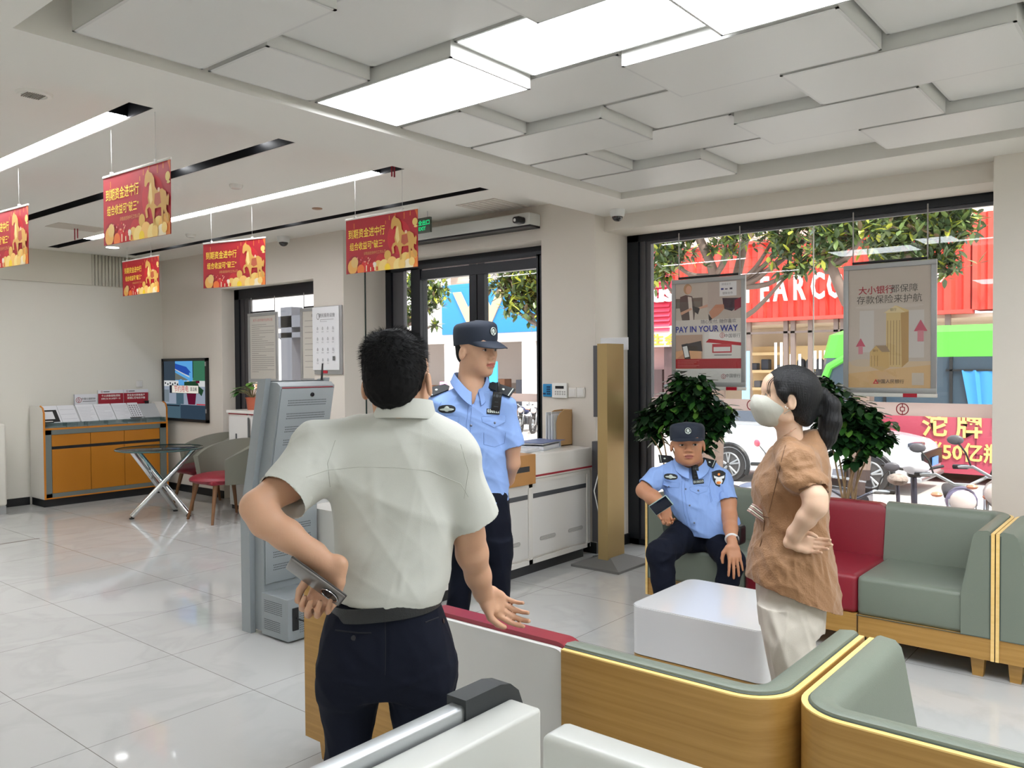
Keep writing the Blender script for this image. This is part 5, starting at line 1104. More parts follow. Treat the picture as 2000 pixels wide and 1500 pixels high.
    for k in range(5): A_.rect(U(.03), V(.885+k*.018)-.001, U(.37-.04*(k % 3)), V(.885+k*.018)+.001, (220, 150, 150))
    A_.rect(0, 0, W_, V(.978), (222, 222, 218)); A_.emblem(U(.72), V(.905)*0+.018, .0, (0, 0, 0)) if False else None
def art1b(A_, W_, H_):
    # reserve a white strip at the foot with the emblem
    s = H_*.115; A_.mb.T = A_.T = A_.T @ Matrix.Translation((0, s, 0)); art1(A_, W_, H_-s); A_.mb.T = A_.T = A_.T @ Matrix.Translation((0, -s, 0)); A_.rect(0, 0, W_, s, (218, 218, 214)); A_.emblem(W_*.74, s*.5, .020, (150, 30, 48)); A_.text('中国银行', W_*.88, s*.55, .032, (60, 60, 64))
def art2(A_, W_, H_):
    U = lambda u: u*W_; V = lambda v: (1-v)*H_
    A_.rect(0, 0, W_, H_, (190, 178, 166)); A_.rect(0, 0, W_, V(.78), (204, 180, 146)); A_.poly([(0, V(.88)), (W_, V(.81)), (W_, 0), (0, 0)], (208, 172, 122)); A_.disc(U(.18), V(.79), U(.16), (196, 178, 156), U(.05)); A_.disc(U(.5), V(.32), U(.42), (196, 186, 176), U(.03)); A_.rect(U(.14), V(.7), U(.32), V(.35), (198, 192, 186)); A_.rect(U(.72), V(.75), U(.92), V(.36), (200, 194, 188))
    A_.text('大小银行', U(.345), V(.185), .060, (156, 24, 40), off=.0008); A_.text('都保障', U(.685), V(.182), .060, (72, 66, 62)); A_.text('存款保险来护航', U(.50), V(.265), .062, (72, 64, 58))
    A_.poly([(U(.47), V(.37)), (U(.58), V(.315)), (U(.74), V(.36)), (U(.74), V(.78)), (U(.66), V(.83)), (U(.47), V(.82))], (206, 180, 124)); A_.poly([(U(.645), V(.38)), (U(.74), V(.37)), (U(.74), V(.78)), (U(.66), V(.83))], (176, 140, 84)); A_.poly([(U(.44), V(.375)), (U(.58), V(.315)), (U(.70), V(.375))], (214, 196, 150))
    for k in range(5): A_.rect(U(.485+k*.036), V(.81), U(.492+k*.036), V(.44), (150, 120, 78))
    A_.text('银行', U(.555), V(.352), .022, (90, 70, 50))
    A_.poly([(U(.27), V(.70)), (U(.345), V(.645)), (U(.5), V(.68)), (U(.51), V(.83)), (U(.42), V(.86)), (U(.27), V(.82))], (200, 168, 110)); A_.poly([(U(.345), V(.645)), (U(.47), V(.645)), (U(.52), V(.70)), (U(.42), V(.70))], (160, 138, 110)); A_.text('银行', U(.34), V(.69), .018, (90, 70, 50))
    for k in range(3): A_.rect(U(.29+k*.036), V(.82), U(.296+k*.036), V(.73), (150, 120, 78))
    for (u, v, s_) in ((.155, .58, .8), (.88, .44, 1.05)):
        A_.poly([(U(u-.075*s_), V(v+.09*s_)), (U(u), V(v)), (U(u+.075*s_), V(v+.09*s_))], (190, 76, 100)); A_.poly([(U(u-.035*s_), V(v+.17*s_)), (U(u+.035*s_), V(v+.17*s_)), (U(u+.035*s_), V(v+.085*s_)), (U(u-.035*s_), V(v+.085*s_))], (200, 128, 138))
    A_.poly([(U(.31), V(.965)), (U(.345), V(.925)), (U(.38), V(.965))], (206, 50, 50)); A_.poly([(U(.33), V(.96)), (U(.345), V(.945)), (U(.36), V(.96))], (208, 172, 122)); A_.text('中国人民银行', U(.52), V(.948), .031, (70, 56, 46))
    A_.rect(U(.78), V(.975), U(.92), V(.875), (196, 184, 168))
gp = 'framed posters hung in the shop window'
poster_frame('framed payment poster with blue English slogan hung in the window', 6.15, 2.709, 3.352, 1.40, 2.276, gp, art1b, [(3.29, 2.66), (2.76, 2.66)], (2.78, 2.87), True, True)
poster_frame('framed deposit insurance poster with golden towers hung in the window', 6.15, 1.350, 1.964, 1.37, 2.281, gp, art2, [(1.90, 2.66), (1.41, 2.66)], (1.47, 1.56), True, True)
def tx_art(title, n, tcol):
    def f(A_, W_, H_):
        rr = lrng(n); A_.rect(0, 0, W_, H_, (204, 200, 190)); A_.text(title, W_*.5, H_*.93, .036, tcol)
        for k in range(n):
            v = H_*(.86-.78*k/n); A_.rect(W_*.07, v-.0028, W_*(.93 if rr.random() < .7 else rr.uniform(.3, .7)), v+.0028, (142, 138, 132))
    return f
poster_frame('framed text notice with a red heading hung in the narrow window', 5.59, 8.09, 8.68, 1.41, 2.215, 'framed notices in the narrow window', tx_art('关于人民币收付业务公告', 24, (196, 60, 60)), [(8.62, 2.40), (8.15, 2.40)], None, True, True, 'notice')
poster_frame('framed notice half hidden by the pier in the narrow window', 5.59, 7.06, 7.655, 1.42, 2.226, 'framed notices in the narrow window', tx_art('服务收费公示', 9, (90, 86, 84)), [(7.60, 2.40), (7.2, 2.40)], None, True, True, 'notice')
# white notice with icons on the pier
t = thing('notice_board', 'white notice with a grid of small icons on the pier beside the kiosk', 'notice', (5.44, 7.0, 1.53))
MB().box(5.430, 6.755, 1.50, 5.448, 7.215, 2.215, 0, .006).build('silver_backing', m_frame, t, world=True)
MB().box(5.418, 6.785, 1.545, 5.431, 7.225, 2.208, 0, .005).build('white_plate', M('acrylic_white', (222, 224, 226), .3), t, world=True)
A_ = Art(frame((5.4176, 7.225, 1.545), (0, -1, 0), (0, 0, 1)))
A_.disc(.10, .565, .026, (90, 90, 92), .034); A_.disc(.10, .565, .020, (222, 224, 226), .028); A_.text('便民服务设施', .245, .57, .045, (90, 90, 92)); A_.rect(.14, .527, .36, .531, (140, 140, 140)); A_.rect(.14, .508, .144, .53, (140, 140, 140)); A_.rect(.14, .508, .25, .511, (140, 140, 140))
rr = lrng(5)
for i in range(4):
    for j in range(4):
        if i == 3 and j == 3: A_.rect(.345, .10, .385, .145, (90, 92, 92)); continue
        u, v = .09+i*.088, .435-j*.11; A_.disc(u, v, .014, (166, 168, 170)); A_.disc(u, v, .010, (222, 224, 226)); A_.rect(u-.004, v-.012, u+.004, v+.02, (150, 152, 154)); A_.text(rr.choice(['雨伞', '药箱', '眼镜', '座椅', '轮椅', '饮水', '针线', '充电']), u, v-.034, .017, (150, 152, 154))
A_.build('print', t)
MB().box(5.424, 6.99, 1.512, 5.431, 7.09, 1.54).build('red_tab', MATS['tab_red'], t, world=True)

# ---- cameras, detectors, vents
def dome(label, loc, black=False, s=1):
    t = thing('dome_camera', label, 'camera', loc); t.scale = (s, s, s)
    mb = MB(); mb.lathe([(0, 0), (.062, 0), (.062, -.012), (.056, -.05), (.046, -.058), (0, -.058)], 28); mb.build('housing', M('camera_white', (214, 216, 214), .35), t)
    mb = MB(); mb.lathe([(.044*math.cos(i*PI/16), -.058-.038*math.sin(i*PI/16)) for i in range(9)], 24); mb.build('dome', M('dome_black', (16, 16, 18), .08, spec=.9), t); return t
dome('white dome camera with black lens at the corner over the gold column', (5.70, 3.60, H1))
dome('dark dome camera on the ceiling above the narrow window', (5.30, 7.55, H2), s=1.1)
t = thing('box_camera', 'small black camera at the right end of the white box over the entrance', 'camera', (5.57, 4.50, 2.83)); MB().box(5.50, 4.46, 2.80, 5.60, 4.54, 2.86, 0, .02).build('camera_body', m_blk, t, world=True); MB().cyl((5.49, 4.5, 2.825), (5.502, 4.5, 2.825), .014, n=14).build('lens', m_chrome, t, world=True)
t = thing('air_curtain', 'long white box with a black slit above the entrance doors', 'air curtain', (5.68, 5.55, 2.79))
MB().box(5.60, 4.425, 2.795, 5.758, 6.735, 2.90, 0, .01).build('casing', M('curtain_white', (206, 208, 204), .4), t, world=True); MB().box(5.61, 4.43, 2.778, 5.757, 6.73, 2.796).build('outlet_slit', m_dark, t, world=True)
t = thing('exit_sign', 'dark hanging exit sign with green lettering right of the red banner', 'sign', (5.3, 5.5, 2.79))
MB().box(5.29, 5.318, 2.788, 5.312, 5.66, 2.925).build('sign_box', M('sign_dark', (74, 82, 72), .5), t, world=True)
mb = MB(); add_text(mb, '安全出口', frame((5.2885, 5.42, 2.875), (0, -1, 0), (0, 0, 1)), .05, .0003, .001); add_text(mb, 'EXIT', frame((5.2885, 5.42, 2.825), (0, -1, 0), (0, 0, 1)), .045, .0003, .001); mb.build('green_text', M_emit('exit_green', (40, 214, 130), 1.0), t, world=True)
MB().cyl((5.3, 5.36, 2.925), (5.3, 5.36, H2), .003, n=6).cyl((5.3, 5.62, 2.925), (5.3, 5.62, H2), .003, n=6).build('rods', m_alu, t, world=True)
def disc_thing(name, label, cat, loc, prof, mat, extra=None):
    t = thing(name, label, cat, loc); MB().lathe(prof, 28).build('body', mat, t)
    if extra: extra(t)
    return t
disc_thing('smoke_detector', 'white smoke detector between the second and third black slots', 'detector', (3.567, 5.68, H2), [(0, 0), (.05, 0), (.05, -.012), (.038, -.03), (0, -.034)], m_white)
disc_thing('smoke_detector', 'small white smoke detector above the dark banner strings', 'detector', (4.575, 8.15, H2), [(0, 0), (.05, 0), (.05, -.012), (.038, -.03), (0, -.034)], m_white)
disc_thing('sprinkler_plate', 'small brown round sprinkler plate on the white ceiling', 'sprinkler', (4.56, 5.99, H2), [(0, 0), (.045, 0), (.045, -.006), (.03, -.01), (0, -.01)], M('brass_dull', (150, 112, 84), .5))
def grill(t):
    mb = MB()
    for k in range(9): mb.box(-.045+k*.01-.002, -.045, -.0165, -.045+k*.01+.002, .045, -.013)
    mb.build('grille', M('grille_grey', (140, 136, 128), .6), t)
disc_thing('ceiling_speaker', 'round white ceiling speaker at the upper left', 'speaker', (1.72, 4.56, H2), [(0, -.008), (.055, -.008), (.06, -.014), (.078, -.012), (.085, 0), (0, 0)], m_ceil, grill)
disc_thing('round_downlight', 'round glowing downlight near the fluted board', 'ceiling light', (4.457, 9.67, H2), [(0, -.003), (.07, -.003), (.085, 0), (0, 0)], m_white, lambda t: MB().cyl((0, 0, -.006), (0, 0, -.0031), .07, n=24).build('lens', M_emit('round_lamp', (255, 255, 255), 6), t))
t = thing('ceiling_vent', 'square ceiling vent with red ribbons hanging over the left slots', 'ceiling vent', (3.60, 8.55, H2)); MB().box(-.24, -.16, -.006, .24, .16, 0).build('vent_plate', M('vent_beige', (196, 188, 176), .6), t)
MB().box(-.003, .06, -.12, .003, .075, -.006).build('ribbon', m_red, t); MB().box(.02, .05, -.10, .026, .065, -.006).build('ribbon', m_red, t)
t = thing('air_vent', 'pale square air vent in the ceiling before the entrance', 'ceiling vent', (5.48, 4.75, H2)); mb = MB(); mb.box(-.22, -.22, -.008, .22, .22, 0, 0)
for k in range(6): mb.box(-.19, -.19+k*.066, -.013, .19, -.16+k*.066, -.008)
mb.build('vent_plate', M('vent_pale', (206, 200, 190), .6), t)
o = MB().box(3.985, 4.38, 2.92, 3.99, 4.392, 3.0).box(4.01, 4.38, 2.92, 4.015, 4.392, 3.0).build('red_ribbon', m_red); tag(o, 'two short red ribbons at the end of the third ceiling slot', 'ribbon')
S('trim_8', MB().box(5.727, 6.728, 0, 5.737, 6.7405, 2.98), M('glass_green_edge', (52, 66, 62), .2))
S('trim_9', MB().box(2.3, 8.29, 0, 3.10, 8.304, .0015), M('brown_strip', (88, 66, 58), .5))
t = thing('white_machine', 'edge of a white rounded machine at the far left', 'machine', (3.2, 10.1, 0)); MB().box(2.95, 9.95, .09, 3.405, 10.3, .99, 0, .03).build('casing', M('machine_cream', (216, 214, 204), .35), t, world=True); MB().box(3.30, 9.98, 0, 3.40, 10.25, .09).build('foot', m_alu, t, world=True)

# ---- white partitions in the foreground
m_part = M('partition_white', (196, 198, 193), .3)
t = thing('white_partition', 'white partition top running away from the lower edge beside the silver rail', 'partition', (.4, .8, 0))
MB().box(-.6, .775, 0, 1.004, .838, 1.05, 0, .006).build('panel', m_part, t, world=True)
t = thing('white_partition', 'white partition top crossing the lower right foreground', 'partition', (.96, .3, 0))
MB().box(.93, -.9, 0, .994, .722, 1.05, 0, .012).build('panel', m_part, t, world=True)
t = thing('handrail', 'silver handrail with a black grip end behind the white partition', 'handrail', (.3, .87, 1.0))
mb = MB(); mb.box(-.6, .842, 1.01, .92, .872, 1.068, 0, .006); mb.build('rail', M('rail_silver', (178, 182, 184), .35, metal=.7), t, world=True)
mb = MB(); pts = [(.885, .84, .872)]
prf = [(.90, 1.005), (.90, 1.078), (.98, 1.078), (1.005, 1.072), (1.025, 1.056), (1.036, 1.03), (1.038, .95), (1.0, .95), (1.0, 1.0)]
mb.prism(prf, .838, .878, 'y', 0, True); mb.build('grip', M('rubber_black', (40, 44, 46), .6), t, world=True)
MB().cyl((.95, .857, 0), (.95, .857, 1.0), .012, n=10).build('post', m_alu, t, world=True)

# ---- tall leafy plants behind the sofas
def bushy(label, X, base_px, clusters, n_leaf, stems_to, seed):
    by = A(base_px, 950, X).y; t = thing('potted_tree', label, 'plant', (X, by, 0)); rr = lrng(seed)
    MB().lathe([(0, 0), (.13, 0), (.17, .34), (.18, .34), (.18, .30), (.16, .30), (0, .29)], 24).build('pot', M('pot_white', (206, 204, 198), .4), t)
    cl = [(A(a, b, X+dx), r) for a, b, r, dx in clusters]; st = MB(); lf = MB()
    for k in range(9):
        a = rr.uniform(0, 6.28); b0 = Vector((X+.05*math.cos(a), by+.06*math.sin(a), .29)); tp = rr.choice(cl)[0]+Vector((0, 0, -.03)); mid = Vector((X+.1*math.cos(a), by+(tp.y-by)*.3, .85)); st.tube(smooth_path([b0, mid, tp], 5), [.009-.0006*i for i in range(11)], 6)
    tot = sum(r**2 for _, r in cl)
    for c, r in cl:
        for _ in range(int(n_leaf*r*r/tot)):
            v = Vector((rr.gauss(0, 1), rr.gauss(0, 1), rr.gauss(0, 1))).normalized()*r*rr.random()**.45; v.x *= .8; p = c+v; out = Vector((v.x, v.y, 0))+Vector((rr.gauss(0, .08), rr.gauss(0, .08), 0)); d = (out.normalized()*.8+Vector((0, 0, rr.uniform(-1.1, .1)))).normalized() if out.length > 1e-4 else Vector((1, 0, -.5))
            leaf(lf, p, d, Vector((0, 0, 1)), rr.uniform(.065, .105), rr.uniform(.042, .062), rr.choices([0, 1, 2], [7, 3, .25])[0])
    st.build('stems', M('stem_tan', (146, 122, 90), .7), t, world=True); lf.build('foliage', m_plant, t, world=True, fix=False)
bushy('tall dark leafy plant behind the seated officer', 5.85, 1325, [(1345, 775, .16, 0), (1315, 800, .17, 0), (1285, 815, .13, 0), (1262, 835, .09, .0), (1375, 795, .15, 0), (1400, 815, .12, .05), (1330, 745, .10, 0), (1368, 752, .09, 0), (1415, 805, .07, 0), (1345, 830, .15, 0), (1385, 845, .10, 0), (1285, 850, .06, 0), (1380, 870, .05, 0), (1262, 812, .06, 0)], 1900, 0, 21)
bushy('tall dark leafy plant behind the woman', 5.85, 1655, [(1640, 800, .15, 0), (1670, 820, .15, 0), (1700, 840, .11, 0), (1725, 855, .06, 0), (1620, 765, .09, 0), (1605, 745, .05, 0), (1690, 870, .08, 0), (1640, 850, .14, 0), (1738, 830, .03, 0), (1700, 812, .07, 0), (1668, 900, .05, 0), (1625, 820, .12, 0)], 1350, 0, 22)
# ================================================================ people : signed distance bodies meshed with surface nets
def D(px_, py_, d):
    return CC+(CF+CR*((px_-1000)/FPX)-CU*((py_-750)/FPX))*d
npv = lambda v: np.array((v[0], v[1], v[2]), dtype=np.float32)
class SDF:
    def __init__(s, lo, hi, h):
        s.h = h; s.lo = npv(lo); n = np.ceil((npv(hi)-s.lo)/h).astype(int)+1; s.n = n
        s.ax = [s.lo[i]+h*np.arange(n[i], dtype=np.float32) for i in range(3)]; s.A = np.full(tuple(n), .06, np.float32)
    def sl(s, lo, hi):
        a = np.clip(np.floor((npv(lo)-s.lo)/s.h).astype(int), 0, s.n); b = np.clip(np.ceil((npv(hi)-s.lo)/s.h).astype(int)+1, 0, s.n)
        return tuple(slice(int(a[i]), int(b[i])) for i in range(3))
    def pts(s, S_): return s.ax[0][S_[0]][:, None, None], s.ax[1][S_[1]][None, :, None], s.ax[2][S_[2]][None, None, :]
    def comb(s, S_, d, k=0, op='u'):
        A = s.A[S_]
        if A.size == 0: return
        if op == 'u':
            if k > 0: h = np.clip(.5+.5*(A-d)/k, 0, 1); s.A[S_] = A*(1-h)+d*h-k*h*(1-h)
            else: s.A[S_] = np.minimum(A, d)
        elif op == 's':
            if k > 0: h = np.clip(.5-.5*(A+d)/k, 0, 1); s.A[S_] = A*(1-h)-d*h+k*h*(1-h)
            else: s.A[S_] = np.maximum(A, -d)
    def cone(s, a, b, ra, rb, k=.015, side=None, op='u', cap=None):
        """tapered elliptic capsule; ra, rb = radius or (radius along side, other radius)"""
        ra = ra if isinstance(ra, (tuple, list)) else (ra, ra); rb = rb if isinstance(rb, (tuple, list)) else (rb, rb)
        a = Vector(a); b = Vector(b); m = max(*ra, *rb)+max(k, .004)+s.h*2
        lo = [min(a[i], b[i])-m for i in range(3)]; hi = [max(a[i], b[i])+m for i in range(3)]; S_ = s.sl(lo, hi); x, y, z = s.pts(S_)
        if x.size == 0 or y.size == 0 or z.size == 0: return s
        d = b-a; L_ = max(d.length, 1e-5); d = d/L_ if d.length > 1e-6 else Vector((0, 0, 1))
        u = Vector(side) if side is not None else d.orthogonal(); u = (u-d*u.dot(d)).normalized(); v = d.cross(u)
        x = x-a.x; y = y-a.y; z = z-a.z
        ad = x*d.x+y*d.y+z*d.z; t = np.clip(ad/L_, 0, 1); qd = ad-t*L_; qu = x*u.x+y*u.y+z*u.z; qv = x*v.x+y*v.y+z*v.z
        R1 = ra[0]+(rb[0]-ra[0])*t; R2 = ra[1]+(rb[1]-ra[1])*t; Rc = np.minimum(R1, R2) if cap is None else cap
        k0 = np.sqrt((qu/R1)**2+(qv/R2)**2+(qd/Rc)**2); k1 = np.sqrt((qu/R1**2)**2+(qv/R2**2)**2+(qd/Rc**2)**2)+1e-6
        s.comb(S_, k0*(k0-1)/k1, k, op); return s
    def chain(s, pts, rs, k=.012, side=None):
        for i in range(len(pts)-1): s.cone(pts[i], pts[i+1], rs[i], rs[i+1], k, side)
        return s
    def ell(s, c, r, F_, k=.01, op='u'):
        """ellipsoid; F_ = (f, l, u) unit axes matching r"""
        c = Vector(c); m = max(r)+max(k, .004)+2*s.h; S_ = s.sl([q-m for q in c], [q+m for q in c]); x, y, z = s.pts(S_)
        if x.size == 0 or y.size == 0 or z.size == 0: return s
        x = x-c.x; y = y-c.y; z = z-c.z; q = [(x*e.x+y*e.y+z*e.z) for e in F_]
        k0 = np.sqrt(sum((q[i]/r[i])**2 for i in range(3))); k1 = np.sqrt(sum((q[i]/r[i]**2)**2 for i in range(3)))+1e-6
        s.comb(S_, k0*(k0-1)/k1, k, op); return s
    def loft(s, st, side, n=2.4, k=0, op='u', pad=.0, fwd=None):
        """st: (z, cx, cy, a along side, b); vertical loft with super-elliptic sections"""
        st = sorted(st, key=lambda q: q[0]); zs = [q[0] for q in st]; zz = np.linspace(zs[0], zs[-1], 90)
        cols = []
        for c in range(1, 5):   # Catmull-Rom through the stations
            v = [q[c] for q in st]; out = []
            for z in zz:
                i = min(max(np.searchsorted(zs, z)-1, 0), len(zs)-2); t = (z-zs[i])/(zs[i+1]-zs[i])
                m0 = (v[i+1]-v[max(i-1, 0)])/(zs[i+1]-zs[max(i-1, 0)]); m1 = (v[min(i+2, len(v)-1)]-v[i])/(zs[min(i+2, len(v)-1)]-zs[i]); H_ = zs[i+1]-zs[i]
                out.append((2*t**3-3*t*t+1)*v[i]+(t**3-2*t*t+t)*H_*m0+(-2*t**3+3*t*t)*v[i+1]+(t**3-t*t)*H_*m1)
            cols.append(np.array(out))
        sd_ = Vector(side); sd_.z = 0; sd_.normalize(); fd = Vector((-sd_.y, sd_.x, 0)); m = max(max(cols[2]), max(cols[3]))+.03
        S_ = s.sl((min(cols[0])-m, min(cols[1])-m, zs[0]-.03), (max(cols[0])+m, max(cols[1])+m, zs[-1]+.03)); x, y, z = s.pts(S_); z1 = z[0, 0, :]
        I = [np.interp(z1, zz, c).astype(np.float32)[None, None, :] for c in cols]
        dx = x-I[0]; dy = y-I[1]; qa = np.abs(dx*sd_.x+dy*sd_.y)/(I[2]+pad); qb = np.abs(dx*fd.x+dy*fd.y)/(I[3]+pad)
        d = ((qa**n+qb**n)**(1/n)-1)*np.minimum(I[2]+pad, I[3]+pad); d = np.maximum(d, np.maximum(z-zs[-1], zs[0]-z)); s.comb(S_, d, k, op); return s
    def cut(s, p, nrm, lo=None, hi=None):
        """remove everything on the side nrm points to"""
        S_ = s.sl(lo, hi) if lo is not None else (slice(None),)*3; x, y, z = s.pts(S_); nrm = Vector(nrm).normalized(); p = Vector(p)
        s.A[S_] = np.maximum(s.A[S_], (x-p.x)*nrm.x+(y-p.y)*nrm.y+(z-p.z)*nrm.z); return s
    def like(s): o = SDF.__new__(SDF); o.h = s.h; o.lo = s.lo; o.n = s.n; o.ax = s.ax; o.A = np.full(tuple(s.n), .06, np.float32); return o
    def union(s, o, k=0): s.comb((slice(None),)*3, o.A, k); return s
    def mesh(s, smooth=2, disp=None):
        A = s.A; ins = A < 0; nx, ny, nz = A.shape
        c = np.zeros((nx-1, ny-1, nz-1), np.int8)
        off = [(i, j, k_) for i in (0, 1) for j in (0, 1) for k_ in (0, 1)]
        for i, j, k_ in off: c += ins[i:nx-1+i, j:ny-1+j, k_:nz-1+k_]
        act = (c > 0) & (c < 8); I = np.argwhere(act); idx = np.full(act.shape, -1, np.int32); idx[act] = np.arange(len(I))
        val = np.stack([A[I[:, 0]+i, I[:, 1]+j, I[:, 2]+k_] for i, j, k_ in off], 1); P_ = np.zeros((len(I), 3)); W_ = np.zeros(len(I))
        for a in range(8):
            for b in range(a+1, 8):
                if sum(abs(off[a][q]-off[b][q]) for q in range(3)) != 1: continue
                m = (val[:, a] < 0) != (val[:, b] < 0); t = val[:, a]/(val[:, a]-val[:, b]+1e-12); t = np.where(m, t, 0)
                for q in range(3): P_[:, q] += np.where(m, off[a][q]+(off[b][q]-off[a][q])*t, 0)
                W_ += m
        V_ = (I+P_/W_[:, None])*s.h+s.lo[None, :]
        F_ = []
        for ax in range(3):
            sl0 = [slice(None)]*3; sl1 = [slice(None)]*3; sl0[ax] = slice(0, -1); sl1[ax] = slice(1, None)
            ch = ins[tuple(sl0)] != ins[tuple(sl1)]; E = np.argwhere(ch); o1, o2 = [(1, 2), (2, 0), (0, 1)][ax]
            ok = (E[:, o1] > 0) & (E[:, o2] > 0) & (E[:, o1] < A.shape[o1]-1) & (E[:, o2] < A.shape[o2]-1); E = E[ok]
            if len(E) == 0: continue
            def g(a, b): q = E.copy(); q[:, o1] -= a; q[:, o2] -= b; return idx[q[:, 0], q[:, 1], q[:, 2]]
            quad = np.stack([g(1, 1), g(0, 1), g(0, 0), g(1, 0)], 1); fl = ins[tuple(E.T)]; quad[~fl] = quad[~fl][:, ::-1]; F_.append(quad)
        F_ = np.concatenate(F_); F_ = F_[(F_ >= 0).all(1)]
        for _ in range(smooth):
            acc = np.zeros_like(V_); cnt = np.zeros(len(V_))
            for a, b in ((0, 1), (1, 2), (2, 3), (3, 0)):
                np.add.at(acc, F_[:, a], V_[F_[:, b]]); np.add.at(cnt, F_[:, a], 1); np.add.at(acc, F_[:, b], V_[F_[:, a]]); np.add.at(cnt, F_[:, b], 1)
            V_ = V_*.5+.5*acc/np.maximum(cnt, 1)[:, None]
        if disp is not None:
            e1 = V_[F_[:, 2]]-V_[F_[:, 0]]; e2 = V_[F_[:, 3]]-V_[F_[:, 1]]; fn = np.cross(e1, e2); N_ = np.zeros_like(V_)
            for q in range(4): np.add.at(N_, F_[:, q], fn)
            N_ /= np.linalg.norm(N_, axis=1)[:, None]+1e-12; V_ = V_+N_*disp(V_, N_)[:, None]
        return V_, F_
def np_mesh(name, VF, mats, parent, matfn=None):
    V_, F_ = VF; bpy.context.view_layer.update(); inv = np.array(parent.matrix_world.inverted()) if parent is not None else np.eye(4)
    Vl = V_ @ inv[:3, :3].T+inv[:3, 3]; me = bpy.data.meshes.new(name); me.vertices.add(len(Vl)); me.vertices.foreach_set('co', Vl.astype(np.float32).ravel()); me.loops.add(F_.size); me.loops.foreach_set('vertex_index', F_.ravel().astype(np.int32))
    me.polygons.add(len(F_)); me.polygons.foreach_set('loop_start', (np.arange(len(F_))*4).astype(np.int32)); me.polygons.foreach_set('loop_total', np.full(len(F_), 4, np.int32))
    if not isinstance(mats, (list, tuple)): mats = [mats]
    for m in mats: me.materials.append(m)
    if matfn is not None: me.polygons.foreach_set('material_index', matfn(V_[F_].mean(1)).astype(np.int32))
    me.polygons.foreach_set('use_smooth', np.ones(len(F_), bool)); me.update(); me.validate()
    o = bpy.data.objects.new(name, me); COL.objects.link(o)
    if parent is not None: o.parent = parent
    return o
def wrinkle(seed, amp, freq, stretch=(1, 1, 1), folds=(), n=10, ridge=True):
    rr = np.random.RandomState(seed); K_ = rr.randn(n, 3)*freq*np.array(stretch); ph = rr.rand(n)*6.28
    def f(V_, N_):
        d = np.zeros(len(V_)); w_ = np.stack([np.sin(V_ @ (K_[i]*.31)+ph[i]*2) for i in range(3)], 1)*1.1
        for i in range(n):
            s_ = np.sin(V_ @ K_[i]+ph[i]+w_[:, i % 3]); d += (1-np.abs(s_))**2-.33 if ridge else s_*.5
        d *= amp/n*2.2
        for a, b, wd, am in folds:
            a = np.array(a); b = np.array(b); ab = b-a; t = np.clip(((V_-a) @ ab)/(ab @ ab), 0, 1); q = np.linalg.norm(V_-a-t[:, None]*ab, axis=1); tp = np.sin(np.pi*np.clip(t*.9+.05, 0, 1))
            d += am*tp*(np.exp(-(q/wd)**2)-.55*np.exp(-(q/(2.1*wd))**2))
        return d
    return f
def hem(f, z, w_=.04, lo=.1): return lambda V_, N_: f(V_, N_)*np.clip((V_[:, 2]-z)/w_+lo, lo, 1)
SKIN = lambda nm, c: M(nm, c, .48, sss=.12, spec=.4, bump=(240, .03))
def axes(fwd, up):
    f = Vector(fwd).normalized(); u = Vector(up); u = (u-f*u.dot(f)).normalized(); return f, u.cross(f), u   # f, left, up
def head(s, c, F_, sc_=1.0, fat=1.0, nose=1.0, eout=0):
    f, l, u = F_; c = Vector(c); P_ = lambda a, b, e: c+(f*a+l*b*fat+u*e)*sc_
    E = lambda a, b, e, r, k=.012, op='u': s.ell(P_(a, b, e), tuple(q*sc_ for q in (r[0], r[1]*fat, r[2])), F_, k*sc_, op)
    E(-.018, 0, .035, (.095, .0755, .085), .0); E(.02, 0, .03, (.072, .070, .080), .03); E(.018, 0, -.03, (.066, .062, .078), .03); E(.042, 0, -.078, (.042, .040, .038), .03)
    E(.063, 0, -.100, (.020, .022, .017), .02); E(.0, .048, -.062, (.032, .016, .032), .02); E(.0, -.048, -.062, (.032, .016, .032), .02)
    for q in (-1, 1):
        E(.052, q*.040, -.022, (.026, .022, .022), .02); E(.040, q*.038, -.055, (.03, .02, .028), .02); E(.078, q*.028, .022, (.012, .026, .008), .012)
    E(.070, 0, .045, (.02, .045, .03), .03)
    for q in (-1, 1): E(.094, q*.032, .002, (.014, .019, .0125), .008, 's'); E(.0725, q*.032, .001, (.013, .017, .013), .004)
    s.cone(P_(.080, 0, .008), P_(.096, 0, -.026), (.0065*sc_, .008*sc_), (.0115*sc_*nose, .012*sc_), .008*sc_, l); E(.101, 0, -.031, (.0125*nose, .0125, .0095), .005)
    for q in (-1, 1): E(.092, q*.0135, -.035, (.010, .0085, .0075), .004)
    E(.084, 0, -.048, (.012, .016, .012), .012)
    E(.090, 0, -.060, (.0100, .0245, .0062), .004); E(.089, 0, -.0735, (.0100, .0205, .0072), .004); E(.101, 0, -.0665, (.009, .021, .0018), .002, 's')
    for q in (-1, 1):
        ec = P_(-.010, q*(.0805+eout), -.012); s.ell(ec, (.018*sc_, .009*sc_, .032*sc_), axes(f-u*.15+l*q*-.25, u+f*-.2), .006*sc_); s.ell(ec+l*q*.009*sc_+f*.002, (.0095*sc_, .006*sc_, .021*sc_), axes(f-u*.15+l*q*-.25, u+f*-.2), .004*sc_, 's')
    return P_
def face_mat(P_, F_, sc_=1.0):
    f, l, u = F_; c = np.array(P_(0, 0, 0)); fa, la, ua = (np.array(q) for q in F_)
    def fn(Cn):
        q = (Cn-c)/sc_; a, b, e = q @ fa, q @ la, q @ ua; out = np.zeros(len(Cn), int)
        lip = (a > .075) & (((b/.0235)**2+((e+.066)/.0115)**2) < 1) & (e < -.0545+.0*b); out[lip] = 1; return out
    return fn
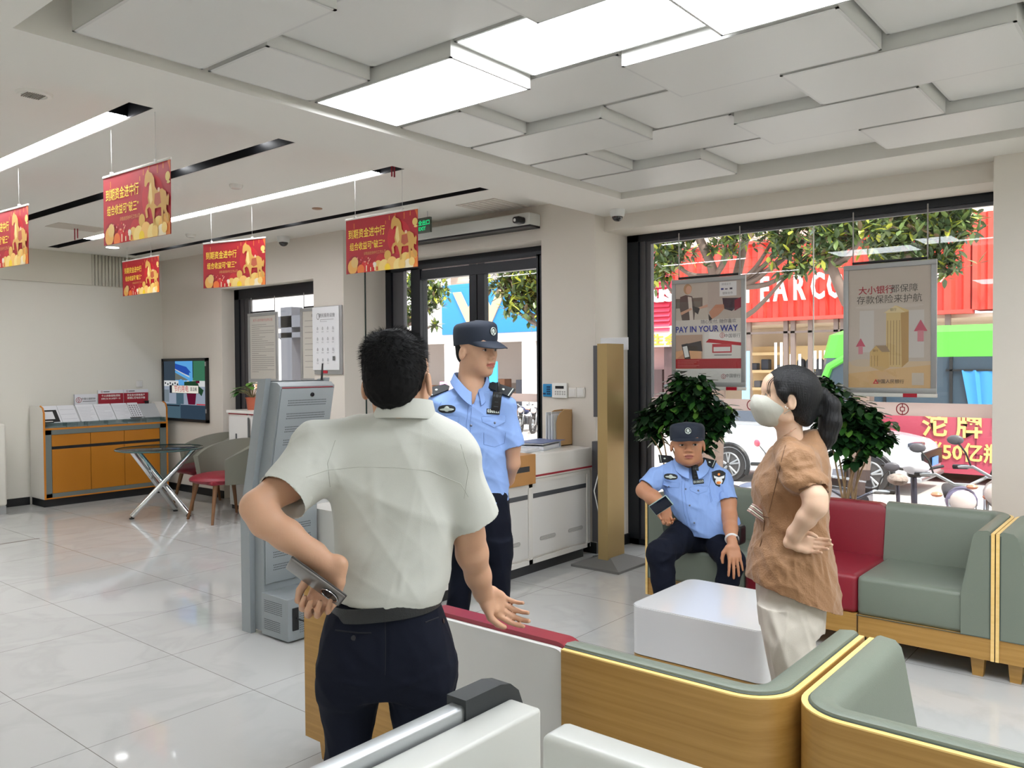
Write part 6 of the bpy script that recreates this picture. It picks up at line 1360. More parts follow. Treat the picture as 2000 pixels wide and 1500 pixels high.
def eyes(P_, F_, parent, sc_=1.0, brow=(30, 26, 26), look=0.0, lid=.0065, iris=(34, 24, 20)):
    f, l, u = F_
    for q in (-1, 1):
        mb = MB(); cx, cy_, cz = .0785, q*.032, .0; n = 14
        def pt(b, e, ex=0): # almond lens following the eyeball
            r_ = .0135; d2 = (b/.017)**2+(e/.013)**2; return P_(.0725+.0138*math.sqrt(max(0, 1-min(d2, 1)))+ex, cy_+b, e)
        upc = [(-.0145+.029*i/n, lid*math.sin(PI*i/n)**.8) for i in range(n+1)]; loc_ = [(-.0145+.029*i/n, -.0045*math.sin(PI*i/n)) for i in range(n+1)]
        vs_ = [pt(b, e, .0004) for b, e in upc]+[pt(b, e, .0004) for b, e in loc_]; mb.add(vs_, [(i, i+1, n+2+i, n+1+i) for i in range(n)], 0)
        ic = look; ring = []
        for i in range(16):
            t = 2*PI*i/16; e = max(min(.0058*math.sin(t)+.0005, lid*.96), -.0044); ring.append(pt(ic+.0058*math.cos(t), e, .0009))
        mb.add(ring, [tuple(range(16))], 1); mb.build('eye', [M('eye_white', (206, 200, 196), .3), M('iris_'+'%d' % iris[0], iris, .15)], parent, world=True, fix=False)
        mb = MB(); mb.tube([pt(b, e+.0006, .0012) for b, e in upc], .0009*sc_, 5); mb.build('upper_eyelid', M('lash_dark', (44, 30, 28), .6), parent, world=True)
        mb = MB(); bp_ = [P_(.084-abs(i-2.0)*.0012-max(i-2, 0)*.0032, q*(.014+.0072*i), .0225+.0022*math.sin(PI*min(i, 5)/5)-.0006*i) for i in range(6)]; mb.tube(smooth_path(bp_, 3), [.0022*sc_*(.6+.6*math.sin(PI*(i+2)/19)) for i in range(16)], 6); mb.build('eyebrow', M('brow_dark', brow, .8), parent, world=True)
def hand(s, wrist, d, palm, thumb, curl, sc_=1.0, spread=.06, tcurl=.35, flat=.0, k=.006):
    """d: towards the fingers, palm: the way the palm faces, thumb: side of the thumb; curl: radians per joint for index..little"""
    d = Vector(d).normalized(); pn = Vector(palm); pn = (pn-d*pn.dot(d)).normalized(); th = Vector(thumb); th = (th-d*th.dot(d)-pn*th.dot(pn)).normalized(); W_ = Vector(wrist)
    q = lambda a, b, e=0: W_+(d*a+th*b+pn*e)*sc_
    r2 = lambda a, b: (a*sc_, b*sc_)
    s.cone(q(-.02, 0), q(.02, 0), r2(.026, .019), r2(.030, .017), .01, th); s.cone(q(.02, .004), q(.075, .0), r2(.034, .0155), r2(.038, .0135), .012, th, cap=.012*sc_)
    s.cone(q(.022, .022, .006), q(.055, .026, .006), .015*sc_, .012*sc_, .012); s.cone(q(.025, -.022, .005), q(.06, -.026, .004), .013*sc_, .011*sc_, .012)
    Ls = ((.044, .026, .021), (.048, .029, .022), (.044, .027, .021), (.034, .021, .019)); base = (.029, .0095, -.0105, -.0290); bx = (.082, .087, .083, .074); rr_ = (.0088, .0092, .0086, .0075)
    tips = []
    for i in range(4):
        cu = curl[i] if isinstance(curl[i], (tuple, list)) else (curl[i],)*3; p = q(bx[i], base[i]); sp = (1.2-i*.8)*spread; dd = (d*math.cos(sp)+th*math.sin(sp)).normalized(); ax = dd.cross(pn).normalized(); ang = 0; pp = p-dd*.016*sc_
        s.cone(pp, p, rr_[i]*sc_*1.12, rr_[i]*sc_*1.12, k*1.4)
        for j in range(3):
            ang += cu[j]; dj = dd*math.cos(ang)+pn*math.sin(ang); r0 = rr_[i]*sc_*(1.06-.1*j); r1 = rr_[i]*sc_*(.98-.1*j); nx_ = p+dj*Ls[i][j]*sc_; s.cone(p, nx_, r0, r1, .0025 if j else .004); p = nx_
        tips.append(p)
    tb = q(.018, .028, .006); t1 = q(.045, .045+.012*(1-tcurl), .012+.012*tcurl); t2 = t1+(d*.85+th*(.35-.6*tcurl)+pn*(.15+.75*tcurl)).normalized()*.030*sc_; t3 = t2+(d*.9+th*(.15-.9*tcurl)+pn*(.1+.7*tcurl)).normalized()*.024*sc_
    s.cone(tb, t1, .0145*sc_, .0115*sc_, .01); s.cone(t1, t2, .0112*sc_, .0100*sc_, .003); s.cone(t2, t3, .0100*sc_, .0080*sc_, .003)
    return tips, t3
def ringpath(c, u, v, ru, rv, n=40, a0=0, a1=2*PI): return [Vector(c)+Vector(u)*ru*math.cos(a0+(a1-a0)*i/n)+Vector(v)*rv*math.sin(a0+(a1-a0)*i/n) for i in range(n+(1 if a1-a0 < 6.2 else 0))]
def bvh_of(obs):
    bpy.context.view_layer.update(); V_ = []; F_ = []
    for o in obs:
        b = len(V_); V_ += [o.matrix_world @ v.co for v in o.data.vertices]; F_ += [[b+i for i in p.vertices] for p in o.data.polygons]
    return BVHTree.FromPolygons(V_, F_)
def hit(bv, px_, py_):
    d = (CF+CR*((px_-1000)/FPX)-CU*((py_-750)/FPX)).normalized(); h_ = bv.ray_cast(CC, d); return h_[0], h_[1]
def surf_patch(bv, outline, mb, lift=.002, thick=.002, mi=0, n=6):
    """raised patch whose outline (pixels of the reference view) is laid on the real surface"""
    P_ = []
    for x, y in outline:
        p, nn = hit(bv, x, y)
        if p is None: return False
        P_.append((p, nn))
    c = Vector((0, 0, 0)); nm_ = Vector((0, 0, 0))
    for p, nn in P_: c += p; nm_ += nn
    c /= len(P_); nm_.normalize()
    cx = sum(x for x, y in outline)/len(outline); cy_ = sum(y for x, y in outline)/len(outline); pc, nc = hit(bv, cx, cy_)
    vs_ = []; rings = []; R_ = 5
    for k in range(1, R_+1):
        f = k/R_; ring = []
        for (x, y) in outline:
            p, nn = hit(bv, cx+(x-cx)*f, cy_+(y-cy_)*f); p = p if p is not None else pc; nn = nn if nn is not None else nm_; ring.append(p+nn*lift)
        rings.append(ring)
    m = len(outline); vs_ = [pc+nc*lift]+[p for r_ in rings for p in r_]; fs = [(0, 1+i, 1+(i+1) % m) for i in range(m)]
    for k in range(R_-1): fs += [(1+k*m+i, 1+(k+1)*m+i, 1+(k+1)*m+(i+1) % m, 1+k*m+(i+1) % m) for i in range(m)]
    b = len(vs_); vs_ += [p-nm_*thick*1.5 for p in rings[-1]]; fs += [(1+(R_-1)*m+i, b+i, b+(i+1) % m, 1+(R_-1)*m+(i+1) % m) for i in range(m)]
    mb.add(vs_, fs, mi, True); return True
def surf_line(bv, pts, r, mb, mi=0, lift=.0):
    out = []
    for i in range(len(pts)-1):
        for k in range(6):
            x = pts[i][0]+(pts[i+1][0]-pts[i][0])*k/6; y = pts[i][1]+(pts[i+1][1]-pts[i][1])*k/6; p, nn = hit(bv, x, y)
            if p is not None: out.append(p+nn*lift)
    if len(out) > 1: mb.tube(out, r, 5, mi)
def on_surf(bv, px_, py_, tilt=0):
    p, nn = hit(bv, px_, py_)
    r = Vector((0, 0, 1)).cross(nn).normalized(); T = frame(p+nn*.001, r, nn.cross(r)); return T @ Matrix.Rotation(tilt, 4, 'Z')
m_skinA = SKIN('skin_tan', (196, 154, 126)); m_skinB = SKIN('skin_light', (204, 162, 134)); m_skinC = SKIN('skin_warm', (182, 130, 98)); m_skinD = SKIN('skin_fair', (216, 182, 156))
m_lip = M('lips', (176, 104, 92), .45, sss=.1); m_hair = M('hair_black', (10, 10, 11), .7, spec=.18)
m_navy = M('navy_cloth', (13, 18, 32), .85, bump=(500, .1), spec=.2); m_wshirt = M('white_cotton', (192, 194, 187), .8, bump=(600, .08)); m_blue = M('police_blue_cloth', (134, 166, 222), .75, bump=(500, .1)); m_cap = M('cap_navy', (24, 34, 50), .75, bump=(700, .15))
m_belt = M('belt_leather', (30, 32, 34), .4, bump=(300, .2))
# ---------------------------------------------------------------- man in the white shirt, seen from behind
def st(py_, px_, hw, b, d, dz=0):
    c = D(px_, py_, d); return (c.z, c.x, c.y, hw*d/FPX, b)
fw1 = (Vector((CF.x, CF.y, 0)).normalized()+CR*.12); fw1.z = 0; fw1.normalize(); rt1 = Vector((fw1.y, -fw1.x, 0)); UP = Vector((0, 0, 1))
d1 = 2.15
foot = D(760, 1180, d1)
T1 = thing('person', 'man in a short sleeved white shirt seen from behind, hand on hip with a phone', 'person', (foot.x, foot.y, 0))
J = lambda x, y, d=d1: D(x, y, d)
HC = J(778, 742, 2.15); hF = axes(fw1*1+CR*.10+UP*-.05, UP*1+CR*-.06)
sk = SDF((min(foot.x, 1.2)-.62, foot.y-.62, -.02), (foot.x+.75, foot.y+.62, 1.76), .0042)
Pm = head(sk, HC-hF[0]*.0+hF[2]*-.005, hF, .99, eout=.007)
sk.cone(J(776, 770), J(790, 850, 2.17), (.056, .058), (.066, .062), .03, CR)
sk.chain([J(790, 850, 2.2), J(775, 1000, 2.2), J(768, 1150, 2.2), J(760, 1240, 2.2)], [(.11, .07), (.10, .075), (.095, .07), (.09, .06)], .03, CR)
sk.chain([J(700, 880, 2.18), J(640, 892), J(563, 942, 2.08), J(503, 988, 1.99)], [.05, .046, .044, .037], .03)
sk.chain([J(500, 992, 1.99), J(520, 1018, 1.98), J(560, 1045, 1.98), J(612, 1083, 1.99), J(657, 1118, 2.0)], [(.037, .036), (.038, .035), (.035, .033), (.029, .027), (.026, .021)], .02, (.3, -.3, 1))
sk.chain([J(865, 880, 2.18), J(888, 905, 2.17), J(905, 965, 2.18), J(916, 1045, 2.24)], [.045, .043, .043, .041], .03)
sk.chain([J(915, 1040, 2.24), J(922, 1080, 2.27), J(934, 1125, 2.31), J(945, 1160, 2.35)], [.041, .042, .034, .028], .02)
for a, b, c in (((690, 1240, 2.2), (668, 1490, 2.2), (672, 2160, 2.2)), ((828, 1240, 2.2), (832, 1490, 2.2), (835, 2160, 2.2))):
    p0, p1, p2 = J(*a), J(*b), J(*c); p2.z = .09; sk.chain([p0, p1, p2], [.06, .042, .030], .02)
tips, tt = hand(sk, J(655, 1113, 2.0), CR*-.42-CU*1.0+CF*.1, -CF*1+CR*-.15, CR*-1, [(.95, 1.35, .7), (1.0, 1.35, .7), (1.05, 1.35, .7), (1.1, 1.35, .7)], 1.0, .03, .5)
hand(sk, J(946, 1160, 2.35), CR*.62-CU*.62+CF*.55, -CF*1.0+CR*.3+CU*.5, CR*-.55-CU*1, [(.35, .55, .35), (.4, .6, .4), (.45, .65, .4), (.5, .7, .4)], .95, .01, .25)
bod = np_mesh('body', sk.mesh(1), [m_skinA, m_lip], T1); del sk
# hair : cap shape with short standing strands
hg = SDF(HC-Vector((.15, .15, .15)), HC+Vector((.15, .15, .17)), .004)
hg.ell(Pm(-.022, 0, .036), (.100, .0815, .0925), hF, 0); hg.ell(Pm(-.058, 0, -.015), (.050, .066, .058), hF, .03); hg.ell(Pm(-.03, 0, .08), (.07, .07, .052), hF, .03)
hg.ell(Pm(.085, 0, -.03), (.072, .10, .085), hF, .015, 's'); hg.cut(Pm(-.02, 0, -.060), -hF[2]+hF[0]*.25)
for q in (-1, 1): hg.ell(Pm(.002, q*.094, -.018), (.030, .026, .040), hF, .004, 's')
VF = hg.mesh(2, wrinkle(3, .004, 90)); hair = np_mesh('hair', VF, m_hair, T1)
rr = lrng(77); V_, F_ = VF; cen = np.array(HC); mb = MB()
whorl = Pm(-.06, .012, .118)
for i in rr.sample(range(len(F_)), min(5200, len(F_))):
    q = V_[F_[i]]; p = Vector(q.mean(0)); n_ = Vector(np.cross(q[2]-q[0], q[3]-q[1])).normalized(); rel = p-Vector(HC); uz = rel.dot(hF[2])
    away = (p-whorl); away = (away-n_*away.dot(n_))
    if away.length > 1e-5: away.normalize()
    top = min(max((uz+.01)/.09, 0), 1); ln = .007+.012*top; d = (n_*(.25+.75*top)+away*.8+Vector((rr.gauss(0, .25), rr.gauss(0, .25), rr.gauss(0, .2)))).normalized(); s_ = d.orthogonal().normalized()*.0009
    mb.add([p-n_*.002-s_, p-n_*.002+s_, p+d*ln], [(0, 1, 2)], 0, False)
mb.build('hair_strands', m_hair, hair, world=True, fix=False)
# shirt
g = SDF((foot.x-.60, foot.y-.5, .85), (foot.x+.45, foot.y+.5, 1.56), .005)
sd1 = Vector((CR.x, CR.y, 0))
TS = [st(782, 795, 36, .060, 2.16), st(806, 792, 66, .072, 2.17), st(828, 789, 98, .088, 2.18), st(856, 782, 122, .105, 2.18), st(900, 772, 131, .118, 2.18), st(960, 768, 128, .122, 2.18), st(1030, 768, 120, .120, 2.18), st(1100, 770, 114, .125, 2.18), st(1140, 768, 113, .130, 2.18), st(1160, 762, 108, .128, 2.18), st(1182, 757, 102, .12, 2.18)]
g.loft(TS, sd1, 2.3); 
sl_ = g.like(); a = J(632, 884, 2.16); b = J(548, 975, 2.03); dr = (b-a).normalized(); sl_.cone(J(700, 862, 2.17), a, (.075, .08), (.082, .085), .03); sl_.cone(a, b+dr*.05, (.082, .085), (.070, .074), .03); sl_.cut(b, dr)
sl_.cone(b-dr*.05, b+dr*.1, (.058, .062), (.066, .070), .004, op='s'); g.union(sl_, .035)
sl_ = g.like(); a = J(886, 888, 2.16); b = J(934, 1019, 2.21); dr = (b-a).normalized(); sl_.cone(J(850, 862, 2.17), a, (.07, .08), (.071, .080), .03); sl_.cone(a, b+dr*.05, (.070, .080), (.058, .070), .03, CR); sl_.cut(b, dr+CR*.12)
sl_.cone(b-dr*.05, b+dr*.1, (.048, .060), (.053, .066), .004, CR, op='s'); g.union(sl_, .03)
x, y = J(757, 1170, 2.18).x, J(757, 1170, 2.18).y; pz = J(757, 1168, 2.18); g.cut(pz, -UP+CR*-.07)
pj = lambda x, y, d=2.05: tuple(J(x, y, d))
folds = [(pj(640, 960), pj(700, 900), .014, .009), (pj(655, 1000), pj(740, 940), .016, .007), (pj(660, 1060), pj(740, 1010), .018, .007), (pj(700, 1145), pj(800, 1020), .022, .008), (pj(690, 1150), pj(745, 1060), .014, .007), (pj(760, 1150), pj(850, 1050), .02, .007), (pj(880, 960), pj(850, 900), .014, .007), (pj(875, 1010), pj(830, 960), .016, .006), (pj(875, 1100), pj(820, 1060), .016, .007), (pj(830, 1150), pj(870, 1095), .014, .007), (pj(720, 880), pj(735, 1040), .02, .005), (pj(840, 890), pj(830, 1010), .022, .005), (pj(600, 1000), pj(600, 910), .014, .006), (pj(570, 960), pj(640, 880), .016, .006), (pj(915, 990), pj(900, 900), .016, .006), (pj(700, 830), pj(760, 815), .01, .004), (pj(860, 830), pj(820, 815), .01, .004), (pj(680, 1150), pj(690, 1090), .012, .007), (pj(780, 1158), pj(790, 1110), .012, .006)]
VF = g.mesh(2, hem(wrinkle(5, .019, 11, (1, 1, .6), [(a_, b_, w__*.8, m__*1.25) for a_, b_, w__, m__ in folds], 12), J(757, 1172, 2.18).z)); shirt = np_mesh('white_shirt', VF, m_wshirt, T1)
# collar and yoke seam
mb = MB(); n = 36; vs_ = []
for i in range(n+1):
    t = -PI*.92+2*PI*.92*i/n      # 0 = back of neck
    for lv, (r_, zz) in enumerate(((1.0, 0), (1.03, .042), (1.10, .046), (1.24, .004), (1.22, -.004))):
        p = J(791, 812, 2.155)+(-fw1*math.cos(t)*.067+rt1*math.sin(t)*.066)*r_+UP*(zz-.006)+UP*(.010*math.cos(t)); vs_.append(p)
mb.add(vs_, [(i*5+j, (i+1)*5+j, (i+1)*5+j+1, i*5+j+1) for i in range(n) for j in range(4)], 0, True); mb.build('collar', m_wshirt, shirt, world=True)
bv = bvh_of([shirt]); mb = MB(); surf_line(bv, [(598, 932), (640, 918), (700, 912), (770, 913), (840, 920), (900, 945), (918, 975)], .0011, mb, 0, -.0002); surf_line(bv, [(655, 860), (640, 905), (646, 960)], .0010, mb); surf_line(bv, [(900, 868), (915, 920), (905, 985)], .0010, mb); mb.build('yoke_seam', M('shirt_seam', (176, 178, 170), .8), shirt, world=True)
# trousers
g = SDF((foot.x-.34, foot.y-.36, -.01), (foot.x+.42, foot.y+.36, 1.0), .006)
g.loft([st(1165, 755, 102, .118, 2.18), st(1200, 755, 116, .125, 2.18), st(1250, 755, 132, .135, 2.18), st(1300, 755, 134, .135, 2.18), st(1330, 754, 131, .125, 2.18), st(1345, 754, 126, .115, 2.18)], sd1, 2.5)
def leg(pts): g.loft([st(*q) for q in pts], sd1, 2.2, .03)
leg([(1290, 690, 66, .105, 2.18), (1340, 683, 63, .105, 2.18), (1400, 683, 54, .098, 2.18), (1460, 680, 46, .088, 2.17), (1520, 674, 43, .080, 2.16), (1700, 666, 40, .072, 2.15), (1900, 664, 36, .068, 2.15), (2240, 664, 34, .07, 2.15)])
leg([(1290, 822, 66, .105, 2.18), (1340, 824, 63, .105, 2.18), (1400, 821, 57, .098, 2.18), (1460, 822, 47, .088, 2.17), (1520, 828, 43, .080, 2.16), (1700, 836, 40, .072, 2.15), (1900, 838, 36, .068, 2.15), (2240, 838, 34, .07, 2.15)])
folds = [(pj(625, 1330), pj(740, 1345), .012, .009), (pj(760, 1350), pj(885, 1310), .012, .009), (pj(640, 1370), pj(735, 1352), .014, .006), (pj(640, 1260), pj(700, 1330), .02, .006), (pj(860, 1260), pj(800, 1330), .02, .006), (pj(755, 1200), pj(752, 1335), .008, -.006)]
trs = np_mesh('navy_trousers', g.mesh(3, wrinkle(8, .014, 12, (1, 1, .6), folds)), m_navy, T1)
bv = bvh_of([trs]); mb = MB(); surf_line(bv, [(655, 1231), (700, 1236), (730, 1236)], .0022, mb); surf_line(bv, [(830, 1216), (880, 1196)], .0022, mb); surf_line(bv, [(752, 1190), (753, 1260), (752, 1330)], .0012, mb); mb.build('pocket_welts', M('navy_dark', (12, 15, 26), .8), trs, world=True)
for a, b in ((691, 1246), (865, 1213)):
    p, nn = hit(bv, a, b); MB().cyl(p, p+nn*.003, .0065, n=14).build('button', M('button_dark', (18, 20, 28), .3), trs, world=True)
# belt
mb = MB(); vs_ = []; n = 60; bc = J(756, 1173, 2.18); bt = UP-sd1*.10; bt.normalize()
for i in range(n):
    t = 2*PI*i/n; cs, sn = math.cos(t), math.sin(t); e = (abs(cs)**2.4+abs(sn)**2.4)**(-1/2.4)
    for zz, o_ in ((-.019, 0), (-.019, .004), (.018, .004), (.018, 0)): vs_.append(bc+sd1.normalized()*cs*e*(.139+o_)+Vector((-sd1.y, sd1.x, 0)).normalized()*sn*e*(.1235+o_)+bt*zz-UP*.0+UP*(-.17*0)+sd1.normalized()*0+UP*(cs*e*.139*.0))
for i in range(len(vs_)): vs_[i] = vs_[i]+UP*((vs_[i]-bc).dot(sd1.normalized())*.10)
mb.add(vs_, [(i*4+j, ((i+1) % n)*4+j, ((i+1) % n)*4+(j+1) % 4, i*4+(j+1) % 4) for i in range(n) for j in range(4)], 0, True); belt = mb.build('belt', m_belt, T1, world=True)
bv = bvh_of([belt]); mb = MB()
for x0, y0 in ((752, 1172), (798, 1168), (688, 1183)):
    p, nn = hit(bv, x0, y0)
    if p is not None: r = UP.cross(nn).normalized(); T = frame(p, r, UP); mb.T = T; mb.box(-.006, -.026, -.001, .006, .024, .004, 0, .001); mb.T = None
mb.build('belt_loops', m_navy, trs, world=True)
for q, (x0) in enumerate((664, 838)):
    c = J(x0, 2200, 2.15); mb = MB(); T = frame((c.x, c.y, .0), rt1, UP); mb.T = T
    mb.ball((0, .05, .03-.06), (.048, .045, .1), 18); mb.T = None; mb = MB(); mb.T = Matrix.Translation((c.x, c.y, 0)) @ Matrix(((rt1.x, fw1.x, 0, 0), (rt1.y, fw1.y, 0, 0), (0, 0, 1, 0), (0, 0, 0, 1)))
    mb.box(-.046, -.10, 0, .046, .19, .03, 0, .012); mb.box(-.044, -.095, .022, .044, .10, .095, 0, .03); mb.box(-.042, .05, .02, .042, .175, .06, 0, .025); mb.build('shoe', M('shoe_black', (24, 24, 26), .3), T1, world=True)
# phone in his left hand
pc = J(616, 1137, 1.95); pr_ = (CR*.80-CU*.59+CF*.03).normalized(); pu_ = ((CU*.8+CR*.59)*.62-CF*.78); T = frame(pc, pr_, pu_)
t = thing('smartphone', 'grey phone with a round camera ring held behind the back of the man in white', 'phone', pc); 
mb = MB(); mb.T = T; mb.box(-.078, -.036, -.005, .078, .036, .004, 0, .004); mb.build('phone_body', M('phone_grey', (110, 106, 102), .3, metal=.3), t, world=True)
mb = MB(); mb.T = T; mb.box(-.079, -.0372, -.0065, .079, .0372, -.001, 0, .004); mb.build('phone_case', M('case_dark', (44, 40, 36), .5), t, world=True)
mb = MB(); mb.T = T; mb.cyl((.045, .002, .004), (.045, .002, .0065), .022, n=32); c_ = mb.build('camera_plate', M('lens_dark', (40, 42, 46), .15), t, world=True); mb = MB(); mb.T = T; mb.tube([(.045+.0225*math.cos(i*PI/16), .002+.0225*math.sin(i*PI/16), .0068) for i in range(32)], .0012, 6, closed=True); mb.build('camera_ring', m_chrome, c_, world=True)
# ---------------------------------------------------------------- police officers
m_patch = M('patch_black', (16, 22, 26), .6); m_silver = M('badge_silver', (196, 206, 200), .4, metal=.3); m_btn = M('button_silver', (120, 128, 146), .3, metal=.7); m_bluedk = M('blue_seam', (96, 124, 180), .8)
def cap(P_, F_, parent, sc_=1, low=.045, droop=.010, blen=.062):
    f, l, u = F_; Rm = lambda a, b, e: P_(a*sc_, b*sc_, e*sc_)
    prof = [(1.0, -.022), (1.02, .0), (1.02, .025), (1.01, .045), (.97, .058), (.86, .068), (.6, .074), (.3, .077), (0, .078)]
    n = 40; vs_ = []
    for r_, z in prof:
        for i in range(n):
            t = 2*PI*i/n; fr_ = .5+.5*math.cos(t); zz = z+(.010*fr_-.008 if z > .04 else 0)-(.016*(1-fr_) if z < 0 else 0); vs_.append(P_((-.008+.109*r_*math.cos(t))*sc_, .086*r_*math.sin(t)*sc_, low+zz))
    mb = MB(); mb.add(vs_, [(i*n+j, i*n+(j+1) % n, (i+1)*n+(j+1) % n, (i+1)*n+j) for i in range(len(prof)-1) for j in range(n)], 0, True); c = mb.build('cap', m_cap, parent, world=True)
    mb = MB(); m = 20; vs_ = []
    for i in range(m+1):
        t = -1.25+2.5*i/m; w_ = math.cos(t*1.256)**.55 if abs(t) < 1.25 else 0
        a0, b0 = -.008+.107*math.cos(t), .084*math.sin(t)
        for k in range(4):
            ex = blen*w_*k/3; zz = low-.014-droop*(k/3)**1.3*w_-.010*abs(math.sin(t))*(k/3); vs_.append(P_((a0+ex)*sc_, (b0*(1-.04*k/3))*sc_, zz))
    mb.add(vs_, [(i*4+k, (i+1)*4+k, (i+1)*4+k+1, i*4+k+1) for i in range(m) for k in range(3)], 0, True)
    k0 = len(mb.v); mb.add([Vector(q)-u*.004 for q in vs_], [(i*4+k, i*4+k+1, (i+1)*4+k+1, (i+1)*4+k) for i in range(m) for k in range(3)]+[], 0, True)
    N_ = len(vs_); mb.f += [[(i*4+3), ((i+1)*4+3), N_+((i+1)*4+3), N_+(i*4+3)] for i in range(m)]; mb.m += [0]*m; mb.sm += [False]*m
    mb.build('peak', m_cap, c, world=True)
    T = frame(P_((.101)*sc_, 0, low+.033), l, u-f*.05) if False else frame(P_(.1025*sc_, 0, low+.028), Vector(l), u)
    mb = MB(); mb.T = T; mb.cyl((0, 0, -.003), (0, 0, .0015), .021, n=28); mb.build('badge_patch', m_patch, c, world=True)
    mb = MB(); mb.T = T; mb.tube([(.0165*math.cos(i*PI/12), .0165*math.sin(i*PI/12)*1.05, .002) for i in range(24)], .0022, 5, closed=True); mb.ball((0, .001, .002), (.009, .010, .002), 12)
    for q in (-1, 1): mb.ball((q*.009, -.011, .002), (.007, .004, .002), 8)
    mb.build('cap_badge', m_silver, c, world=True); return c
def oval(cx, cy_, rx, ry, n=20, p=2.0, rot=0):
    out = []
    for i in range(n):
        t = 2*PI*i/n; c, s_ = math.cos(t), math.sin(t); k = (abs(c)**p+abs(s_)**p)**(-1/p); x, y = rx*c*k, ry*s_*k; out.append((cx+x*math.cos(rot)-y*math.sin(rot), cy_+x*math.sin(rot)+y*math.cos(rot)))
    return out
def uniform(shirt, bv, spec, number, s_):
    """spec: dict of pixel positions ; s_: pixels per metre"""
    w = s_
    if 'chest' in spec:
        x, y, sq = spec['chest']; mb = MB(); surf_patch(bv, oval(x, y, .043*w*sq, .0185*w, 18, 2.6, spec.get('tilt', 0)), mb, .0022); o = mb.build('chest_badge', m_patch, shirt, world=True)
        mb = MB(); surf_patch(bv, oval(x, y+.002*w, .036*w*sq, .006*w, 14, 2.0, spec.get('tilt', 0)), mb, .0034, .001); surf_patch(bv, oval(x, y, .013*w*sq, .012*w, 14, 2), mb, .0037, .001); mb.build('wing_emblem', m_silver, o, world=True)
    if 'plate' in spec:
        x, y, sq = spec['plate']; a = spec.get('plate_rot', 0); c, sn = math.cos(a), math.sin(a); p, nn = hit(bv, x, y)
        for dx, dy in ((-8, 0), (8, 0), (0, 5), (0, -5)):
            p2, n2 = hit(bv, x+dx, y+dy); nn = nn+n2 if n2 is not None else nn
        nn.normalize(); p = p+nn*.003; r0 = (CR*c-CU*sn); r0 = (r0-nn*r0.dot(nn)).normalized(); mb = MB(); mb.T = frame(p, r0, nn.cross(r0)); mb.box(-.034*sq, -.0125, -.006, .034*sq, .0125, .0025, 0, .001); o = mb.build('number_plate', m_patch, shirt, world=True)
        r = (CR*c-CU*sn); r = (r-nn*r.dot(nn)).normalized(); T = frame(p+nn*.0042, r, nn.cross(r)); mb = MB(); add_text(mb, number, T, .021, .0004, .0004, sx=sq); mb.build('numerals', m_silver, o, world=True)
    mb = MB()
    for pts in spec.get('seams', []): surf_line(bv, pts, .0011, mb, 0, .0002)
    mb.build('seams', m_bluedk, shirt, world=True)
    for pts in spec.get('pockets', []):
        mb = MB(); surf_patch(bv, pts, mb, .0016, .001); o = mb.build('pocket_flap', m_blue, shirt, world=True); mb = MB(); surf_line(bv, pts+[pts[0]], .0009, mb, 0, .0012); mb.build('flap_edge', m_bluedk, o, world=True)
    for x, y in spec.get('buttons', []):
        p, nn = hit(bv, x, y)
        if p is not None: MB().ball(p+nn*.001, (.0062, .0062, .0062), 12).build('button', m_btn, shirt, world=True)
def collar_police(shirt, c, F_, r_=.062, H_=.034, deep=.06, mat=None, rb=None, t0=.24):
    """open fold-down collar; the stand runs round the neck and drops to a V at the front"""
    f, l, u = F_; rb = rb or r_*.95; mb = MB(); n = 44; vs_ = []
    for i in range(n+1):
        t = t0+(2*PI-2*t0)*i/n; fr_ = (.5+.5*math.cos(t)); v3 = fr_**3.2; f2 = fr_**8
        zt = H_-deep*v3; R_ = 1-.10*v3; ax = lambda k, z: Vector(c)+f*(math.cos(t)*rb*R_*k+.016*v3)+l*math.sin(t)*r_*R_*k+u*z
        drop = .036+.026*fr_**3
        for k, z in ((.97, zt-.03), (1.0, zt-.003), (1.05, zt+.001), (1.10, zt-.003), (1.30+.16*fr_**3, zt-drop), (1.28+.16*fr_**3, zt-drop-.004)): vs_.append(ax(k, z))
    mb.add(vs_, [(i*6+j, (i+1)*6+j, (i+1)*6+j+1, i*6+j+1) for i in range(n) for j in range(5)], 0, True)
    o = mb.build('collar', mat or m_blue, shirt, world=True); mb = MB(); mb.tube([vs_[i*6+4] for i in range(n+1)], .0012, 5); mb.tube([vs_[j] for j in range(0, 6)], .0010, 5); mb.tube([vs_[n*6+j] for j in range(0, 6)], .0010, 5); mb.build('collar_edge', m_bluedk, o, world=True)
    return o
def epaulette(shirt, a, b, up, w0=.030, w1=.026):
    a = Vector(a); b = Vector(b); d = (b-a).normalized(); s__ = d.cross(Vector(up)).normalized(); u_ = s__.cross(d); mb = MB(); T = frame(a, d, s__ if False else u_.cross(d))
    M_ = Matrix(((d.x, s__.x, u_.x, a.x), (d.y, s__.y, u_.y, a.y), (d.z, s__.z, u_.z, a.z), (0, 0, 0, 1))); L_ = (b-a).length
    mb.T = M_; pts = [(0, 0), (.014, w0*.8), (L_, w0*1.1), (L_, -w0*1.1), (.014, -w0*.8)]; mb.prism(pts, 0, .006, 'z'); o = mb.build('epaulette', m_patch, shirt, world=True)
    mb = MB(); mb.T = M_; mb.box(L_-.012, -w0*1.0, .006, L_-.008, w0*1.0, .0068); mb.ball((L_*.62, 0, .007), (.007, .007, .002), 8); mb.build('rank_mark', m_silver, o, world=True); return o
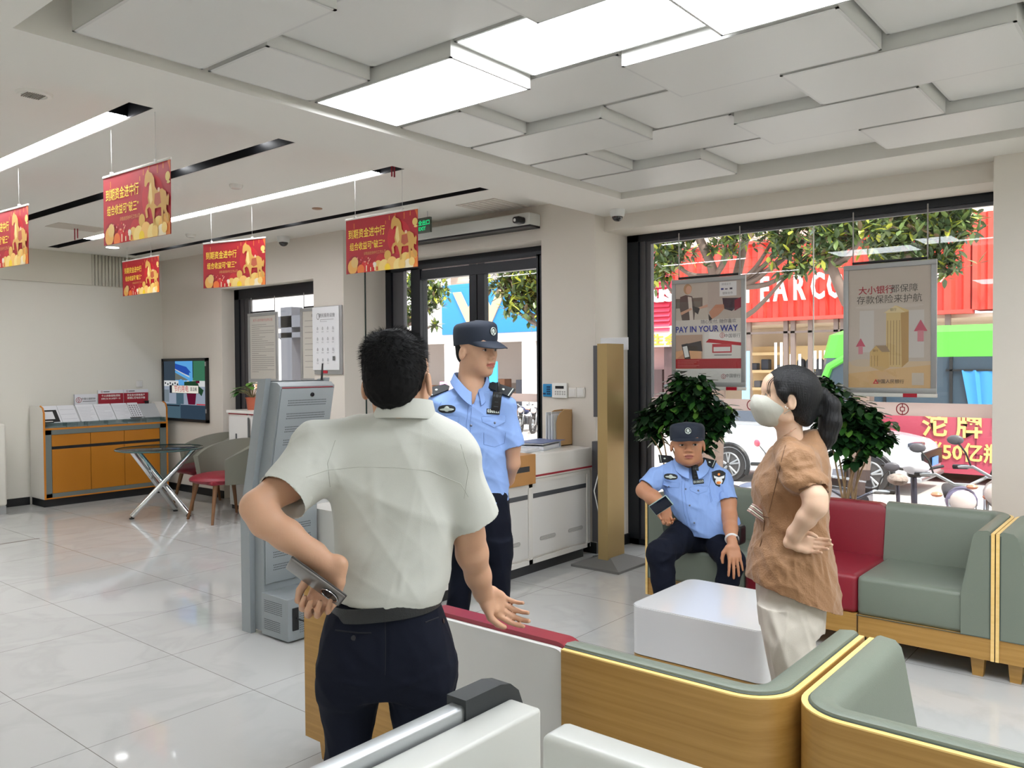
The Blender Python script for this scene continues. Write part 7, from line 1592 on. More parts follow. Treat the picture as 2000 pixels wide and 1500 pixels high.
def body_camera(shirt, pos, r, u, h=.085, w_=.042):
    T = frame(pos, r, u); mb = MB(); mb.T = T; mb.box(-w_/2, -h/2, 0, w_/2, h/2, .024, 0, .004); o = mb.build('body_camera', m_blk, shirt, world=True)
    mb = MB(); mb.T = T; mb.cyl((0, h*.30, .024), (0, h*.30, .028), .007, n=14); 
    for q in (-1, 1): mb.box(q*.014-.003, h*.24, .024, q*.014+.003, h*.36, .0255)
    mb.box(-.008, -h*.05, .024, .008, -h*.02, .0255); mb.box(-.010, -h*.3, .024, .010, -h*.26, .0255); mb.build('camera_lens', M('lens_grey', (84, 90, 96), .25), o, world=True)
    mb = MB(); mb.T = T; mb.tube([(0, h*.5, .01), (.0, h*.75, .012), (-.004, h*1.0, .004)], .009, 8); mb.build('clip_strap', m_blk, o, world=True); return o
def cap_hair(P_, F_, parent, low=.03):
    hg = SDF(P_(0, 0, 0)-Vector((.14, .14, .16)), P_(0, 0, 0)+Vector((.14, .14, .16)), .004)
    hg.ell(P_(-.020, 0, .030), (.094, .0795, .088), F_, 0); hg.ell(P_(-.045, 0, -.02), (.055, .070, .055), F_, .02); f, l, u = F_
    hg.ell(P_(.10, 0, -.02), (.095, .12, .10), F_, .008, 's'); hg.cut(P_(0, 0, low+.02), u); hg.cut(P_(-.02, 0, -.050), -u+f*.35)
    for q in (-1, 1): hg.ell(P_(-.004, q*.086, -.014), (.022, .024, .034), F_, .004, 's')
    return np_mesh('hair', hg.mesh(2), m_hair, parent)

# ---- standing officer
d2 = 3.85; J = lambda x, y, d=d2: D(x, y, d)
hz = lambda v: Vector((v.x, v.y, 0)).normalized()
bf = hz(-CF*1+CR*.32); bl = UP.cross(bf); BF2 = (bf, bl, UP)      # body axes ; left of the body = image right
hf2 = (-CF*.66+CR*.75).normalized(); hF2 = axes(hf2+UP*-.03, UP*1+CR*-.04)
ft = J(935, 1100); T2 = thing('person', 'standing police officer in light blue shirt and dark cap, face turned right', 'person', (ft.x, ft.y, 0))
HC2 = J(931, 684, 3.85)
sk = SDF((ft.x-.42, ft.y-.42, -.01), (ft.x+.42, ft.y+.42, 1.86), .0042)
P2 = head(sk, HC2, hF2, 1.03, 1.02)
sk.cone(J(922, 712, 3.87), J(918, 770, 3.88), (.059, .062), (.066, .068), .025, CR); sk.cone(J(920, 760, 3.86), J(921, 785, 3.85), (.055, .055), (.05, .045), .03, CR)
sk.chain([J(918, 790, 3.9), J(920, 880, 3.9), J(928, 960, 3.9), J(935, 1020, 3.9)], [(.13, .08), (.125, .085), (.12, .085), (.13, .09)], .04, CR)
sk.chain([J(968, 785, 3.88), J(990, 805, 3.88), J(999, 870, 3.88), J(1000, 905, 3.90)], [.05, .046, .041, .037], .02); sk.chain([J(1000, 905, 3.9), J(990, 935, 4.0), J(962, 955, 4.09)], [.038, .035, .026], .015)
sk.chain([J(872, 785, 3.9), J(852, 805, 3.88), J(848, 870, 3.88), J(855, 905, 3.90)], [.05, .046, .041, .037], .02); sk.chain([J(855, 905, 3.9), J(880, 935, 4.0), J(925, 958, 4.09)], [.038, .035, .026], .015)
hand(sk, J(962, 956, 4.09), -CR*1-CU*.3, CF*1, -CU*-1, [.4]*4, .9, .02); hand(sk, J(922, 960, 4.11), CR*.8-CU*.6, CF*1, CU*1, [.4]*4, .9, .02)
for a, b, c in (((905, 1010, 3.92), (893, 1190, 3.88), (893, 1390, 3.9)), ((962, 1010, 3.88), (972, 1190, 3.84), (974, 1390, 3.86))):
    p0, p1, p2 = J(*a), J(*b), J(*c); p2.z = .09; sk.chain([p0, p1, p2], [.065, .042, .032], .02)
np_mesh('body', sk.mesh(1), [m_skinB, m_lip], T2, face_mat(P2, hF2, 1.03)); del sk
eyes(P2, hF2, T2, 1.03, look=-.001); cap_hair(P2, hF2, T2); cap(P2, hF2, T2, 1.0, .056, .030, .074)
g = SDF((ft.x-.42, ft.y-.42, .88), (ft.x+.42, ft.y+.42, 1.56), .0045); sd2 = hz(CR)
g.loft([st(752, 919, 30, .068, 3.88), st(764, 919, 42, .076, 3.88), st(782, 920, 62, .09, 3.88), st(805, 921, 72, .105, 3.88), st(850, 920, 71, .118, 3.88), st(910, 924, 66, .118, 3.88), st(955, 930, 63, .12, 3.88), st(990, 934, 62, .125, 3.88)], sd2, 2.3)
for sg, (a, b, ra, rb) in ((1, ((982, 796, 3.87), (1000, 874, 3.875), .062, .056)), (-1, ((858, 796, 3.88), (846, 872, 3.88), .062, .056))):
    sl_ = g.like(); a = J(*a); b = J(*b); dr = (b-a).normalized(); sl_.cone(J(920+sg*35, 785, 3.88), a, (.06, .06), (ra, ra*1.02), .02); sl_.cone(a, b+dr*.04, (ra, ra*1.02), (rb, rb*1.1), .02); sl_.cut(b, dr); sl_.cone(b-dr*.04, b+dr*.1, rb*.86, rb*.95, .004, op='s'); g.union(sl_, .022)
g.cone(J(920, 745, 3.80), J(922, 770, 3.79), (.036, .06), (.012, .05), .003, CR, 's'); g.cone(J(922, 770, 3.79), J(923, 784, 3.76), (.012, .05), (.004, .03), .004, CR, 's')
g.cut(J(935, 982, 3.88), -UP+CR*.10)
pk = lambda x, y, d=3.76: tuple(J(x, y, d))
folds = [(pk(890, 900), pk(930, 870), .012, .006), (pk(985, 850), pk(960, 880), .010, .006), (pk(985, 900), pk(945, 925), .012, .007), (pk(985, 940), pk(940, 955), .012, .007), (pk(900, 950), pk(950, 905), .012, .006), (pk(975, 975), pk(940, 970), .010, .006), (pk(950, 860), pk(935, 930), .010, .005), (pk(1008, 830), pk(992, 860), .010, .005), (pk(880, 870), pk(900, 930), .012, .006)]
s2 = np_mesh('blue_shirt', g.mesh(3, hem(wrinkle(15, .013, 16, (1, 1, .7), folds), J(935, 986).z)), m_blue, T2)
collar_police(s2, J(919, 744, 3.875), BF2, .073, .040, deep=.095)
bv = bvh_of([s2])
uniform(s2, bv, dict(chest=(873, 799, .92), plate=(963, 804, .9), seams=[[(922, 790), (918, 830), (921, 900), (928, 975)], [(915, 790), (911, 830), (914, 900), (920, 978)], [(862, 785), (850, 810)], [(945, 845), (945, 868), (966, 873), (985, 866), (988, 840)]],
    pockets=[[(940, 814), (964, 812), (988, 812), (987, 824), (965, 835), (942, 824)], [(862, 812), (878, 812), (897, 813), (896, 824), (878, 830), (862, 824)]], buttons=[(920, 831), (966, 826), (871, 825), (925, 955), (922, 893)]), '030522', FPX/3.8)
epaulette(s2, J(953, 756, 3.87)+UP*.012, J(1001, 774, 3.87)+UP*.012-CF*.03, UP+CR*.3-CF*.9); epaulette(s2, J(878, 758, 3.88)+UP*.006, J(838, 772, 3.88)+UP*.010-CF*.03, UP-CR*.3-CF*.9)
p, nn = hit(bv, 970, 784); body_camera(s2, p+nn*.004, (CR*1+CU*-.12), (CU+CR*.1-CF*.05))
# trousers
g = SDF((ft.x-.34, ft.y-.34, -.01), (ft.x+.34, ft.y+.34, 1.02), .006)
g.loft([st(955, 934, 58, .115, 3.88), st(985, 937, 60, .12, 3.88), st(1020, 939, 62, .125, 3.88), st(1060, 939, 61, .12, 3.88), st(1085, 939, 58, .11, 3.88)], sd2, 2.4)
g.loft([st(*q) for q in ((1050, 908, 32, .10, 3.9), (1090, 905, 30, .095, 3.9), (1180, 896, 24, .075, 3.88), (1280, 893, 22, .07, 3.88), (1385, 893, 21, .07, 3.88))], sd2, 2.2, .025)
g.loft([st(*q) for q in ((1050, 971, 31, .10, 3.86), (1090, 972, 29, .095, 3.86), (1180, 974, 24, .075, 3.84), (1280, 975, 22, .07, 3.84), (1385, 975, 21, .07, 3.84))], sd2, 2.2, .025)
np_mesh('dark_trousers', g.mesh(3, wrinkle(18, .013, 14, (1, 1, .6))), m_navy, T2)
def shoe(parent, c, fwd, mat=None, L_=.27, z=0):
    fwd = hz(fwd); r = Vector((fwd.y, -fwd.x, 0)); mb = MB(); mb.T = Matrix(((r.x, fwd.x, 0, c[0]), (r.y, fwd.y, 0, c[1]), (0, 0, 1, z), (0, 0, 0, 1)))
    mb.box(-.044, -.09, 0, .044, L_-.09, .028, 0, .012); mb.box(-.042, -.085, .02, .042, .10, .09, 0, .03); mb.box(-.040, .04, .02, .040, L_-.105, .058, 0, .025); return mb.build('shoe', mat or MATS['shoe_black'], parent, world=True)
for x0, dd in ((893, 3.88), (975, 3.84)): c = J(x0, 1380, dd); shoe(T2, c, bf)

# ---- seated officer
d3 = 5.1; J = lambda x, y, d=d3: D(x, y, d)
bf3 = hz(-CF*1+CR*-.10); bl3 = UP.cross(bf3); bu3 = (UP*1+CF*.10+CR*-.08).normalized(); BF3 = (bf3, bl3, bu3)
hF3 = axes(-CF*1+CR*-.16+UP*.03, UP*1+CR*-.03)
HC3 = J(1343, 868, 5.08); ft = J(1345, 1050, 5.1); T3 = thing('person', 'seated police officer in light blue shirt on the green sofa holding a phone', 'person', (ft.x, ft.y, 0))
sk = SDF((ft.x-.62, ft.y-.50, -.01), (ft.x+.40, ft.y+.52, 1.32), .0045)
P3_ = head(sk, HC3, hF3, 1.05, 1.16, 1.1)
F3 = hF3
sk.ell(P3_(.02, 0, -.085), (.055, .072, .035), hF3, .03); sk.ell(P3_(.045, .030, -.045), (.032, .030, .036), hF3, .03); sk.ell(P3_(.045, -.030, -.045), (.032, .030, .036), hF3, .03)
sk.cone(J(1346, 885, 5.13), J(1350, 915, 5.17), (.075, .07), (.082, .075), .03, CR)
sk.chain([J(1346, 930, 5.2), J(1362, 980, 5.2), J(1385, 1030, 5.2)], [(.14, .09), (.14, .11), (.14, .12)], .05, CR)
sk.chain([J(1300, 925, 5.18), J(1278, 935, 5.15), J(1258, 958, 5.12)], [.055, .052, .047], .02); sk.chain([J(1258, 958, 5.12), J(1275, 972, 5.04), J(1296, 985, 4.96)], [.048, .046, .032], .02)
sk.chain([J(1392, 925, 5.18), J(1408, 945, 5.14), J(1421, 980, 5.07), J(1424, 1008, 5.03)], [.055, .052, .052, .048], .02); sk.chain([J(1424, 1008, 5.03), J(1427, 1032, 4.92), J(1430, 1058, 4.80)], [.048, .042, .031], .015)
hand(sk, J(1297, 984, 4.96), CR*.1-CU*1-CF*.2, -CF*1+CR*.2, -CR*1, [(.7, .8, .5)]*4, 1.0, .03, .5)
hand(sk, J(1431, 1062, 4.775), CR*.04-CU*1-CF*.42, CF*1-CU*.45, -CR*1, [(.12, .16, .12)]*4, 1.05, .12, .2)
for a, b, c in (((1340, 1040, 5.2), (1294, 1085, 4.84), (1306, 1195, 4.76)), ((1392, 1042, 5.2), (1428, 1100, 4.87), (1402, 1180, 4.86))):
    p0, p1, p2 = J(*a), J(*b), J(*c); p2.z = .09; sk.chain([p0, p1, p2], [.065, .046, .034], .02)
np_mesh('body', sk.mesh(1), [m_skinC, M('lips_dark', (140, 78, 66), .5)], T3, face_mat(P3_, hF3, 1.05)); del sk
eyes(P3_, hF3, T3, 1.05, lid=.0048, look=.002); cap_hair(P3_, hF3, T3); cap(P3_, hF3, T3, 1.0, .054)
g = SDF((ft.x-.45, ft.y-.45, .44), (ft.x+.40, ft.y+.45, 1.06), .0045); sd3 = hz(CR)
g.loft([st(904, 1349, 24, .075, 5.17), st(912, 1349, 42, .09, 5.17), st(925, 1348, 55, .11, 5.17), st(950, 1354, 61, .13, 5.17), st(980, 1364, 62, .14, 5.16), st(1005, 1378, 61, .15, 5.15), st(1028, 1389, 57, .155, 5.14), st(1050, 1392, 52, .15, 5.14)], sd3, 2.3)
for (i0, a, b, ra, rb) in (((1315, 920, 5.17), (1282, 934, 5.15), (1264, 952, 5.12), .068, .063), ((1385, 918, 5.17), (1408, 938, 5.13), (1421, 980, 5.06), .070, .066)):
    sl_ = g.like(); a = J(*a); b = J(*b); dr = (b-a).normalized(); sl_.cone(J(*i0), a, ra*.95, ra, .02); sl_.cone(a, b+dr*.04, ra, (rb, rb), .02); sl_.cut(b, dr); sl_.cone(b-dr*.03, b+dr*.1, rb*.87, rb*.93, .004, op='s'); g.union(sl_, .022)
g.cone(J(1348, 895, 5.05), J(1346, 920, 5.02), (.05, .07), (.006, .03), .006, CR, 's')
g.cut(J(1390, 1044, 5.14), -UP+CR*-.06)
pk = lambda x, y, d=5.02: tuple(J(x, y, d))
folds = [(pk(1385, 1000), pk(1345, 985), .014, .007), (pk(1300, 975), pk(1340, 1000), .014, .007), (pk(1325, 1030), pk(1380, 1015), .012, .006), (pk(1400, 960), pk(1380, 985), .012, .006), (pk(1400, 1020), pk(1360, 1035), .012, .006), (pk(1290, 940), pk(1310, 960), .012, .006), (pk(1400, 975), pk(1420, 950), .012, .005)]
s3 = np_mesh('blue_shirt', g.mesh(3, hem(wrinkle(25, .013, 14, (1, 1, .7), folds), J(1390, 1046).z)), m_blue, T3)
collar_police(s3, J(1348, 904, 5.15), BF3, .090, .030, deep=.055)
bv = bvh_of([s3])
uniform(s3, bv, dict(chest=(1310, 931, 1.0), plate=(1364, 941, .95), plate_rot=-.12, tilt=.08, seams=[[(1339, 918), (1337, 960), (1342, 1000), (1352, 1036)], [(1333, 920), (1331, 960), (1336, 1000), (1346, 1036)], [(1385, 962), (1390, 985)], [(1392, 920), (1385, 950), (1392, 985)], [(1300, 925), (1298, 950), (1312, 970)]],
    pockets=[[(1346, 952), (1365, 949), (1384, 950), (1380, 960), (1364, 965), (1348, 958)], [(1296, 937), (1312, 941), (1328, 943), (1326, 953), (1308, 952), (1294, 946)]], buttons=[(1337, 924), (1339, 955), (1347, 987), (1356, 1021), (1307, 950), (1364, 958)]), '010033', FPX/5.02)
epaulette(s3, J(1368, 903, 5.14)+UP*.016, J(1395, 911, 5.13)+UP*.012-CF*.02, UP+CR*.2-CF*1.0); epaulette(s3, J(1316, 899, 5.18)+UP*.006, J(1287, 893, 5.18)+UP*-.012, UP-CR*.3-CF*.9)
p, nn = hit(bv, 1357, 922); body_camera(s3, p+nn*.004, CR*1+CU*.1, CU+CR*-.1-CF*.1, .085, .040)
# arm shield patch
sh = [(1390, 922), (1398, 919), (1405, 918), (1412, 920), (1417, 924), (1416, 936), (1412, 945), (1405, 951), (1398, 947), (1392, 937)]
mb = MB(); surf_patch(bv, sh, mb, .002); o = mb.build('arm_badge', m_patch, s3, world=True)
mb = MB(); surf_patch(bv, oval(1404, 940, 7, 6.5), mb, .0034, .001); surf_patch(bv, [(1394, 929), (1401, 932), (1408, 932), (1415, 929), (1414, 934), (1404, 937), (1395, 934)], mb, .0036, .001); mb.build('shield_white', M('patch_white', (222, 226, 226), .5), o, world=True)
mb = MB(); surf_patch(bv, oval(1404, 943, 4.5, 2.6), mb, .0044, .001); surf_patch(bv, oval(1404, 927, 2.2, 2.2), mb, .0044, .001); mb.build('shield_orange', M('patch_orange', (236, 140, 50), .5), o, world=True)
# trousers
g = SDF((ft.x-.55, ft.y-.48, -.01), (ft.x+.35, ft.y+.48, .70), .006)
g.cone(J(1352, 1042, 5.17), J(1402, 1042, 5.17), (.125, .12), (.125, .12), .03, UP)
for a, b, c, r1 in (((1335, 1045, 5.15), (1290, 1082, 4.80), (1307, 1200, 4.74), .088), ((1392, 1045, 5.15), (1430, 1098, 4.84), (1400, 1185, 4.84), .088)):
    p0, p1, p2 = J(*a), J(*b), J(*c); p2.z = .07; g.cone(p0, p1, (.098, .10), (.082, .08), .03); g.cone(p1, p2, (.080, .08), (.062, .065), .03)
folds = [(pk(1300, 1070, 4.75), pk(1340, 1050, 4.9), .014, .008), (pk(1290, 1100, 4.7), pk(1320, 1080, 4.75), .014, .008), (pk(1420, 1080, 4.75), pk(1380, 1060, 4.9), .014, .008), (pk(1410, 1110, 4.75), pk(1440, 1100, 4.75), .012, .007)]
np_mesh('dark_trousers', g.mesh(3, wrinkle(28, .013, 12, (1, 1, 1), folds)), m_navy, T3)
for a in ((1307, 1190, 4.74), (1400, 1180, 4.84)): c = J(*a); shoe(T3, c, bf3)
mb = MB(); c = J(1437, 1040, 5.08); mb.box(c.x-.05, c.y-.05, c.z-.07, c.x+.05, c.y+.05, c.z+.05, 0, .02); mb.tube([c+Vector((-.05, .03, .05)), c+Vector((-.06, 0, .085)), c+Vector((-.05, -.03, .05))], .008, 8); mb.build('belt_pouch', m_blk, T3, world=True)
# watch
wc = J(1429.5, 1053, 4.825); wd = (J(1430, 1058, 4.80)-J(1427, 1032, 4.92)).normalized(); s1 = wd.orthogonal().normalized(); s2_ = wd.cross(s1)
mb = MB(); mb.tube(ringpath(wc, s1, s2_, .0325, .0325, 28)[:28], .009, 8, closed=True); o = mb.build('watch_strap', M('strap_white', (214, 216, 218), .4), T3, world=True)
wp = wc+(CR*.72-CF*.7).normalized()*.036; T = frame(wp, wd.cross((CR*.72-CF*.7)).normalized(), wd); mb = MB(); mb.T = T; mb.box(-.018, -.021, -.006, .018, .021, .006, 0, .004); mb.build('watch_face', m_blk, o, world=True)
t = thing('smartphone', 'dark screened phone in a pale green case held by the seated officer', 'phone', J(1292, 987, 4.90)); T = frame(J(1291, 987, 4.86), (CR*.63-CU*.77), (CR*.77+CU*.63-CF*.5)) ; 
mb = MB(); mb.T = T; mb.box(-.037, -.066, -.006, .037, .066, .003, 0, .006); mb.build('phone_case', M('case_mint', (150, 176, 172), .4), t, world=True); mb = MB(); mb.T = T; mb.box(-.033, -.062, .003, .033, .062, .0042, 0, .001); mb.build('screen', M('screen_off', (16, 24, 40), .1), t, world=True)
# ---------------------------------------------------------------- woman in brown, seen from her left side
d4 = 3.15; J = lambda x, y, d=d4: D(x, y, d)
wf = hz(-CR*1+CF*.12); wl = UP.cross(wf)      # her left points to the camera
hF4 = axes(-CR*1+CF*.10+UP*.16, UP*1+CR*.16)
HC4 = J(1534, 778, 3.15); ft = J(1550, 1100); T4 = thing('person', 'woman in a brown puff sleeved blouse and face mask with a long black ponytail', 'person', (ft.x, ft.y, 0))
m_brown = M('brown_blouse', (150, 112, 78), .55, bump=(160, .25), spec=.35, sheen=.2); m_brownd = M('brown_seam', (96, 66, 42), .7); m_cream = M('cream_trousers', (196, 190, 178), .8, bump=(400, .1))
sk = SDF((ft.x-.36, ft.y-.36, -.01), (ft.x+.36, ft.y+.36, 1.66), .004)
P4 = head(sk, HC4, hF4, .95, .96, .85)
sk.cone(J(1538, 805, 3.16), J(1545, 868, 3.17), (.047, .049), (.050, .048), .03, CF)
sk.chain([J(1540, 885, 3.2), J(1538, 960, 3.2), J(1548, 1040, 3.2), J(1550, 1120, 3.2)], [(.10, .055), (.10, .07), (.09, .06), (.08, .05)], .03, CF)
sk.chain([J(1556, 908, 3.07), J(1570, 935, 3.02), J(1592, 972, 2.97), J(1594, 990, 2.96)], [.042, .042, .041, .039], .02)
sk.chain([J(1592, 988, 2.96), J(1575, 1012, 2.98), J(1552, 1042, 3.02), J(1545, 1058, 3.04)], [(.041, .039), (.036, .034), (.029, .026), (.026, .022)], .015)
sk.chain([J(1530, 890, 3.34), J(1520, 940, 3.38), J(1530, 1000, 3.38)], [.05, .045, .04], .02); sk.chain([J(1530, 1000, 3.38), J(1535, 1030, 3.30), J(1545, 1045, 3.24)], [.036, .026, .022], .015)
hand(sk, J(1547, 1060, 3.03), CR*1-CU*.10+CF*-.05, -CF*1+CU*.15, CU*1+CR*.1, [(.35, .6, .4), (.4, .65, .4), (.45, .7, .4), (.5, .7, .4)], .84, .0, .7)
hand(sk, J(1545, 1040, 3.22), -CU*1, CF, -CR, [.5]*4, .85, .02)
for a, b, c in (((1535, 1160, 3.12), (1535, 1310, 3.1), (1545, 1500, 3.12)), ((1550, 1160, 3.24), (1550, 1310, 3.24), (1560, 1490, 3.26))):
    p0, p1, p2 = J(*a), J(*b), J(*c); p2.z = .08; sk.chain([p0, p1, p2], [.05, .04, .030], .02)
np_mesh('body', sk.mesh(1), [m_skinD, m_lip], T4); del sk
eyes(P4, hF4, T4, .95, lid=.0055)
# face mask
g = SDF(P4(.06, 0, -.04)-Vector((.13, .13, .13)), P4(.06, 0, -.04)+Vector((.13, .13, .13)), .0035)
g.ell(P4(.045, 0, -.045), (.082, .067, .064), hF4, 0); g.ell(P4(.066, 0, -.028), (.060, .032, .052), hF4, .02); g.ell(P4(.055, 0, -.085), (.050, .045, .038), hF4, .02)
f, l, u = hF4; g.cut(P4(.112, 0, -.002), u*1-f*-.05+l*0); g.cut(P4(.004, 0, 0), -f*1+u*.10)
g.cut(P4(.05, 0, -.02), u*1-f*.55)
m_mask = M('mask_grey', (186, 186, 176), .8, bump=(400, .08)); mask = np_mesh('face_mask', g.mesh(3, wrinkle(31, .002, 40)), m_mask, T4)
mb = MB(); q = 1
for q in (-1, 1):
    mb.tube(smooth_path([P4(.020, q*.064, -.030), P4(.0, q*.078, -.002), P4(-.012, q*.083, .022)], 5), .0012, 5); mb.tube(smooth_path([P4(.014, q*.060, -.066), P4(.0, q*.078, -.050), P4(-.018, q*.082, -.03)], 5), .0012, 5)
mb.build('ear_loops', m_mask, mask, world=True)
# hair
hg = SDF(HC4-Vector((.20, .20, .40)), HC4+Vector((.20, .20, .17)), .004)
hg.ell(P4(-.022, 0, .038), (.108, .089, .096), hF4, 0); hg.ell(P4(-.06, 0, .0), (.062, .078, .075), hF4, .03); hg.ell(P4(-.055, 0, -.05), (.045, .055, .04), hF4, .03)
hg.ell(P4(.120, 0, -.045), (.084, .14, .125), hF4, .02, 's'); hg.ell(P4(.07, 0, -.075), (.070, .14, .07), hF4, .015, 's')
for q in (-1, 1): hg.ell(P4(-.002, q*.092, -.014), (.022, .024, .034), hF4, .006, 's'); hg.chain([P4(.045, q*.066, .06), P4(.032, q*.078, .02), P4(.012, q*.080, -.012)], [.022, .018, .006], .012)
pt = [J(1582, 768, 3.16), J(1603, 772, 3.16), J(1620, 792, 3.16), J(1622, 825, 3.15), J(1614, 855, 3.15), J(1606, 884, 3.15)]
hg.chain(pt, [(.026, .024), (.036, .030), (.048, .038), (.050, .040), (.042, .034), (.014, .012)], .012, CF)
hg.chain([P4(-.07, 0, .02), pt[0], pt[1]], [.05, .026, .022], .02); hg.chain([P4(-.06, .03, -.03), J(1575, 822, 3.12), J(1600, 800, 3.15)], [.03, .018, .016], .02)
cen = np.array(pt[2]); fa = np.array(hF4[0]); la = np.array(hF4[1]); ua = np.array(hF4[2]); c0 = np.array(P4(-.07, 0, .02))
def groove(V_, N_):
    q = V_-c0; a = np.arctan2(q @ ua, np.hypot(q @ fa, 0)+1e-6); ang = np.arctan2(q @ la, q @ ua); tail = (q @ fa) < -.035
    return np.where(tail, .0008*np.sin((q @ fa)*520+(q @ ua)*30)*1.0, .0006*np.sin(ang*60+np.sin((q @ fa)*40)))-.0004
hair = np_mesh('hair', hg.mesh(3, groove), M('hair_long', (11, 12, 15), .45, spec=.35, bump=(260, .5, (1, 1, .08))), T4)
mb = MB(); rr = lrng(9)
for i in range(170):   # loose strands: fringe and tail
    if i < 12: h_ = rr.random(); a = P4(.045+.02*h_, .060-.02*h_, .088); b = P4(.078+.014*h_, .062-.012*h_, .050); c = P4(.072+.018*h_, .067-.01*h_, -.005+.02*h_); mb.tube(smooth_path([a, b, c], 5), .0005, 3)
    else: k = rr.choice([1, 2, 3]); o_ = Vector((rr.uniform(-1, 1), rr.uniform(-1, 1), rr.uniform(-.2, .2))).normalized()*rr.uniform(.026, .036); mb.tube(smooth_path([pt[k]+o_, pt[min(k+1, 5)]+o_*.9, pt[5]+o_*.3-UP*rr.uniform(-.01, .02)], 4), .0007, 3)
mb.build('loose_strands', MATS['hair_long'], hair, world=True, fix=False)
mb = MB(); mb.tube(ringpath(pt[0]+(pt[1]-pt[0])*.3, CF, CU, .026, .026, 20)[:20], .006, 6, closed=True); mb.build('hair_tie', m_blk, hair, world=True)
mb = MB(); e = P4(.004, .083, -.038); 
for o_ in (0, .008): mb.ball(e+hF4[0]*o_+hF4[2]*o_*.4, .003, 10)
mb.build('earrings', M('pearl', (236, 232, 226), .2), T4, world=True)
bvb = bvh_of([c for c in T4.children if c.name.startswith('body')]); mb = MB(); surf_line(bvb, [(1512, 862), (1525, 856), (1540, 846), (1558, 834)], .0011, mb, 0, .001)
for x, y in ((1531, 853), (1545, 842), (1520, 859)):
    p, nn = hit(bvb, x, y)
    if p is not None: mb.ball(p+nn*.002, .003, 8)
mb.build('necklace', M('rose_gold', (220, 176, 150), .25, metal=.8), T4, world=True)
# blouse : narrow seen from the front, deep seen from the side
sd4 = hz(CR)
g = SDF((ft.x-.36, ft.y-.36, .60), (ft.x+.36, ft.y+.36, 1.40), .0045)
def sb(y, x0, x1, b): return st(y, (x0+x1)/2, (x1-x0)/2, b, 3.19)
g.loft([sb(838, 1575, 1592, .05), sb(852, 1548, 1600, .09), sb(870, 1518, 1606, .13), sb(895, 1496, 1612, .155), sb(925, 1480, 1616, .158), sb(950, 1470, 1618, .155), sb(980, 1472, 1616, .145), sb(1005, 1478, 1614, .14), sb(1030, 1478, 1616, .145), sb(1070, 1468, 1622, .165), sb(1110, 1460, 1628, .18), sb(1150, 1458, 1634, .19), sb(1205, 1456, 1638, .195)], sd4, 2.2)
g.cut(J(1530, 860, 3.19), (CU*1-CR*.62))
# puffed sleeve
sl_ = g.like(); sl_.ell(J(1558, 905, 3.04), (.085, .062, .074), (CR*1, CF*1, CU*1), 0); sl_.ell(J(1572, 940, 3.01), (.090, .066, .052), (CR*1, CF*1, CU*1), .03); b = J(1592, 962, 2.985); dr = (J(1594, 985, 2.96)-J(1575, 940, 3.0)).normalized(); sl_.cut(b+dr*.0, dr+CR*.05)
sl_.cone(b-dr*.03, b+dr*.1, .045, .05, .004, op='s'); sl_.cone(J(1540, 882, 3.12), J(1556, 900, 3.06), .06, .06, .03); g.union(sl_, .02)
sl_ = g.like(); sl_.ell(J(1535, 900, 3.34), (.075, .06, .07), (CR*1, CF*1, CU*1), 0); g.union(sl_, .03)
# neckline and slanting hem
g.cut(J(1545, 1160, 3.19), -CU*1-CR*.36)
pk = lambda x, y, d=3.03: tuple(J(x, y, d)); rs = lrng(13); folds = []
for k in range(15):
    x = 1466+k*10.5; folds.append((pk(x, 1022), pk(x+(x-1545)*.12+rs.uniform(-4, 4), 1100+rs.uniform(-20, 60)), .008, .009*rs.uniform(.7, 1.2))); folds.append((pk(x, 1015), pk(x+rs.uniform(-5, 5), 960+rs.uniform(-15, 15)), .006, .005))
for k in range(14): x = 1562+k*4.6; folds.append((pk(x, 958, 2.97), pk(x+(x-1590)*.2, 938, 2.95), .0045, .005))
folds += [(pk(1545, 912, 2.98), pk(1600, 905, 2.98), .012, .008), (pk(1530, 925, 2.98), pk(1590, 935, 2.98), .010, .008), (pk(1530, 890, 3), pk(1560, 870, 3), .010, .006), (pk(1530, 880), pk(1512, 990), .008, .007), (pk(1500, 900), pk(1488, 960), .010, .005), (pk(1515, 980), pk(1550, 1010), .012, .006), (pk(1490, 1090), pk(1500, 1150), .014, .010), (pk(1530, 1100), pk(1540, 1160), .016, .010), (pk(1580, 1090), pk(1600, 1170), .016, .010), (pk(1610, 1060), pk(1625, 1150), .014, .008)]
s4 = np_mesh('brown_blouse', g.mesh(2, wrinkle(41, .014, 22, (1, 1, .6), folds, 12)), m_brown, T4)
bv = bvh_of([s4]); mb = MB(); surf_line(bv, [(1534, 870), (1526, 900), (1512, 960), (1500, 1010)], .0016, mb); surf_line(bv, [(1476, 1006), (1490, 1008), (1505, 1012)], .0016, mb)
surf_line(bv, [(1560, 957), (1576, 951), (1594, 951), (1612, 956), (1618, 962)], .004, mb, 0, .001); mb.build('seams', m_brownd, s4, world=True)
mb = MB()
p0, n0 = hit(bv, 1489, 1010)
if p0 is not None:
    o_ = -CF*.012; c = lambda x, y: J(x, y, (p0-CC).dot(CF))+o_
    mb.tube(smooth_path([c(1503, 1010), c(1494, 1014), c(1490, 1040), c(1482, 1070), c(1488, 1078), c(1494, 1066), c(1490, 1035), c(1492, 1015)], 5), .0022, 6); mb.tube(smooth_path([c(1495, 1012), c(1497, 1050), c(1490, 1100)], 5), .0022, 6); mb.tube(smooth_path([c(1496, 1012), c(1508, 1008), c(1518, 1013)], 5), .0022, 6)
mb.build('drawstring', m_brownd, s4, world=True)
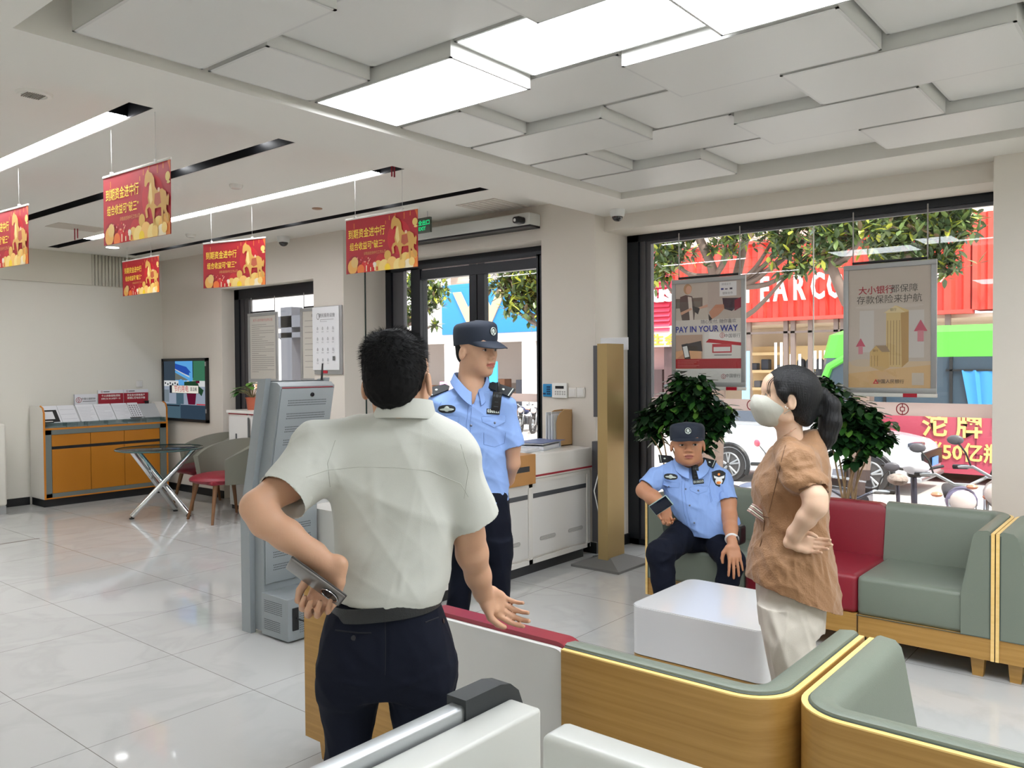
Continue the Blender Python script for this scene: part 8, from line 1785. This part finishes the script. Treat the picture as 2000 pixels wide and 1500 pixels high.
# phone / striped purse edge at her waist
t = thing('striped_purse', 'striped cream and rose clutch held at the waist of the woman in brown', 'purse', J(1474, 1005, 3.2)); T = frame(J(1486, 1006, 3.16), CR*.8-CU*.6, CU*.8+CR*.6)
for k in range(5):
    mb = MB(); mb.T = T; mb.box(-.048, -.018+k*.0075, -.02, .03, -.012+k*.0075, .02, 0, .002); mb.build('stripe', [M('purse_rose', (176, 146, 138), .5), M('purse_cream', (226, 222, 208), .5)][k % 2], t, world=True)
# trousers
g = SDF((ft.x-.34, ft.y-.34, -.01), (ft.x+.36, ft.y+.34, .86), .006)
def sb2(y, x0, x1, b, d): return st(y, (x0+x1)/2, (x1-x0)/2, b, d)
g.loft([sb2(1110, 1484, 1606, .15, 3.2), sb2(1150, 1478, 1606, .16, 3.19), sb2(1190, 1480, 1608, .16, 3.18), sb2(1225, 1484, 1604, .155, 3.18)], sd4, 2.3)
g.loft([sb2(1180, 1480, 1592, .09, 3.11), sb2(1215, 1484, 1597, .10, 3.10), sb2(1240, 1488, 1588, .10, 3.09), sb2(1290, 1498, 1592, .10, 3.08), sb2(1340, 1510, 1590, .095, 3.08), sb2(1420, 1524, 1586, .09, 3.10), sb2(1500, 1530, 1586, .088, 3.12)], sd4, 2.2, .02)
g.loft([sb2(1180, 1492, 1598, .09, 3.26), sb2(1240, 1500, 1588, .10, 3.25), sb2(1340, 1520, 1592, .09, 3.25), sb2(1490, 1540, 1592, .085, 3.26)], sd4, 2.2, .02)
folds = [(pk(1500, 1190), pk(1560, 1330), .016, .012), (pk(1520, 1180), pk(1595, 1240), .014, .012), (pk(1505, 1230), pk(1545, 1330), .012, -.010), (pk(1540, 1240), pk(1590, 1300), .014, .012), (pk(1490, 1170), pk(1510, 1320), .010, .008), (pk(1530, 1260), pk(1570, 1320), .012, .010)]
np_mesh('cream_trousers', g.mesh(3, wrinkle(48, .016, 12, (1, 1, .5), folds)), m_cream, T4)
for x, y, dd in ((1556, 1500, 3.12), (1566, 1490, 3.26)): c = J(x, y, dd); shoe(T4, c, wf, M('shoe_beige', (150, 128, 108), .5), .24)
